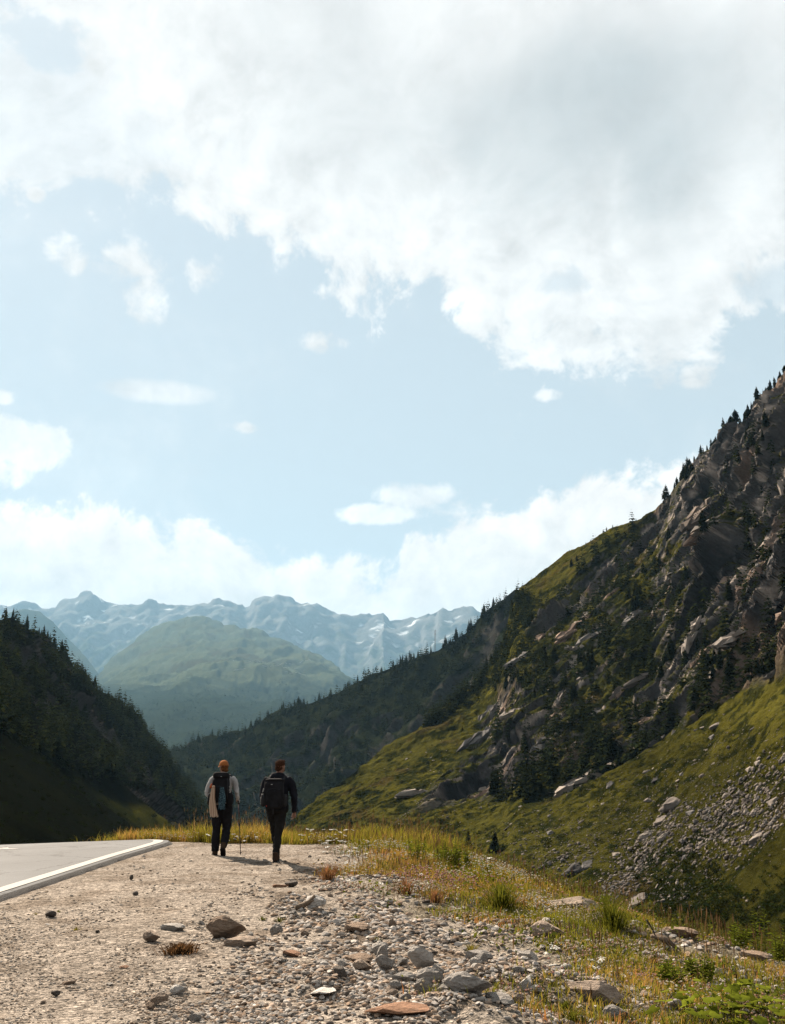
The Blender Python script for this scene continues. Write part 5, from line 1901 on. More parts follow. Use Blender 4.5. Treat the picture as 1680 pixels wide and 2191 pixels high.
def build_grass():
    r = np.random.RandomState(5)

    def patch(x, y, s, seed):
        return fbm(np.stack([x * s, y * s, 0 * x], -1), 3, 0.55, seed)

    def dens(x, y):
        md = meadow(x, y)
        p = patch(x, y, 0.8, 31)
        thr = sm(p + (md - 0.55) * 0.8, -0.10, 0.28)
        return md * thr * in_sight(x, y) * (x < edge_x(y) + 1.6)

    xy = scatter(98000, -10, 8.5, 4.8, 30, dens, 61)
    x, y = xy[:, 0], xy[:, 1]
    back = sm(y, 20.5, 23.5)
    n = len(x)
    P = np.stack([x, y, ground_z(x, y) - 0.01], -1)
    tone = patch(x, y, 0.9, 41) + 0.35 * r.normal(size=n)
    orange = sm(tone + 0.5 * sm(y, 13, 17) * (1 - sm(y, 18, 22)) * sm(-x, -2.2, -0.2), 0.22, 0.5)
    green = np.array((0.055, 0.062, 0.007))
    lime = np.array((0.165, 0.150, 0.016))
    gold = np.array((0.255, 0.160, 0.040))
    rusty = np.array((0.230, 0.100, 0.035))
    c = lerp3(green, lime, np.clip(r.rand(n) * 0.9 + 0.25 * back, 0, 1))
    c = lerp3(c, gold, np.clip(orange * 0.8 + 0.25 * back * r.rand(n), 0, 1))
    c = lerp3(c, rusty, orange * sm(patch(x, y, 1.7, 43) + 0.3 * r.normal(size=n), 0.1, 0.5))
    h = (0.06 + 0.11 * r.rand(n) + 0.07 * patch(x, y, 1.3, 44)) * (1 + 0.6 * sm(y, 13, 18)) + back * (0.08 + 0.34 * r.rand(n) ** 2.0) * np.clip(1 + 1.1 * patch(x, y, 0.55, 46), 0.35, 1.7)
    w = 0.0030 + 0.0030 * r.rand(n) + 0.002 * back
    V, F, C = blade_arrays(P, np.clip(h * 0.82, 0.04, 1), w, r.uniform(0.1, 1.0, n), r.uniform(0, 6.28, n), c)
    me = np_mesh('grass', V, F, False, C, [M_GRASS])
    link('grass', me, kind='stuff')
    # tall seeding stalks
    def dens2(x, y):
        return meadow(x, y) * sm(patch(x, y, 0.7, 51), -0.2, 0.4) * in_sight(x, y) * np.clip((y - 8) / 14, 0.05, 1)
    xy = scatter(4200, -7.0, 7.0, 7, 28, dens2, 71)
    x, y = xy[:, 0], xy[:, 1]
    n = len(x)
    P = np.stack([x, y, ground_z(x, y)], -1)
    h = (0.20 + 0.40 * r.rand(n) ** 1.5 * sm(y, 9, 22)) * np.clip(1 + 0.9 * patch(x, y, 0.55, 46), 0.5, 1.6) + 0.05
    ang = r.uniform(0, 6.28, n)
    lean = r.uniform(0.05, 0.35, n)
    stalk = np.array((0.11, 0.070, 0.025)) * r.uniform(0.6, 1.2, (n, 1))
    V, F, C = blade_arrays(P, h, np.full(n, 0.0025), lean, ang, stalk)
    # plume on each
    d = np.stack([np.cos(ang), np.sin(ang), 0 * ang], -1)
    top = P + np.array((0, 0, 1.0)) * (h * (1 - 0.25 * lean))[:, None] + d * (h * lean)[:, None]
    pl = []
    o = len(V)
    Vs, Fs, Cs = [V], [F], [C]
    head = np.array((0.060, 0.036, 0.018)) * r.uniform(0.6, 1.7, (n, 1))
    for k in range(2):
        a2 = ang + 1.57 * k
        s = np.stack([np.cos(a2), np.sin(a2), 0 * a2], -1) * 0.007
        b0 = top - np.array((0, 0, 0.10))
        b1 = top + np.array((0, 0, 0.03))
        mid = top - np.array((0, 0, 0.04))
        W = np.stack([b0, mid - s, b1, mid + s], 1).reshape(-1, 3)
        i = np.arange(n)[:, None] * 4 + o
        Fs.append(np.concatenate([i + (0, 1, 2), i + (0, 2, 3)]))
        Vs.append(W)
        Cs.append(np.repeat(head, 4, 0))
        o += len(W)
    me = np_mesh('seeding_grass', np.concatenate(Vs), np.concatenate(Fs), False, np.concatenate(Cs), [M_GRASS])
    link('seeding_grass', me, kind='stuff')
    # low flowering cushions: clover, stonecrop, yarrow too many to count
    V0 = np.array([(1, 0, 0), (-1, .1, 0), (0, 1, .1), (.1, -1, 0), (.1, .1, 1), (0, 0, -1)], float) * np.array((0.5, 0.5, 0.42))
    F0 = np.array([(0, 2, 4), (2, 1, 4), (1, 3, 4), (3, 0, 4), (2, 0, 5), (1, 2, 5), (3, 1, 5), (0, 3, 5)])

    def dens3(x, y):
        md = meadow(x, y)
        return md * sm(patch(x, y, 1.2, 83), 0.0, 0.35) * in_sight(x, y) * (x < edge_x(y) + 0.6)
    xy = scatter(8500, -6.5, 7.5, 4.8, 27, dens3, 91)
    Vs, Fs, Cs, o = [], [], [], 0
    kinds = np.array([(0.26, 0.24, 0.20), (0.25, 0.215, 0.155), (0.25, 0.165, 0.125), (0.23, 0.125, 0.100), (0.27, 0.25, 0.215), (0.25, 0.15, 0.02)])
    t = patch(xy[:, 0], xy[:, 1], 0.9, 95)
    zz = ground_z(xy[:, 0], xy[:, 1])
    for i in range(len(xy)):
        x, y = xy[i]
        if y > 16:
            k = 0 if r.rand() < 0.8 else 5
        else:
            k = int(np.clip(2.0 + 3.2 * t[i] + r.normal() * 0.6, 0, 3)) if r.rand() < 0.93 else 5
        s = r.uniform(0.016, 0.030) * (1 + 0.3 * (y > 14))
        hh = r.uniform(0.03, 0.12) + (0.16 * r.rand() if y > 15 else 0)
        Vs.append(V0 * s * np.array((1, 1, 0.5 if k in (0, 4) else 1)) + np.array((x, y, zz[i] + hh)))
        Fs.append(F0 + o)
        Cs.append(np.zeros((6, 3)) + kinds[k] * r.uniform(0.95, 1.4))
        o += 6
    me = np_mesh('ground_cover_flowers', np.concatenate(Vs), np.concatenate(Fs), False, np.concatenate(Cs), [M_PETAL])
    link('ground_cover_flowers', me, kind='stuff')
    # weeds with small leaves between the stones and down the bank
    def dens4(x, y):
        s = x - edge_x(y)
        return np.clip(meadow(x, y) * sm(patch(x, y, 1.0, 103), -0.1, 0.3) + sm(s, 0.0, 0.8) * 0.9, 0, 1) * in_sight(x, y) * (s < 3.0)
    xy = scatter(11000, -3.0, 9.5, 4.8, 24, dens4, 111)
    x, y = xy[:, 0], xy[:, 1]
    n = len(x)
    z = ground_z(x, y) + r.rand(n) ** 1.5 * np.where(x > edge_x(y), 0.42, 0.16)
    P = np.stack([x, y, z], -1)
    u = r.normal(size=(n, 3))
    u /= np.linalg.norm(u, axis=1, keepdims=True)
    w = np.cross(u, r.normal(size=(n, 3)))
    w /= np.linalg.norm(w, axis=1, keepdims=True)
    L = r.uniform(0.012, 0.035, (n, 1))
    V = np.stack([P - u * L, P + w * L * .5, P + u * L, P - w * L * .5], 1).reshape(-1, 3)
    i = np.arange(n)[:, None] * 4
    c = lerp3((0.032, 0.042, 0.006), (0.085, 0.090, 0.012), r.rand(n))
    me = np_mesh('weeds', V, np.concatenate([i + (0, 1, 2), i + (0, 2, 3)]), False, np.repeat(c, 4, 0), [M_LEAF])
    link('weeds', me, kind='stuff')


build_grass()


def tuft(px, py, wpx, hpx, text, n=160, tone='green', name='grass_tuft', wid=0.004):
    p = ground_at(px, py)
    W, H = px_to_m(wpx, p) * 0.5, px_to_m(hpx, p)
    r = np.random.RandomState(int(px * 7 + py))
    rad = np.abs(r.normal(size=n)) * 0.35 * W
    a = r.uniform(0, 6.28, n)
    P = np.stack([rad * np.cos(a), rad * np.sin(a), np.zeros(n) - 0.01], -1)
    tones = {'green': ((0.030, 0.038, 0.005), (0.110, 0.105, 0.012)), 'yellow': ((0.07, 0.065, 0.008), (0.17, 0.13, 0.02)), 'rust': ((0.06, 0.035, 0.015), (0.20, 0.085, 0.035)), 'brown': ((0.035, 0.020, 0.010), (0.120, 0.062, 0.026))}
    lo, hi = tones[tone]
    c = lerp3(lo, hi, r.rand(n) ** 1.3)
    lean = np.clip(rad / (W + 1e-6) * 1.4 + r.uniform(0, 0.35, n), 0, 1.2)
    V, F, C = blade_arrays(P, H * r.uniform(0.45, 1.1, n), np.full(n, wid) * r.uniform(.6, 1.2, n), lean, a + r.uniform(-.6, .6, n), c)
    o = link(name, np_mesh(name, V, F, False, C, [M_GRASS]), None, p)
    label(o, text, 'grass tuft' if name == 'grass_tuft' else name.split('_')[-1])
    return o


def build_tufts():
    tuft(1072, 1946, 78, 66, 'dense bright green grass tuft at the top of the bank beyond the brown boulder', 420, wid=0.005)
    tuft(1310, 1996, 84, 82, 'tall dark green grass tuft beside the pale crest boulder', 420, wid=0.005)
    tuft(597, 1968, 26, 14, 'small green sprig on gravel near the driftwood stick', 60)
    tuft(562, 1967, 16, 14, 'tiny green sprig roadward of the small green sprig', 40)
    tuft(162, 1997, 20, 10, 'small yellowing tuft alone on the smooth gravel', 45, 'yellow')
    tuft(125, 1951, 14, 8, 'tiny green tuft beside the dark stone near the road', 35)
    tuft(78, 1957, 16, 7, 'tiny yellow tuft by the road edge', 35, 'yellow')
    tuft(805, 2010, 22, 14, 'small green tuft beyond the pale blocky stone', 60)
    tuft(760, 1968, 34, 18, 'low green tuft among the rubble edge near the driftwood', 80)
    tuft(1210, 2152, 34, 24, 'green tuft against the long ridge stone', 110)
    tuft(1228, 2190, 60, 32, 'bright green tuft at the bottom edge under the long ridge stone', 180)
    tuft(1180, 2024, 40, 26, 'leafy green tuft growing on the brown bank boulder', 110)
    tuft(1010, 2040, 30, 30, 'yellow-green tuft beside the grey layered slab', 100, 'yellow')
    tuft(870, 1915, 60, 40, 'reddish dry grass tuft in the middle of the flower patch', 200, 'rust')
    tuft(930, 1930, 50, 40, 'pale red grass tuft before the bright green tuft', 160, 'rust')
    tuft(700, 1880, 60, 44, 'orange dry grass tuft just behind the dark-jacketed hiker', 220, 'rust')
    tuft(1400, 2060, 40, 40, 'rust-red weed stalks below the driftwood root', 110, 'rust')
    tuft(385, 2040, 92, 24, 'brown shaggy moss clump torn loose on the bare gravel', 900, 'brown', 'moss_clump', 0.006)
    # tall leafy stems
    r = np.random.RandomState(77)

    def stems(px, py, hpx, wpx, n, text, cat='plant'):
        p = ground_at(px, py)
        H, W = px_to_m(hpx, p), px_to_m(wpx, p) * 0.5
        Vl, Fl, Cl, ol = [], [], [], 0
        st = Build()
        for k in range(n):
            a, rad = r.uniform(0, 6.28), W * r.rand() ** 0.6
            b0 = Vector((rad * math.cos(a) * 0.6, rad * math.sin(a) * 0.6, 0))
            hh = H * r.uniform(0.6, 1.05)
            b1 = b0 + Vector((rad * math.cos(a) * 0.5, rad * math.sin(a) * 0.5, hh))
            st.tube([b0, (b0 + b1) / 2, b1], [0.004, 0.0035, 0.002], 4)
            m = int(26 + 20 * r.rand())
            for j in range(m):
                t = 0.12 + 0.88 * j / m
                q = np.array(b0.lerp(b1, t))
                an = j * 2.4 + r.uniform(-.3, .3)
                d = np.array((math.cos(an), math.sin(an), r.uniform(0.2, 0.9)))
                d /= np.linalg.norm(d)
                L = (0.085 if t < 0.85 else 0.045) * r.uniform(0.6, 1.2)
                sd = np.array((-math.sin(an), math.cos(an), 0)) * L * 0.11
                Vl.append([q, q + d * L * .5 + sd, q + d * L - np.array((0, 0, L * .3)), q + d * L * .5 - sd])
                Fl += [(ol, ol + 1, ol + 2), (ol, ol + 2, ol + 3)]
                c = np.array((0.060, 0.072, 0.008)) * r.uniform(0.5, 1.7)
                Cl += [c] * 4
                ol += 4
        o = bpy.data.objects.new('leafy_plant', None)
        COL.objects.link(o)
        o.location = p
        label(o, text, cat)
        link('stem', st.mesh('stem', [M_STEM]), o, kind='stuff')
        link('foliage', np_mesh('foliage', np.array(Vl).reshape(-1, 3), np.array(Fl), False, np.array(Cl), [M_LEAF]), o, kind='stuff')

    stems(893, 1858, 64, 44, 9, 'bright leafy willowherb clump nearest the hikers at the meadow edge')
    stems(945, 1862, 56, 44, 10, 'middle leafy willowherb clump behind the white daisies')
    stems(972, 1866, 74, 46, 12, 'tallest leafy willowherb clump behind the white daisies')
    stems(1002, 1868, 58, 40, 9, 'leafy willowherb clump at the ravine end of the daisies')
    stems(1040, 1885, 40, 30, 5, 'sparse leafy stems between the willowherb and the bright tuft')
    stems(1632, 2040, 104, 34, 3, 'tall single willowherb spike standing up from the dark bank')
    stems(1572, 2030, 60, 60, 6, 'leafy weeds on the dark bank before the tall spike')
    stems(1665, 2060, 70, 40, 5, 'leafy weeds at the edge of view behind the tall spike')
    stems(1290, 1900, 40, 40, 5, 'thin leafy shoots just over the bank beyond the crest boulder')
    stems(1500, 2090, 60, 70, 8, 'leafy weeds down the bank below the rusty flat stone')
    stems(1440, 2110, 60, 60, 7, 'dull leafy weeds below the driftwood root')
    # daisies
    stalk = Build()
    stalk.tube([(0, 0, 0), (0.01, 0, 0.5), (0, 0, 1)], [0.012, 0.010, 0.008], 5)
    daisies = []
    for k in range(3):
        m = Build()
        m.tube([(0, 0, -0.28), (0.012, 0.004, -0.14), (0, 0, -0.004)], [0.0022, 0.0020, 0.0016], 4, 2)
        npet = 13
        for i in range(npet):
            a = 2 * math.pi * i / npet
            d = Vector((math.cos(a), math.sin(a), 0.18 - 0.15 * k))
            s = Vector((-math.sin(a), math.cos(a), 0)) * 0.0062
            m.add([d * 0.006, d * 0.018 + s, d * 0.028, d * 0.018 - s], [(0, 1, 2, 3)], 0)
        m.ball((0, 0, 0.001), (0.0085, 0.0085, 0.0045), 8, 4, 1)
        daisies.append(m.mesh('daisy', [M_WHITE, M_YELLOW, M_STEM]))
    C = lambda x, y: (571 + .28 * x, 1747 + .28 * y)
    heads = [(*C(1185, 318), 'daisy highest at the roadward side of the daisy bunch'), (*C(1165, 355), 'daisy lowest at the roadward side of the daisy bunch'), (*C(1210, 345), 'daisy inside the bunch next to the roadward pair'),
             (*C(1240, 355), 'two-thirds hidden daisy in the middle of the bunch'), (*C(1265, 308), 'daisy at the crown of the bunch, first from the road'), (*C(1280, 318), 'daisy at the crown of the bunch, second from the road'),
             (*C(1298, 300), 'topmost daisy of the bunch before the tall willowherb'), (*C(1322, 315), 'daisy at the crown of the bunch on its ravine end'), (*C(1290, 355), 'daisy under the topmost one in the bunch'),
             (*C(1325, 352), 'daisy on the ravine side of the bunch, middle height'), (*C(1345, 335), 'outermost daisy on the ravine side of the bunch'), (*C(1300, 368), 'lowest daisy on the ravine side of the bunch'),
             (*C(675, 348), 'lone daisy in dry orange grass, ravine one of two'), (*C(605, 353), 'lone daisy in dry orange grass, roadward one of two'), (*C(655, 480), 'large daisy over the white clover behind the chalk-white stone'),
             (*C(620, 485), 'smaller daisy beside the large one over the clover'), (*C(875, 510), 'single big daisy facing out from the green weeds'),
             (1284, 2056, 'daisy beside the cushion of pink clover below the tall grass tuft'), (1334, 2088, 'daisy on bare rubble below the driftwood root'), (1276, 2123, 'daisy among pink stonecrop by the long ridge stone, higher one'),
             (1304, 2134, 'daisy among pink stonecrop by the long ridge stone, lower one'), (1364, 2124, 'daisy among brown weeds before the broad leaves'), (1294, 2118, 'half-turned daisy between the two by the long ridge stone')]
    for i, (px, py, text) in enumerate(heads):
        h = hit_ground(px, py + 10)
        d = h.y
        p, q = slopes(px, py)
        pos = Vector((float(p) * d, d, CAM_Z + float(q) * d))
        o = link('daisy', daisies[i % 3], None, pos)
        s = 1.25 if py < 1950 else 1.05
        o.scale = (s, s, s)
        o.rotation_euler = (random.uniform(0.3, 0.9), random.uniform(-.3, .3), random.uniform(-.5, .5))
        label(o, text, 'daisy', 'ox-eye daisies')
    # yarrow: flat white heads, one thing each
    m = Build()
    m.tube([(0, 0, -0.34), (0.01, 0.006, -0.17), (0, 0, -0.02)], [0.0026, 0.0024, 0.002], 4, 1)
    for i in range(9):
        a = i * 2.4
        rr = 0.012 * math.sqrt(i)
        m.tube([(0, 0, -0.03), (rr * math.cos(a), rr * math.sin(a), 0)], [0.0012, 0.001], 3, 1, False)
        m.ball((rr * math.cos(a), rr * math.sin(a), 0.002), (0.010, 0.010, 0.005), 6, 3, 0)
    yar = m.mesh('yarrow_flower', [M_WHITE, M_STEM])
    zones = [(690, 800, 1795, 1835, 40, 'white yarrow head in the pale drift beyond the dark-jacketed hiker'), (640, 760, 1770, 1800, 25, 'white yarrow head standing in tall grass beside the dark-jacketed hiker'),
             (880, 1010, 1862, 1905, 44, 'white yarrow head in the dense patch under the daisy bunch'), (1010, 1050, 1835, 1860, 16, 'white yarrow head in the frothy spray beside the tallest willowherb'),
             (420, 560, 1785, 1800, 14, 'white yarrow head in golden grass between the two hikers and the road'), (1180, 1300, 2010, 2080, 14, 'small white yarrow head on the bank among clover')]
    for (x0, x1, y0, y1, n, text) in zones:
        for _ in range(n):
            px, py = random.uniform(x0, x1), random.uniform(y0, y1)
            h = hit_ground(px, py + 8)
            if h is None:
                continue
            d = h.y
            p, q = slopes(px, py)
            o = link('yarrow_flower', yar, None, Vector((float(p) * d, d, CAM_Z + float(q) * d)))
            s = random.uniform(0.9, 1.5)
            o.scale = (s, s, s)
            o.rotation_euler = (random.uniform(-.2, .4), random.uniform(-.2, .2), random.uniform(0, 6))
            label(o, text, 'flower', 'white yarrow: ' + text.split(' head ')[1])


M_STEM = plain('plant_stem', (0.055, 0.06, 0.012), 0.8, 0.3)
M_WHITE = plain('white_petal', (0.46, 0.445, 0.41), 0.8, 0.06)
M_YELLOW = plain('yellow_disc', (0.25, 0.15, 0.012), 0.8, 0.2)
build_tufts()


def build_broad_leaves():
    # rounded, wavy leaves on stalks; every leaf its own part
    nseg = 12
    meshes = []
    for k in range(4):
        r = np.random.RandomState(k)
        V = [(0.0, 0.0, 0.0)]
        for ring, rad in enumerate((0.55, 1.0)):
            for i in range(nseg + 1):
                a = math.radians(28 + (360 - 56) * i / nseg) - math.pi
                rr = rad * (0.5 + 0.08 * math.cos(3 * a + k) + 0.05 * r.uniform(-1, 1)) * (1.25 if abs(a) < 0.6 else 1.0)
                V.append((0.25 + rr * math.cos(a), rr * math.sin(a), (0.10 if ring == 0 else 0.02) + 0.05 * r.uniform(-1, 1) * ring))
        V[0] = (0.06, 0, 0.0)
        F = []
        n1 = nseg + 1
        for i in range(nseg):
            F.append((0, 1 + i, 2 + i))
            F.append((1 + i, 1 + n1 + i, 2 + n1 + i))
            F.append((1 + i, 2 + n1 + i, 2 + i))
        c = np.array((0.085, 0.098, 0.010)) * (0.75 + 0.22 * k)
        meshes.append(np_mesh('leaf', np.array(V), np.array(F), True, np.zeros((len(V), 3)) + c, [M_LEAF]))
    stem = Build()
    stem.tube([(0, 0, 0), (0.03, 0, 0.5), (0, 0, 1)], [0.035, 0.028, 0.02], 5)
    stem_me = stem.mesh('stalk', [M_STEM])
    spots = [(1500, 2200, 'broad-leaved plant nearest the long ridge stone side of the leaf patch'), (1556, 2192, 'broad-leaved plant in the middle of the leaf patch, set back'), (1570, 2222, 'broad-leaved plant at the bottom edge in the middle of the leaf patch'),
             (1612, 2190, 'broad-leaved plant set back toward the ravine end of the leaf patch'), (1636, 2222, 'broad-leaved plant at the bottom edge toward the ravine'), (1672, 2190, 'broad-leaved plant at the outer corner of the leaf patch'), (1462, 2222, 'small broad-leaved plant at the bottom edge beside the grey stone')]
    for (px, py, text) in spots:
        p = ground_at(px, py)
        o = bpy.data.objects.new('broad_leaved_plant', None)
        COL.objects.link(o)
        o.location = p
        label(o, text, 'plant')
        for k in range(20 if px > 1465 else 8):
            a = random.uniform(0, 6.28)
            rad = 0.24 * math.sqrt(random.random())
            h = random.uniform(0.05, 0.24)
            st = link('stalk', stem_me, o, (rad * 0.4 * math.cos(a), rad * 0.4 * math.sin(a), -0.02))
            tip = Vector((rad * math.cos(a), rad * math.sin(a), h))
            dirv = tip - Vector(st.location)
            st.rotation_euler = dirv.to_track_quat('Z', 'Y').to_euler()
            st.scale = (0.08, 0.08, dirv.length)
            lf = link('leaf', random.choice(meshes), o, tip)
            s = random.uniform(0.06, 0.115)
            lf.scale = (s, s, s)
            lf.rotation_euler = (random.uniform(-.35, .35), random.uniform(-.1, .5), a)


build_broad_leaves()


def build_driftwood():
    wood = plain('weathered_wood', (0.105, 0.078, 0.056), 0.9, 0.45, 6.0, 0.1, 0.8, 30, 0.02)
    dark = plain('dark_dead_wood', (0.028, 0.022, 0.018), 0.95, 0.3)
    p = ground_at(655, 1956)
    s = px_to_m(1, p)
    m = Build()
    m.tube([(-22 * s, -8 * s, 4 * s), (-8 * s, 0, 7 * s), (6 * s, 8 * s, 14 * s), (17 * s, 14 * s, 26 * s)], [5 * s, 6 * s, 5 * s, 3.4 * s], 9)
    m.tube([(6 * s, 8 * s, 14 * s), (16 * s, 4 * s, 17 * s)], [2.4 * s, 1.4 * s], 6)
    o = link('driftwood_stick', m.mesh('driftwood_stick', [wood], True), None, p)
    label(o, 'short crooked driftwood stick propped on the chalk-white stone', 'stick')
    p = ground_at(1425, 2030)
    s = px_to_m(1, p)
    o = bpy.data.objects.new('driftwood_root', None)
    COL.objects.link(o)
    o.location = p
    label(o, 'weathered tree root with pale splayed slabs and thin dark prongs on the bank', 'driftwood')
    m = Build()
    for k, (dx, dz) in enumerate(((-14, 30), (-2, 34), (10, 26), (18, 16))):
        m.tube([(-30 * s + 4 * k * s, 4 * k * s, 26 * s), (dx * s * 0.4, 5 * k * s, 18 * s), (14 * s + dx * s, -2 * s, 2 * s - 6 * s)], [7 * s, 7 * s, 3 * s], 7, 0, True, [(1, .5)] * 3)
    link('stump', m.mesh('stump', [wood], True), o)
    for pts in ([(-38, 0, 58), (-26, 0, 38), (-14, -4, 8)], [(-10, 0, 6), (6, -6, -10), (14, -10, -34)], [(12, -8, -30), (24, -10, -22), (34, -12, -34)]):
        m = Build()
        m.tube([tuple(v * s for v in q) for q in pts], [2.0 * s, 1.8 * s, 0.9 * s], 6)
        link('prong', m.mesh('prong', [dark], True), o)
    for (px, py, dx, dy, text) in [(530, 430, 60, 60, 'thin dark dead branch lying in the dry grass'), (800, 475, 80, 34, 'pale dead stalk lying across the flower patch')]:
        q = ground_at(571 + .28 * px, 1747 + .28 * py)
        s = px_to_m(1, q) * 0.28
        m = Build()
        m.tube([(-dx * 0.5 * s, 0, 0.06 + dy * 0.25 * s), (0, 0.02, 0.05), (dx * 0.6 * s, 0, 0.01)], [0.010, 0.012, 0.007], 6)
        m.tube([(0, 0.02, 0.05), (dx * 0.25 * s, 0.06, 0.10)], [0.006, 0.003], 5)
        b_ = link('dead_branch', m.mesh('dead_branch', [dark if 'dark' in text else wood], True), None, q)
        label(b_, text, 'branch')


build_driftwood()

# ------------------------------------------------------------------ the two hikers
def fabric(name, col, var=0.2, scale=9.0, bump=0.5, bscale=22, bdist=0.01, rough=0.95):
    return plain(name, col, rough, var, scale, 0.05, bump, bscale, bdist)


M_SKIN = plain('skin', (0.165, 0.085, 0.058), 0.7, 0.08, 20, 0.15)
M_SHIRT = fabric('grey_shirt', (0.23, 0.225, 0.225))
M_TROUSERS = fabric('dark_trousers', (0.0085, 0.0085, 0.010), 0.3)
M_JACKET = fabric('black_jacket', (0.0075, 0.008, 0.011), 0.3)
M_OLIVE = fabric('charcoal_trousers', (0.011, 0.0105, 0.010), 0.3)
M_BOOT = fabric('brown_boot', (0.030, 0.019, 0.013), 0.3)
M_SOLE = fabric('rubber_sole', (0.010, 0.009, 0.009), 0.2)
M_CAP = fabric('orange_cap', (0.185, 0.066, 0.022), 0.15)
M_HAIR_RED = fabric('reddish_hair', (0.085, 0.034, 0.013), 0.35, 30)
M_HAIR_DARK = fabric('dark_hair', (0.032, 0.014, 0.008), 0.4, 30)
M_PACK = fabric('black_pack_cloth', (0.0095, 0.0095, 0.011), 0.3)
M_STRAP = fabric('webbing', (0.018, 0.018, 0.020), 0.2)
M_LIGHT = fabric('pale_buckle', (0.22, 0.22, 0.215), 0.1)
M_ORANGE = fabric('orange_bag', (0.23, 0.055, 0.022), 0.2)
M_RED = fabric('red_tag', (0.14, 0.02, 0.015), 0.1)
M_EYE = plain('eye_white', (0.3, 0.3, 0.29), 0.4, 0.02)


def striped(name):
    m, b, bs = base_mat(name, 0.95, 0.05)
    pos = b.node('ShaderNodeTexCoord').outputs['Object']
    w = b.node('ShaderNodeTexWave')
    w.inputs['Scale'].default_value = 9.0
    w.inputs['Distortion'].default_value = 0.6
    b.put(w.inputs['Vector'], pos)
    b.put(bs.inputs['Base Color'], b.mix(b.sstep(w.outputs['Fac'], 0.45, 0.75), (0.30, 0.225, 0.165), (0.20, 0.125, 0.088)))
    return m


def leafy(name):
    m, b, bs = base_mat(name, 0.95, 0.05)
    pos = b.node('ShaderNodeTexCoord').outputs['Object']
    v = b.node('ShaderNodeTexVoronoi', feature='DISTANCE_TO_EDGE')
    v.inputs['Scale'].default_value = 26.0
    wv = b.vmath('ADD', pos, b.vmath('MULTIPLY', b.noise(pos, 9, 3).outputs['Color'], (0.09, 0.09, 0.22)))
    b.put(v.inputs['Vector'], wv)
    b.put(bs.inputs['Base Color'], b.mix(b.sstep(v.outputs['Distance'], 0.03, 0.09), (0.060, 0.105, 0.120), (0.009, 0.018, 0.028)))
    return m


M_SCARF = striped('striped_scarf')
M_BLUE = leafy('patterned_cloth')


def soft_body(build, voxel, name, smooth=6):
    """fuse the overlapping volumes into one continuous skin"""
    me = build.mesh(name + '_raw')
    o = bpy.data.objects.new('raw', me)
    COL.objects.link(o)
    r = o.modifiers.new('r', 'REMESH')
    r.mode = 'VOXEL'
    r.voxel_size = voxel
    s = o.modifiers.new('s', 'SMOOTH')
    s.iterations = smooth
    s.factor = 0.5
    dg = bpy.context.evaluated_depsgraph_get()
    ev = o.evaluated_get(dg)
    out = bpy.data.meshes.new_from_object(ev)
    bpy.data.objects.remove(o)
    bpy.data.meshes.remove(me)
    out.name = name
    out.polygons.foreach_set('use_smooth', np.ones(len(out.polygons), bool))
    return out


def wrinkle(me, amp, scale, where=None, seed=0, stretch=(1, 1, 1)):
    n = len(me.vertices)
    co = np.zeros(n * 3, np.float32)
    no = np.zeros(n * 3, np.float32)
    me.vertices.foreach_get('co', co)
    me.vertices.foreach_get('normal', no)
    co, no = co.reshape(-1, 3), no.reshape(-1, 3)
    k = (ridged(co * np.array(stretch) * scale, 3, 0.5, seed) - 0.5) * amp
    if where is not None:
        k = k * where(co)
    co = co + no * k[:, None]
    me.vertices.foreach_set('co', co.ravel().astype(np.float32))
    me.update()


def paint(me, mats, pick):
    for m in mats:
        me.materials.append(m)
    c = np.zeros(len(me.polygons) * 3, np.float32)
    me.polygons.foreach_get('center', c)
    me.polygons.foreach_set('material_index', pick(c.reshape(-1, 3)).astype(np.int32))


def hand(b, wrist, direction, palm_n, thumb_side, curl=0.6, s=1.0, mi=0):
    """palm, four fingers of unequal length bending towards the palm side, thumb from the side near the wrist"""
    d = Vector(direction).normalized()
    n = Vector(palm_n)
    n = (n - d * n.dot(d)).normalized()
    t = d.cross(n) * thumb_side
    w = Vector(wrist)
    b.tube([w - d * 0.02, w + d * 0.03 * s, w + d * 0.07 * s, w + d * 0.092 * s], [0.026 * s, 0.034 * s, 0.040 * s, 0.034 * s], 8, mi, True, [(1, .8), (.5, 1), (.45, 1), (.4, 1)])
    for k, (off, L) in enumerate(((0.030, 0.068), (0.010, 0.078), (-0.010, 0.072), (-0.028, 0.056))):
        p = w + d * 0.085 * s + t * off * s
        pts = [p - d * 0.02 * s]
        ang = 0.15
        for j, f in enumerate((0.42, 0.32, 0.26)):
            ang += curl * (0.75 if j == 0 else 0.95)
            p = p + (d * math.cos(ang) + n * math.sin(ang)) * L * f * s
            pts.append(p)
        b.tube(pts, [0.0095 * s, 0.009 * s, 0.008 * s, 0.006 * s], 6, mi)
    p0 = w + d * 0.025 * s + t * 0.028 * s
    b.tube([p0, p0 + (t * 0.7 + d * 0.7 + n * 0.2) * 0.035 * s, p0 + (t * 0.45 + d * 1.0 + n * 0.6) * 0.058 * s, p0 + (t * 0.2 + d * 1.15 + n * 1.0) * 0.068 * s], [0.013 * s, 0.0115 * s, 0.009 * s, 0.006 * s], 6, mi)


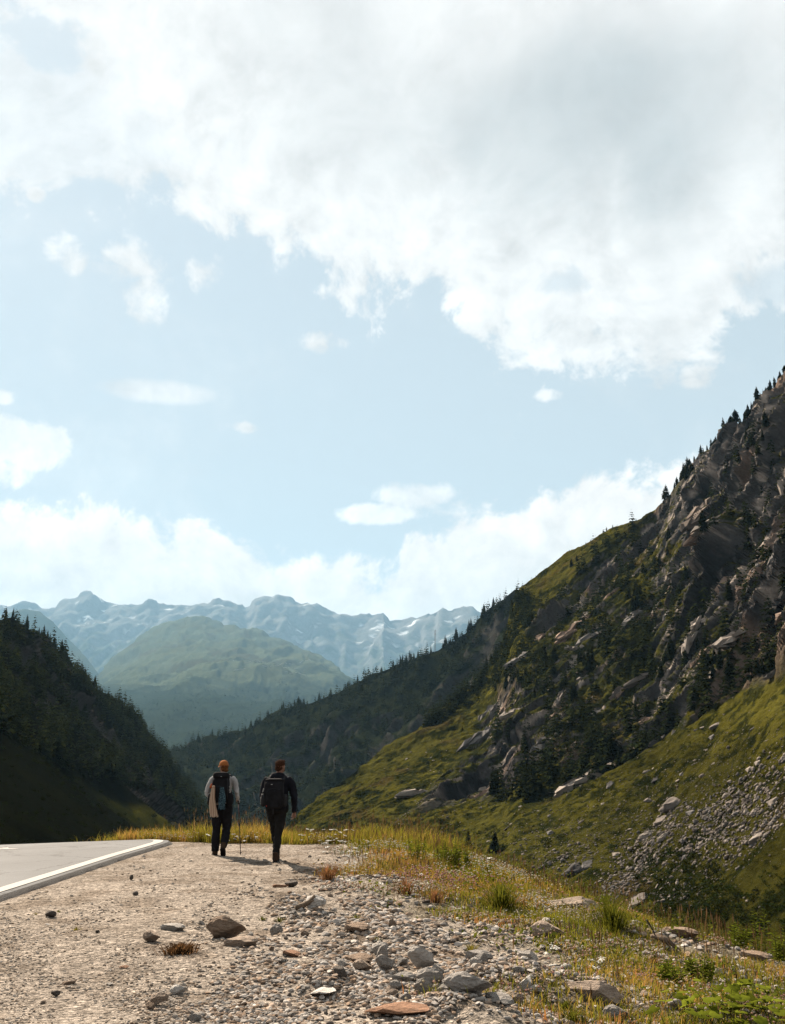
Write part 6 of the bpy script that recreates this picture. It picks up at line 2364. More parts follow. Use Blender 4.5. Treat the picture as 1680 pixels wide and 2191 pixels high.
def head_parts(b, c, yaw, s=1.0):
    """skull, jaw, nose, brow, lips and ears about centre c, facing +y turned by yaw"""
    R = Matrix.Rotation(yaw, 3, 'Z')
    at_ = lambda x, y, z: Vector(c) + R @ Vector((x * s, y * s, z * s))
    b.ball(at_(0, -0.008, 0.025), (0.076 * s, 0.093 * s, 0.090 * s), 16, 12, 0, R)
    b.ball(at_(0, 0.022, -0.030), (0.062 * s, 0.072 * s, 0.078 * s), 14, 10, 0, R)
    b.ball(at_(0, 0.060, -0.082), (0.030 * s, 0.028 * s, 0.022 * s), 10, 8, 0, R)
    b.tube([at_(0, 0.088, 0.015), at_(0, 0.106, -0.018), at_(0, 0.112, -0.030)], [0.010 * s, 0.014 * s, 0.012 * s], 8)
    b.ball(at_(0, 0.082, -0.056), (0.024 * s, 0.014 * s, 0.009 * s), 8, 6, 0, R)
    for sx in (-1, 1):
        b.ball(at_(sx * 0.030, 0.080, 0.020), (0.022 * s, 0.012 * s, 0.010 * s), 8, 6, 0, R)
        b.ball(at_(sx * 0.079, -0.005, -0.008), (0.011 * s, 0.020 * s, 0.032 * s), 8, 8, 0, R)
    return at_, R


def rounded_box(b, c, size, bulge=0.12, n=6, mi=0, rot=None, taper=0.0, pw=4.0):
    """superellipsoid bag shape"""
    V, F = [], []
    nu, nv = 20, 14
    for j in range(nv + 1):
        th = -math.pi / 2 + math.pi * j / nv
        for i in range(nu):
            ph = 2 * math.pi * i / nu
            f = lambda v: math.copysign(abs(v) ** (2 / pw), v)
            x, y, z = f(math.cos(th)) * f(math.cos(ph)), f(math.cos(th)) * f(math.sin(ph)), f(math.sin(th))
            k = 1 + taper * z
            p = Vector((x * size[0] * k / 2, y * size[1] * k / 2, z * size[2] / 2))
            if rot:
                p = rot @ p
            V.append(p + Vector(c))
    for j in range(nv):
        for i in range(nu):
            F.append((j * nu + i, j * nu + (i + 1) % nu, (j + 1) * nu + (i + 1) % nu, (j + 1) * nu + i))
    b.add(V, F, mi)


def boot(name, parent, ankle, toe_dir, pitch=0.0, lift=0.0):
    """ankle boot: upper and sole; pitch lifts the heel"""
    yaw = math.atan2(-toe_dir[0], toe_dir[1])
    R = Matrix.Rotation(yaw, 3, 'Z') @ Matrix.Rotation(-pitch, 3, 'X')
    T = lambda x, y, z: Vector(ankle) + R @ Vector((x, y, z - 0.10))
    m = Build()
    m.tube([T(0, -0.012, 0.17), T(0, -0.010, 0.10), T(0, -0.012, 0.045), T(0, -0.012, 0.02)], [0.055, 0.052, 0.050, 0.046], 12)
    m.tube([T(0, -0.062, 0.045), T(0, 0.0, 0.055), T(0, 0.08, 0.05), T(0, 0.15, 0.038), T(0, 0.185, 0.03)], [0.034, 0.050, 0.050, 0.044, 0.020], 12, 0, True, [(.9, 1)] * 5)
    up = soft_body(m, 0.009, 'boot', 4)
    up.materials.append(M_BOOT)
    o = link('boot', up, parent)
    s = Build()
    prof = [(-0.085, 0.030), (-0.05, 0.042), (0.0, 0.042), (0.07, 0.050), (0.13, 0.048), (0.175, 0.034), (0.195, 0.014)]
    V, F = [], []
    n = len(prof)
    for z in (-0.006, 0.022):
        for (y, w) in prof:
            V += [T(-w, y, z), T(w, y, z)]
    for i in range(n - 1):
        a = 2 * i
        F += [(a, a + 1, a + 3, a + 2), (2 * n + a, 2 * n + a + 2, 2 * n + a + 3, 2 * n + a + 1), (a, a + 2, 2 * n + a + 2, 2 * n + a), (a + 1, 2 * n + a + 1, 2 * n + a + 3, a + 3)]
    F += [(0, 2 * n, 2 * n + 1, 1), (2 * n - 2, 2 * n - 1, 4 * n - 1, 4 * n - 2)]
    s.add(V, F)
    link('sole', s.mesh('sole', [M_SOLE]), o)


def place_root(name, px, py, yaw=0.0):
    p = ground_at(px, py)
    o = bpy.data.objects.new(name, None)
    COL.objects.link(o)
    o.location = p
    o.rotation_euler = (0, 0, yaw)
    return o, p


def on_root(o, root):
    o.location = root.location
    o.rotation_euler = root.rotation_euler
    return o


def cloth_strip(b, top, bottom, w_top, w_bot, folds=3, depth=0.03, mi=0, sway=0.02, seed=0):
    """hanging folded cloth: a thick pleated strip"""
    nu, nv = 24, 16
    r = random.Random(seed)
    top, bottom = Vector(top), Vector(bottom)
    G = []
    for j in range(nv + 1):
        t = j / nv
        c = top.lerp(bottom, t) + Vector((sway * math.sin(t * 3.1), 0, 0))
        w = w_top + (w_bot - w_top) * min(1, t * 1.6) + 0.01 * math.sin(7 * t + seed)
        row = []
        for i in range(nu):
            a = 2 * math.pi * i / nu
            fold = 1 + 0.35 * math.sin(folds * a + 2.2 * t + seed)
            row.append(c + Vector((math.cos(a) * w / 2, math.sin(a) * depth * fold * (0.5 + 0.5 * t + 0.2), 0.012 * math.sin(5 * a) * t)))
        G.append(row)
    V = [p for row in G for p in row]
    F = []
    for j in range(nv):
        for i in range(nu):
            F.append((j * nu + i, j * nu + (i + 1) % nu, (j + 1) * nu + (i + 1) % nu, (j + 1) * nu + i))
    F.append(tuple(range(nu)))
    F.append(tuple(nv * nu + i for i in range(nu))[::-1])
    b.add(V, F, mi)


def torso(b, tw=1.0, bulk=0.0, lean=0.0):
    secs = [(0.86, .165, .118, -.01), (0.95, .178, .128, -.015), (1.05, .165, .115, -.005), (1.15, .160, .108, 0), (1.27, .178, .115, .005), (1.38, .198, .118, .0), (1.45, .192, .104, -.008), (1.495, .130, .080, -.008), (1.53, .072, .064, 0.0)]
    b.tube([(0, y + lean * (z - 0.9), z) for (z, w, d, y) in secs], [1.0] * len(secs), 20, 0, True, [(d + bulk, w * tw + bulk) for (z, w, d, y) in secs])


def build_left_hiker():
    root, p = place_root('person', 471, 1832, 0.0)
    label(root, 'hiker in orange cap, grey long-sleeved shirt and dark trousers walking with a pole', 'person')
    b = Build()
    torso(b)
    b.tube([(0, -0.01, 1.47), (0.0, 0.005, 1.56), (-0.005, 0.015, 1.62)], [0.062, 0.054, 0.054], 12)
    head_parts(b, (-0.005, 0.020, 1.665), 0.72)
    # legs: standing one on the road side, trailing one with its heel up
    b.tube([(-0.090, 0, 0.93), (-0.098, 0.01, 0.74), (-0.100, 0.02, 0.50), (-0.098, 0.0, 0.28), (-0.095, -0.01, 0.075)], [0.118, 0.105, 0.083, 0.079, 0.070], 16)
    b.tube([(0.090, 0, 0.93), (0.098, 0.02, 0.74), (0.100, 0.06, 0.52), (0.098, -0.06, 0.33), (0.090, -0.20, 0.165)], [0.118, 0.105, 0.083, 0.078, 0.066], 16)
    b.ball((-0.085, -0.05, 0.92), (0.10, 0.10, 0.11))
    b.ball((0.085, -0.05, 0.92), (0.10, 0.10, 0.11))
    # arms: both bent, hands forward
    b.tube([(-0.165, 0, 1.445), (-0.225, -0.01, 1.40), (-0.275, -0.03, 1.28), (-0.300, -0.05, 1.16)], [0.066, 0.064, 0.054, 0.047], 14)
    b.tube([(-0.300, -0.05, 1.16), (-0.265, 0.07, 1.10), (-0.220, 0.17, 1.09)], [0.047, 0.043, 0.033], 14)
    b.tube([(0.165, 0, 1.445), (0.225, -0.01, 1.40), (0.262, -0.03, 1.28), (0.285, -0.05, 1.15)], [0.066, 0.064, 0.054, 0.047], 14)
    b.tube([(0.285, -0.05, 1.15), (0.285, 0.05, 1.09), (0.280, 0.135, 1.06)], [0.047, 0.043, 0.033], 14)
    me = soft_body(b, 0.013, 'body', 5)
    wrinkle(me, 0.020, 9.0, lambda c: ((c[:, 2] < 0.9) | ((c[:, 2] < 1.46) & (c[:, 2] > 0.98))).astype(float), 5, (1, 1, 0.7))
    # continuous with the wrists: fingers joined on as fine geometry
    hb = Build()
    hand(hb, (-0.222, 0.165, 1.09), (0.35, 0.9, 0.05), (1, 0, -0.2), 1, 0.75)
    hand(hb, (0.280, 0.130, 1.06), (0.05, 0.75, -0.25), (-0.6, -0.1, -0.6), -1, 1.05)
    n0 = len(me.vertices)
    bm_v = [tuple(v.co) for v in me.vertices] + hb.v
    bm_f = [tuple(f.vertices) for f in me.polygons] + [tuple(n0 + i for i in f) for f in hb.f]
    full = bpy.data.meshes.new('body')
    full.from_pydata(bm_v, [], bm_f)
    full.polygons.foreach_set('use_smooth', np.ones(len(full.polygons), bool))

    def pick(c):
        out = np.ones(len(c))                                  # shirt
        out[(c[:, 2] < 0.955 + 0.02 * np.sin(c[:, 0] * 9))] = 2   # trousers
        out[(c[:, 2] > 1.525)] = 0
        out[((c[:, 1] > 0.155) & (c[:, 2] > 1.0) & (c[:, 2] < 1.2) & (np.abs(c[:, 0]) > 0.15))] = 0
        return out
    paint(full, [M_SKIN, M_SHIRT, M_TROUSERS], pick)
    full.update()
    link('body', full, root)
    R = Matrix.Rotation(0.72, 3, 'Z')
    hc = Vector((-0.005, 0.020, 1.665))
    H = lambda x, y, z: hc + R @ Vector((x, y, z))
    for sx in (-1, 1):
        m = Build()
        m.ball(H(sx * 0.030, 0.084, 0.006), 0.009, 8, 6)
        link('eye', m.mesh('eye', [M_EYE], True), root)
    m = Build()
    m.ball(H(0, -0.022, 0.010), (0.079, 0.084, 0.082), 16, 12, 0, R)
    m.ball(H(0.02, -0.062, -0.060), (0.048, 0.036, 0.050), 12, 8, 0, R)
    m.ball(H(-0.03, -0.058, -0.050), (0.045, 0.034, 0.046), 12, 8, 0, R)
    hm = soft_body(m, 0.009, 'hair', 2)
    wrinkle(hm, 0.018, 40, None, 3, (1, 1, 0.4))
    hm.materials.append(M_HAIR_RED)
    link('hair', hm, root)
    m = Build()
    # cap: domed crown cut level, strap behind, brim to the front
    V, F = [], []
    nu, nv = 20, 8
    for j in range(nv + 1):
        th = math.pi / 2 * j / nv
        for i in range(nu):
            ph = 2 * math.pi * i / nu
            V.append(H(0.086 * math.sin(th) * math.cos(ph), -0.006 + 0.104 * math.sin(th) * math.sin(ph), 0.030 + 0.098 * math.cos(th) ** 0.8))
    for j in range(nv):
        for i in range(nu):
            F.append((j * nu + i, (j + 1) * nu + i, (j + 1) * nu + (i + 1) % nu, j * nu + (i + 1) % nu))
    m.add(V, F)
    m.tube([H(0.087 * math.cos(a), -0.006 + 0.105 * math.sin(a), 0.028) for a in np.linspace(0, 2 * math.pi, 21)], 0.006, 6, 0, False)
    m.ball(H(0, -0.006, 0.130), 0.007, 6, 5)
    cap = link('cap', m.mesh('cap', [M_CAP], True), root)
    m = Build()
    V, F = [], []
    for j in range(5):
        for i in range(9):
            a = math.radians(25 + 130 * i / 8)
            rr = 0.0 + 0.075 * j / 4
            V.append(H(0.086 * math.cos(a) * (1 - 0.05 * j), 0.098 * math.sin(a) * 1.0 - 0.006 + rr * math.sin(a) ** 0.8, 0.034 - 0.006 * j - 0.018 * math.cos(a) ** 2 * (j / 4)))
    for j in range(4):
        for i in range(8):
            F.append((j * 9 + i, j * 9 + i + 1, (j + 1) * 9 + i + 1, (j + 1) * 9 + i))
    k = len(V)
    V = V + [v - Vector((0, 0, 0.005)) for v in V]
    F = F + [tuple(k + i for i in f[::-1]) for f in F]
    for i in range(8):
        F.append((4 * 9 + i, 4 * 9 + i + 1, k + 4 * 9 + i + 1, k + 4 * 9 + i))
    m.add(V, F)
    link('brim', m.mesh('brim', [M_CAP], True), cap)
    m = Build()
    secs = [(0.925, 0.186, 0.132), (0.895, 0.190, 0.134)]
    m.tube([(0, -0.012, z) for z, w, d in secs], [1, 1], 20, 0, True, [(d, w) for z, w, d in secs])
    link('shirt_hem', m.mesh('shirt_hem', [M_SHIRT], True), root)
    boot('boot', root, (-0.096, -0.005, 0.10), (-0.35, 1.0))
    boot('boot', root, (0.088, -0.215, 0.175), (0.0, 1.0), 0.62)

    # rucksack, carried
    pk = bpy.data.objects.new('backpack', None)
    COL.objects.link(pk)
    on_root(pk, root)
    label(pk, 'black rucksack with top lid and hip belt on the grey-shirted hiker', 'backpack')
    m = Build()
    rounded_box(m, (0.005, -0.235, 1.235), (0.32, 0.24, 0.50), pw=4.5, taper=0.0)
    rounded_box(m, (0.005, -0.30, 1.16), (0.25, 0.16, 0.32), pw=3.5)
    link('main_bag', m.mesh('main_bag', [M_PACK], True), pk)
    m = Build()
    rounded_box(m, (0.0, -0.235, 1.490), (0.315, 0.27, 0.13), pw=3.5, rot=Matrix.Rotation(-0.18, 3, 'X'))
    lid = link('lid', m.mesh('lid', [M_PACK], True), pk)
    m = Build()
    rounded_box(m, (0.02, -0.373, 1.478), (0.026, 0.008, 0.008), pw=6)
    link('buckle', m.mesh('buckle', [M_LIGHT]), lid)
    for sx in (-1, 1):
        m = Build()
        rounded_box(m, (sx * 0.185, -0.22, 1.05), (0.13, 0.17, 0.24), pw=3)
        link('side_pocket', m.mesh('side_pocket', [M_PACK], True), pk)
        m = Build()
        m.tube([(sx * 0.115, -0.14, 1.40), (sx * 0.125, -0.07, 1.505), (sx * 0.13, 0.03, 1.515), (sx * 0.125, 0.115, 1.42), (sx * 0.135, 0.13, 1.25), (sx * 0.17, 0.04, 1.10), (sx * 0.16, -0.13, 1.02)], 0.018, 8, 0, True, [(0.45, 1.3)] * 7)
        link('shoulder_strap', m.mesh('shoulder_strap', [M_STRAP], True), pk)
        m = Build()
        m.tube([(sx * 0.10, -0.14, 1.01), (sx * 0.195, -0.06, 1.01), (sx * 0.19, 0.05, 1.00), (sx * 0.08, 0.135, 0.99), (0, 0.142, 0.985)], 0.03, 8, 0, True, [(0.35, 1.2)] * 5)
        link('hip_belt', m.mesh('hip_belt', [M_STRAP], True), pk)
        m = Build()
        m.tube([(sx * 0.14, -0.345, 1.45), (sx * 0.150, -0.365, 1.25), (sx * 0.15, -0.34, 1.05)], 0.008, 6)
        link('compression_strap', m.mesh('compression_strap', [M_STRAP], True), pk)
    m = Build()
    rounded_box(m, (0.178, -0.30, 1.285), (0.018, 0.012, 0.016), pw=6)
    rounded_box(m, (0.176, -0.30, 1.225), (0.010, 0.010, 0.020), pw=6)
    link('strap_end', m.mesh('strap_end', [M_LIGHT]), pk)
    # things hung on the rucksack
    m = Build()
    cloth_strip(m, (-0.115, -0.40, 1.285), (-0.075, -0.41, 0.735), 0.05, 0.145, 4, 0.035, 0, -0.03, 1)
    m.ball((-0.115, -0.395, 1.29), (0.03, 0.03, 0.025), 10, 8)
    o = on_root(link('scarf', m.mesh('scarf', [M_SCARF], True)), root)
    label(o, 'cream and brown striped scarf dangling from the rucksack', 'scarf')
    m = Build()
    cloth_strip(m, (0.045, -0.405, 1.285), (0.050, -0.405, 0.870), 0.085, 0.135, 3, 0.03, 0, 0.015, 4)
    o = on_root(link('patterned_cloth', m.mesh('patterned_cloth', [M_BLUE], True)), root)
    label(o, 'dark blue leaf-patterned cloth hanging beside the striped scarf', 'cloth')
    m = Build()
    rounded_box(m, (-0.168, -0.33, 1.305), (0.055, 0.06, 0.10), pw=2.4, rot=Matrix.Rotation(0.25, 3, 'Y'), taper=-0.25)
    o = on_root(link('stuff_sack', m.mesh('stuff_sack', [M_ORANGE], True)), root)
    label(o, 'small bright orange pouch tucked at the side of the rucksack', 'pouch')
    # trekking pole in the ravine-side hand
    pole = bpy.data.objects.new('trekking_pole', None)
    COL.objects.link(pole)
    on_root(pole, root)
    label(pole, 'thin dark trekking pole planted between the two hikers', 'trekking pole')
    tx, ty = 0.405, -0.03
    a = Vector((0.278, 0.205, 1.075))
    tip = Vector((tx, ty, gz(root.location.x + tx, root.location.y + ty) - root.location.z - 0.01))
    m = Build()
    m.tube([a + (a - tip) * 0.045, a, a.lerp(tip, 0.09), a.lerp(tip, 0.11)], [0.016, 0.015, 0.014, 0.011], 10)
    link('grip', m.mesh('grip', [M_SOLE], True), pole)
    m = Build()
    m.tube([a.lerp(tip, 0.11), a.lerp(tip, 0.46)], [0.010, 0.0095], 8)
    sh = plain('red_shaft', (0.045, 0.016, 0.014), 0.5, 0.1)
    link('upper_shaft', m.mesh('upper_shaft', [sh], True), pole)
    m = Build()
    m.tube([a.lerp(tip, 0.45), a.lerp(tip, 0.49)], [0.0125, 0.0125], 8)
    m.tube([a.lerp(tip, 0.46), a.lerp(tip, 0.95), tip], [0.0085, 0.0075, 0.004], 8)
    link('lower_shaft', m.mesh('lower_shaft', [M_SOLE], True), pole)
    m = Build()
    bc = a.lerp(tip, 0.945)
    m.tube([bc, bc + (tip - a).normalized() * 0.012], [0.024, 0.018], 10)
    link('basket', m.mesh('basket', [M_SOLE]), pole)


def build_right_hiker():
    root, p = place_root('person', 590, 1845, 0.0)
    label(root, 'hiker with short dark hair, black hooded jacket and dark trousers', 'person')
    b = Build()
    torso(b, 1.04, 0.022)
    b.tube([(0.01, -0.01, 1.46), (0.02, 0.005, 1.55), (0.03, 0.012, 1.61)], [0.062, 0.054, 0.054], 12)
    head_parts(b, (0.038, 0.018, 1.655), -0.62)
    # mid-stride: one leg planted, the other swinging ahead in line with it
    b.tube([(0.075, 0, 0.93), (0.060, 0.0, 0.74), (0.040, 0.0, 0.50), (0.020, -0.06, 0.28), (0.004, -0.10, 0.12)], [0.115, 0.100, 0.078, 0.066, 0.052], 16)
    b.tube([(-0.085, 0, 0.93), (-0.075, 0.09, 0.74), (-0.050, 0.19, 0.52), (-0.030, 0.24, 0.30), (-0.015, 0.30, 0.10)], [0.115, 0.100, 0.078, 0.066, 0.052], 16)
    b.ball((-0.080, -0.05, 0.93), (0.10, 0.10, 0.11))
    b.ball((0.080, -0.05, 0.93), (0.10, 0.10, 0.11))
    b.tube([(0.165, 0, 1.435), (0.235, -0.01, 1.375), (0.290, -0.03, 1.24), (0.315, -0.04, 1.10)], [0.085, 0.082, 0.072, 0.064], 14)
    b.tube([(0.315, -0.04, 1.10), (0.322, -0.01, 0.98), (0.312, 0.03, 0.865)], [0.064, 0.058, 0.048], 14)
    b.tube([(-0.165, 0, 1.435), (-0.225, 0.0, 1.375), (-0.255, -0.02, 1.25), (-0.262, -0.03, 1.12)], [0.085, 0.080, 0.070, 0.062], 14)
    b.tube([(-0.262, -0.03, 1.12), (-0.235, 0.09, 1.03), (-0.20, 0.20, 0.99)], [0.062, 0.054, 0.044], 14)
    me = soft_body(b, 0.013, 'body', 5)
    wrinkle(me, 0.026, 8.0, lambda c: (c[:, 2] < 1.46).astype(float), 9, (1, 1, 0.8))
    hb = Build()
    hand(hb, (0.312, 0.035, 0.855), (-0.05, 0.12, -1.0), (-1, 0.2, 0), 1, 0.42)
    hand(hb, (-0.198, 0.205, 0.99), (0.4, 0.85, 0.1), (1, -0.3, 0), 1, 0.7)
    n0 = len(me.vertices)
    full = bpy.data.meshes.new('body')
    full.from_pydata([tuple(v.co) for v in me.vertices] + hb.v, [], [tuple(f.vertices) for f in me.polygons] + [tuple(n0 + i for i in f) for f in hb.f])
    full.polygons.foreach_set('use_smooth', np.ones(len(full.polygons), bool))

    def pick(c):
        out = np.ones(len(c))
        out[c[:, 2] < 0.90] = 2
        out[(c[:, 2] > 1.53)] = 0
        arm = (c[:, 0] > 0.235) & (c[:, 2] > 0.6)
        out[arm & (c[:, 2] > 0.86)] = 1
        out[arm & (c[:, 2] <= 0.86)] = 0
        out[(c[:, 1] > 0.195) & (c[:, 2] > 0.9) & (c[:, 2] < 1.1)] = 0
        return out
    paint(full, [M_SKIN, M_JACKET, M_OLIVE], pick)
    full.update()
    link('body', full, root)
    R = Matrix.Rotation(-0.62, 3, 'Z')
    hc = Vector((0.038, 0.018, 1.655))
    H = lambda x, y, z: hc + R @ Vector((x, y, z))
    for sx in (-1, 1):
        m = Build()
        m.ball(H(sx * 0.030, 0.084, 0.006), 0.009, 8, 6)
        link('eye', m.mesh('eye', [M_EYE], True), root)
    m = Build()
    m.ball(H(0, -0.016, 0.046), (0.084, 0.098, 0.082), 16, 12, 0, R)
    m.ball(H(0, -0.050, -0.018), (0.074, 0.060, 0.066), 14, 10, 0, R)
    m.ball(H(0, 0.050, 0.100), (0.058, 0.050, 0.030), 12, 8, 0, R)
    hm = soft_body(m, 0.008, 'hair', 2)
    wrinkle(hm, 0.026, 36, None, 13, (1, 1, 0.6))
    hm.materials.append(M_HAIR_DARK)
    link('hair', hm, root)
    m = Build()
    ring = [(0.10 * math.cos(a), -0.01 + 0.085 * math.sin(a), 1.515 - 0.02 * math.sin(a)) for a in np.linspace(0, 2 * math.pi, 18)]
    m.tube(ring, 0.030, 8, 0, False)
    m.ball((-0.03, -0.10, 1.475), (0.105, 0.055, 0.075), 14, 10)
    m.ball((-0.06, -0.09, 1.510), (0.060, 0.045, 0.045), 12, 8)
    hd = soft_body(m, 0.010, 'hood', 3)
    hd.materials.append(M_JACKET)
    link('hood', hd, root)
    m = Build()
    m.tube([(0.312, 0.028, 0.875), (0.312, 0.032, 0.850)], [0.050, 0.049], 12)
    link('cuff', m.mesh('cuff', [M_JACKET], True), root)
    boot('boot', root, (0.004, -0.105, 0.10), (0.05, 1.0))
    boot('boot', root, (-0.015, 0.305, 0.105), (-0.05, 1.0), -0.15)

    pk = bpy.data.objects.new('backpack', None)
    COL.objects.link(pk)
    on_root(pk, root)
    label(pk, 'bulky black daypack on the back of the black-jacketed hiker', 'backpack')
    m = Build()
    rounded_box(m, (-0.035, -0.245, 1.175), (0.36, 0.26, 0.52), pw=4.0, taper=-0.04)
    link('main_bag', m.mesh('main_bag', [M_PACK], True), pk)
    m = Build()
    rounded_box(m, (-0.03, -0.350, 1.10), (0.28, 0.12, 0.34), pw=3.5)
    fp = link('front_pocket', m.mesh('front_pocket', [M_PACK], True), pk)
    m = Build()
    m.tube([(-0.15, -0.395, 1.262), (-0.03, -0.412, 1.278), (0.09, -0.395, 1.262)], 0.004, 5)
    link('zipper', m.mesh('zipper', [M_STRAP]), fp)
    m = Build()
    rounded_box(m, (-0.07, -0.372, 1.350), (0.032, 0.010, 0.012), pw=5)
    link('emblem', m.mesh('emblem', [M_LIGHT]), pk)
    m = Build()
    m.tube([(-0.055, -0.26, 1.43), (-0.035, -0.28, 1.465), (-0.005, -0.26, 1.43)], 0.008, 6)
    link('carry_loop', m.mesh('carry_loop', [M_STRAP], True), pk)
    m = Build()
    rounded_box(m, (-0.03, -0.235, 1.425), (0.34, 0.24, 0.06), pw=3.0)
    link('lid', m.mesh('lid', [M_PACK], True), pk)
    for sx in (-1, 1):
        m = Build()
        rounded_box(m, (-0.035 + sx * 0.195, -0.23, 1.07), (0.09, 0.16, 0.22), pw=3)
        link('side_pocket', m.mesh('side_pocket', [M_STRAP], True), pk)
        m = Build()
        m.tube([(sx * 0.11, -0.15, 1.36), (sx * 0.13, -0.08, 1.485), (sx * 0.135, 0.03, 1.51), (sx * 0.135, 0.13, 1.40), (sx * 0.145, 0.145, 1.22), (sx * 0.185, 0.03, 1.08), (sx * 0.16, -0.13, 1.0)], 0.018, 8, 0, True, [(0.45, 1.3)] * 7)
        link('shoulder_strap', m.mesh('shoulder_strap', [M_STRAP], True), pk)
        m = Build()
        m.tube([(-0.035 + sx * 0.165, -0.30, 1.40), (-0.035 + sx * 0.172, -0.345, 1.2), (-0.035 + sx * 0.165, -0.32, 0.98)], 0.007, 6)
        link('compression_strap', m.mesh('compression_strap', [M_STRAP], True), pk)
    m = Build()
    m.tube([(-0.03, -0.375, 0.93), (-0.03, -0.378, 0.83)], 0.010, 6, 0, True, [(0.3, 1)] * 2)
    link('strap_end', m.mesh('strap_end', [M_STRAP]), pk)
    m = Build()
    rounded_box(m, (-0.150, -0.395, 0.975), (0.018, 0.008, 0.026), pw=4)
    link('tag', m.mesh('tag', [M_RED]), pk)
    m = Build()
    for q in ((-0.222, -0.31, 1.262), (-0.232, -0.30, 1.235)):
        rounded_box(m, q, (0.022, 0.012, 0.05), pw=4, rot=Matrix.Rotation(0.3, 3, 'Y'))
    link('reflective_tab', m.mesh('reflective_tab', [M_LIGHT]), pk)
    m = Build()
    m.tube([(-0.242, -0.255, 1.00), (-0.242, -0.255, 1.13), (-0.242, -0.255, 1.15), (-0.242, -0.255, 1.185)], [0.034, 0.034, 0.02, 0.019], 12)
    o = on_root(link('water_bottle', m.mesh('water_bottle', [M_LIGHT], True)), root)
    label(o, 'pale water bottle in the road-side pocket of the daypack', 'bottle')
    m = Build()
    m.tube([(0.172, -0.25, 1.02), (0.172, -0.25, 1.14), (0.172, -0.25, 1.17)], [0.030, 0.030, 0.017], 12)
    gm = plain('grey_flask', (0.06, 0.065, 0.07), 0.4, 0.05)
    o = on_root(link('flask', m.mesh('flask', [gm], True)), root)
    label(o, 'grey flask in the ravine-side pocket of the daypack', 'flask')


build_left_hiker()
build_right_hiker()


# ------------------------------------------------------------------ labels that single out each of the alike things
def world_xy(o):
    """direction in which a thing is seen from the hikers' road"""
    p = o.location
    return p.x / p.y, (p.z - CAM_Z) / p.y


ORD = ['', 'second ', 'third ', 'fourth ', 'fifth ', 'sixth ', 'seventh ', 'eighth ', 'ninth ', 'tenth ', 'eleventh ', 'twelfth ', 'thirteenth ', 'fourteenth ', 'fifteenth ', 'sixteenth ', 'seventeenth ', 'eighteenth ']


def rank_words(n, big, small):
    if n == 1:
        return ['']
    if n == 2:
        return ['the ' + {'tallest': 'taller', 'largest': 'larger'}[big], 'the ' + {'shortest': 'shorter', 'smallest': 'smaller'}[small]]
    out = ['the ' + (ORD[min(i, 17)]) + big for i in range(n)]
    out[-1] = 'the ' + small
    return out


def single_out_near(group, noun, marks, big, small, reach=None):
    obs = [o for o in COL.objects if o.get('group') == group]
    buckets = {}
    for o in obs:
        x, y = world_xy(o)
        best = min(marks, key=lambda m: (m[0] - x) ** 2 + (m[1] - y) ** 2)
        dx, dy = x - best[0], y - best[1]
        rel = ('above' if dy > 0 else 'below') if abs(dy) > abs(dx) else ('uphill of' if dx > 0 else 'valley side of')
        buckets.setdefault((best[2], rel), []).append(o)
    for (nm, rel), lst in buckets.items():
        lst.sort(key=lambda o: -o.scale[2] / o.location.y)
        for o, w in zip(lst, rank_words(len(lst), big, small)):
            o['label'] = ' '.join((f'{w} {noun} {rel} {nm}' if w else f'{noun} standing alone {rel} {nm}').split()[:16])


def single_out_along(group, noun, names, big='tallest', small='shortest', reverse=False):
    obs = sorted((o for o in COL.objects if o.get('group') == group), key=lambda o: world_xy(o)[0], reverse=reverse)
    k = len(names)
    for i, nm in enumerate(names):
        lst = obs[len(obs) * i // k:len(obs) * (i + 1) // k]
        lst.sort(key=lambda o: -o.scale[2] / o.location.y)
        for o, w in zip(lst, rank_words(len(lst), big, small)):
            o['label'] = f'{w} {noun} {nm}'.strip()


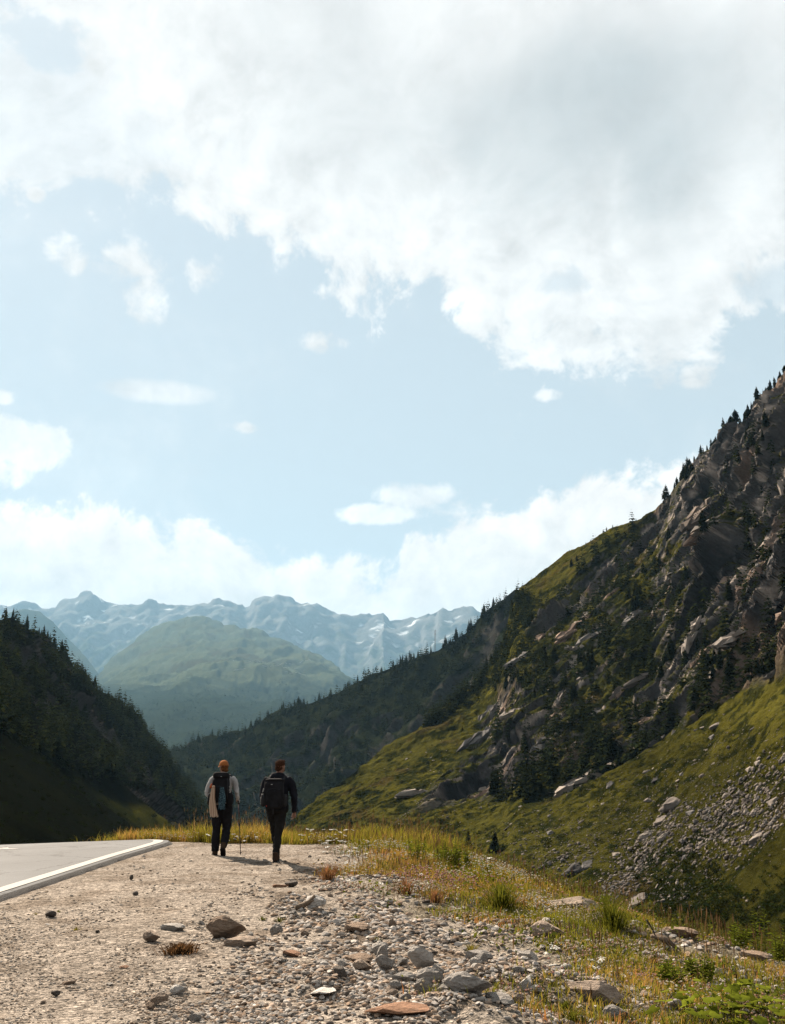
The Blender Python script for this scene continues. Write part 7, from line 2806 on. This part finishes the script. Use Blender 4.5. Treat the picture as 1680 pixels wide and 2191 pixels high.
def build_labels():
    outc = []
    for o in COL.objects:
        if o.get('category') == 'rock outcrop' and not o.get('group'):
            t = o['label']
            short = {'great pale rock slab': 'the great pale slab', 'smooth grey rock slab': 'the smooth grey slab', 'long grey rib of bare rock': 'the bare climbing rib', 'pale rock tongue': 'the pale rock tongue', 'narrow lit rock rib': 'the narrow lit rib',
                     'dark overhanging rock block': 'the dark overhanging block', 'lit rock rib between': 'the middle lit rib', 'pale rock rib high': 'the high pale rib', 'grey rock rib near': 'the grassy shoulder rib', 'pinkish rock pillar': 'the pinkish pillar',
                     'grey rock rib beside': 'the rib beside the pinkish pillar', 'pale pinkish buttress': 'the pinkish buttress', 'long grey rib under': 'the long grey rib', 'weathered pale rib': 'the weathered pale rib', 'pinkish rib just': 'the pinkish skyline rib',
                     'broad grey buttress': 'the broad grey buttress', 'slim rock rib': 'the slim shadowed rib', 'grey slabby rib': 'the slabby rib'}
            for k, v in short.items():
                if t.startswith(k):
                    outc.append((*world_xy(o), v))
    single_out_near('conifers among the high cliffs', 'dark cliff conifer', outc, 'tallest', 'shortest')
    single_out_near('conifers on the middle ledges', 'dark ledge conifer', outc, 'tallest', 'shortest')
    single_out_near('rock ribs breaking through the wooded face', 'angular rock rib', outc, 'largest', 'smallest')
    bl = []
    for o in COL.objects:
        if o.get('category') == 'boulder' and not o.get('group'):
            w = o['label'].split()
            bl.append((*world_xy(o), 'the ' + ' '.join(w[:3]).replace(' lying', '').replace(' leaning', '').replace(' standing', '').replace(' where', '').replace(' alone', '').replace(' on', '').replace(' perched', '').replace(' half', '').replace(' under', '').replace(' resting', '').replace(' just', '')))
    single_out_near('loose boulders strewn on the grass slope', 'loose stone strewn on grass', bl + [m for m in outc if m[1] < 0.06], 'largest', 'smallest')
    single_out_along('conifers along the shaded skyline', 'conifer', ['on the highest stretch of the shaded skyline', 'on the second highest stretch of the shaded skyline', 'on the upper middle stretch of the shaded skyline', 'on the middle stretch of the shaded skyline',
                     'on the lower middle stretch of the shaded skyline', 'on the low stretch of the shaded skyline', 'near the valley tip of the shaded skyline', 'at the very valley tip of the shaded skyline'])
    single_out_along('conifers along the wooded crest', 'conifer', ['at the low valley end of the wooded crest', 'on the low stretch of the wooded crest', 'on the lower middle stretch of the wooded crest', 'on the middle stretch of the wooded crest', 'on the crest just below the radio mast',
                     'on the crest just above the radio mast', 'on the high stretch of the wooded crest', 'at the top end of the wooded crest'])
    single_out_along('conifers on the jagged rocky skyline', 'conifer', ['at the bottom step of the jagged rocky skyline', 'on the lower jagged rocky skyline', 'on the middle jagged rocky skyline', 'on the upper jagged rocky skyline', 'at the top of the jagged rocky skyline'])
    single_out_along('small conifers on the grassy skyline', 'tiny conifer', ['on the lower half of the grassy skyline', 'on the upper half of the grassy skyline'])
    single_out_along('conifers where the grassy skyline meets the wooded shoulder', 'conifer', ['at the wooded side of the skyline stand', 'in the middle of the skyline stand above the wooded shoulder', 'at the grassy side of the skyline stand'])
    seen = {}
    for o in COL.objects:
        t = o.get('label')
        if t:
            seen.setdefault(t, []).append(o)


build_labels()
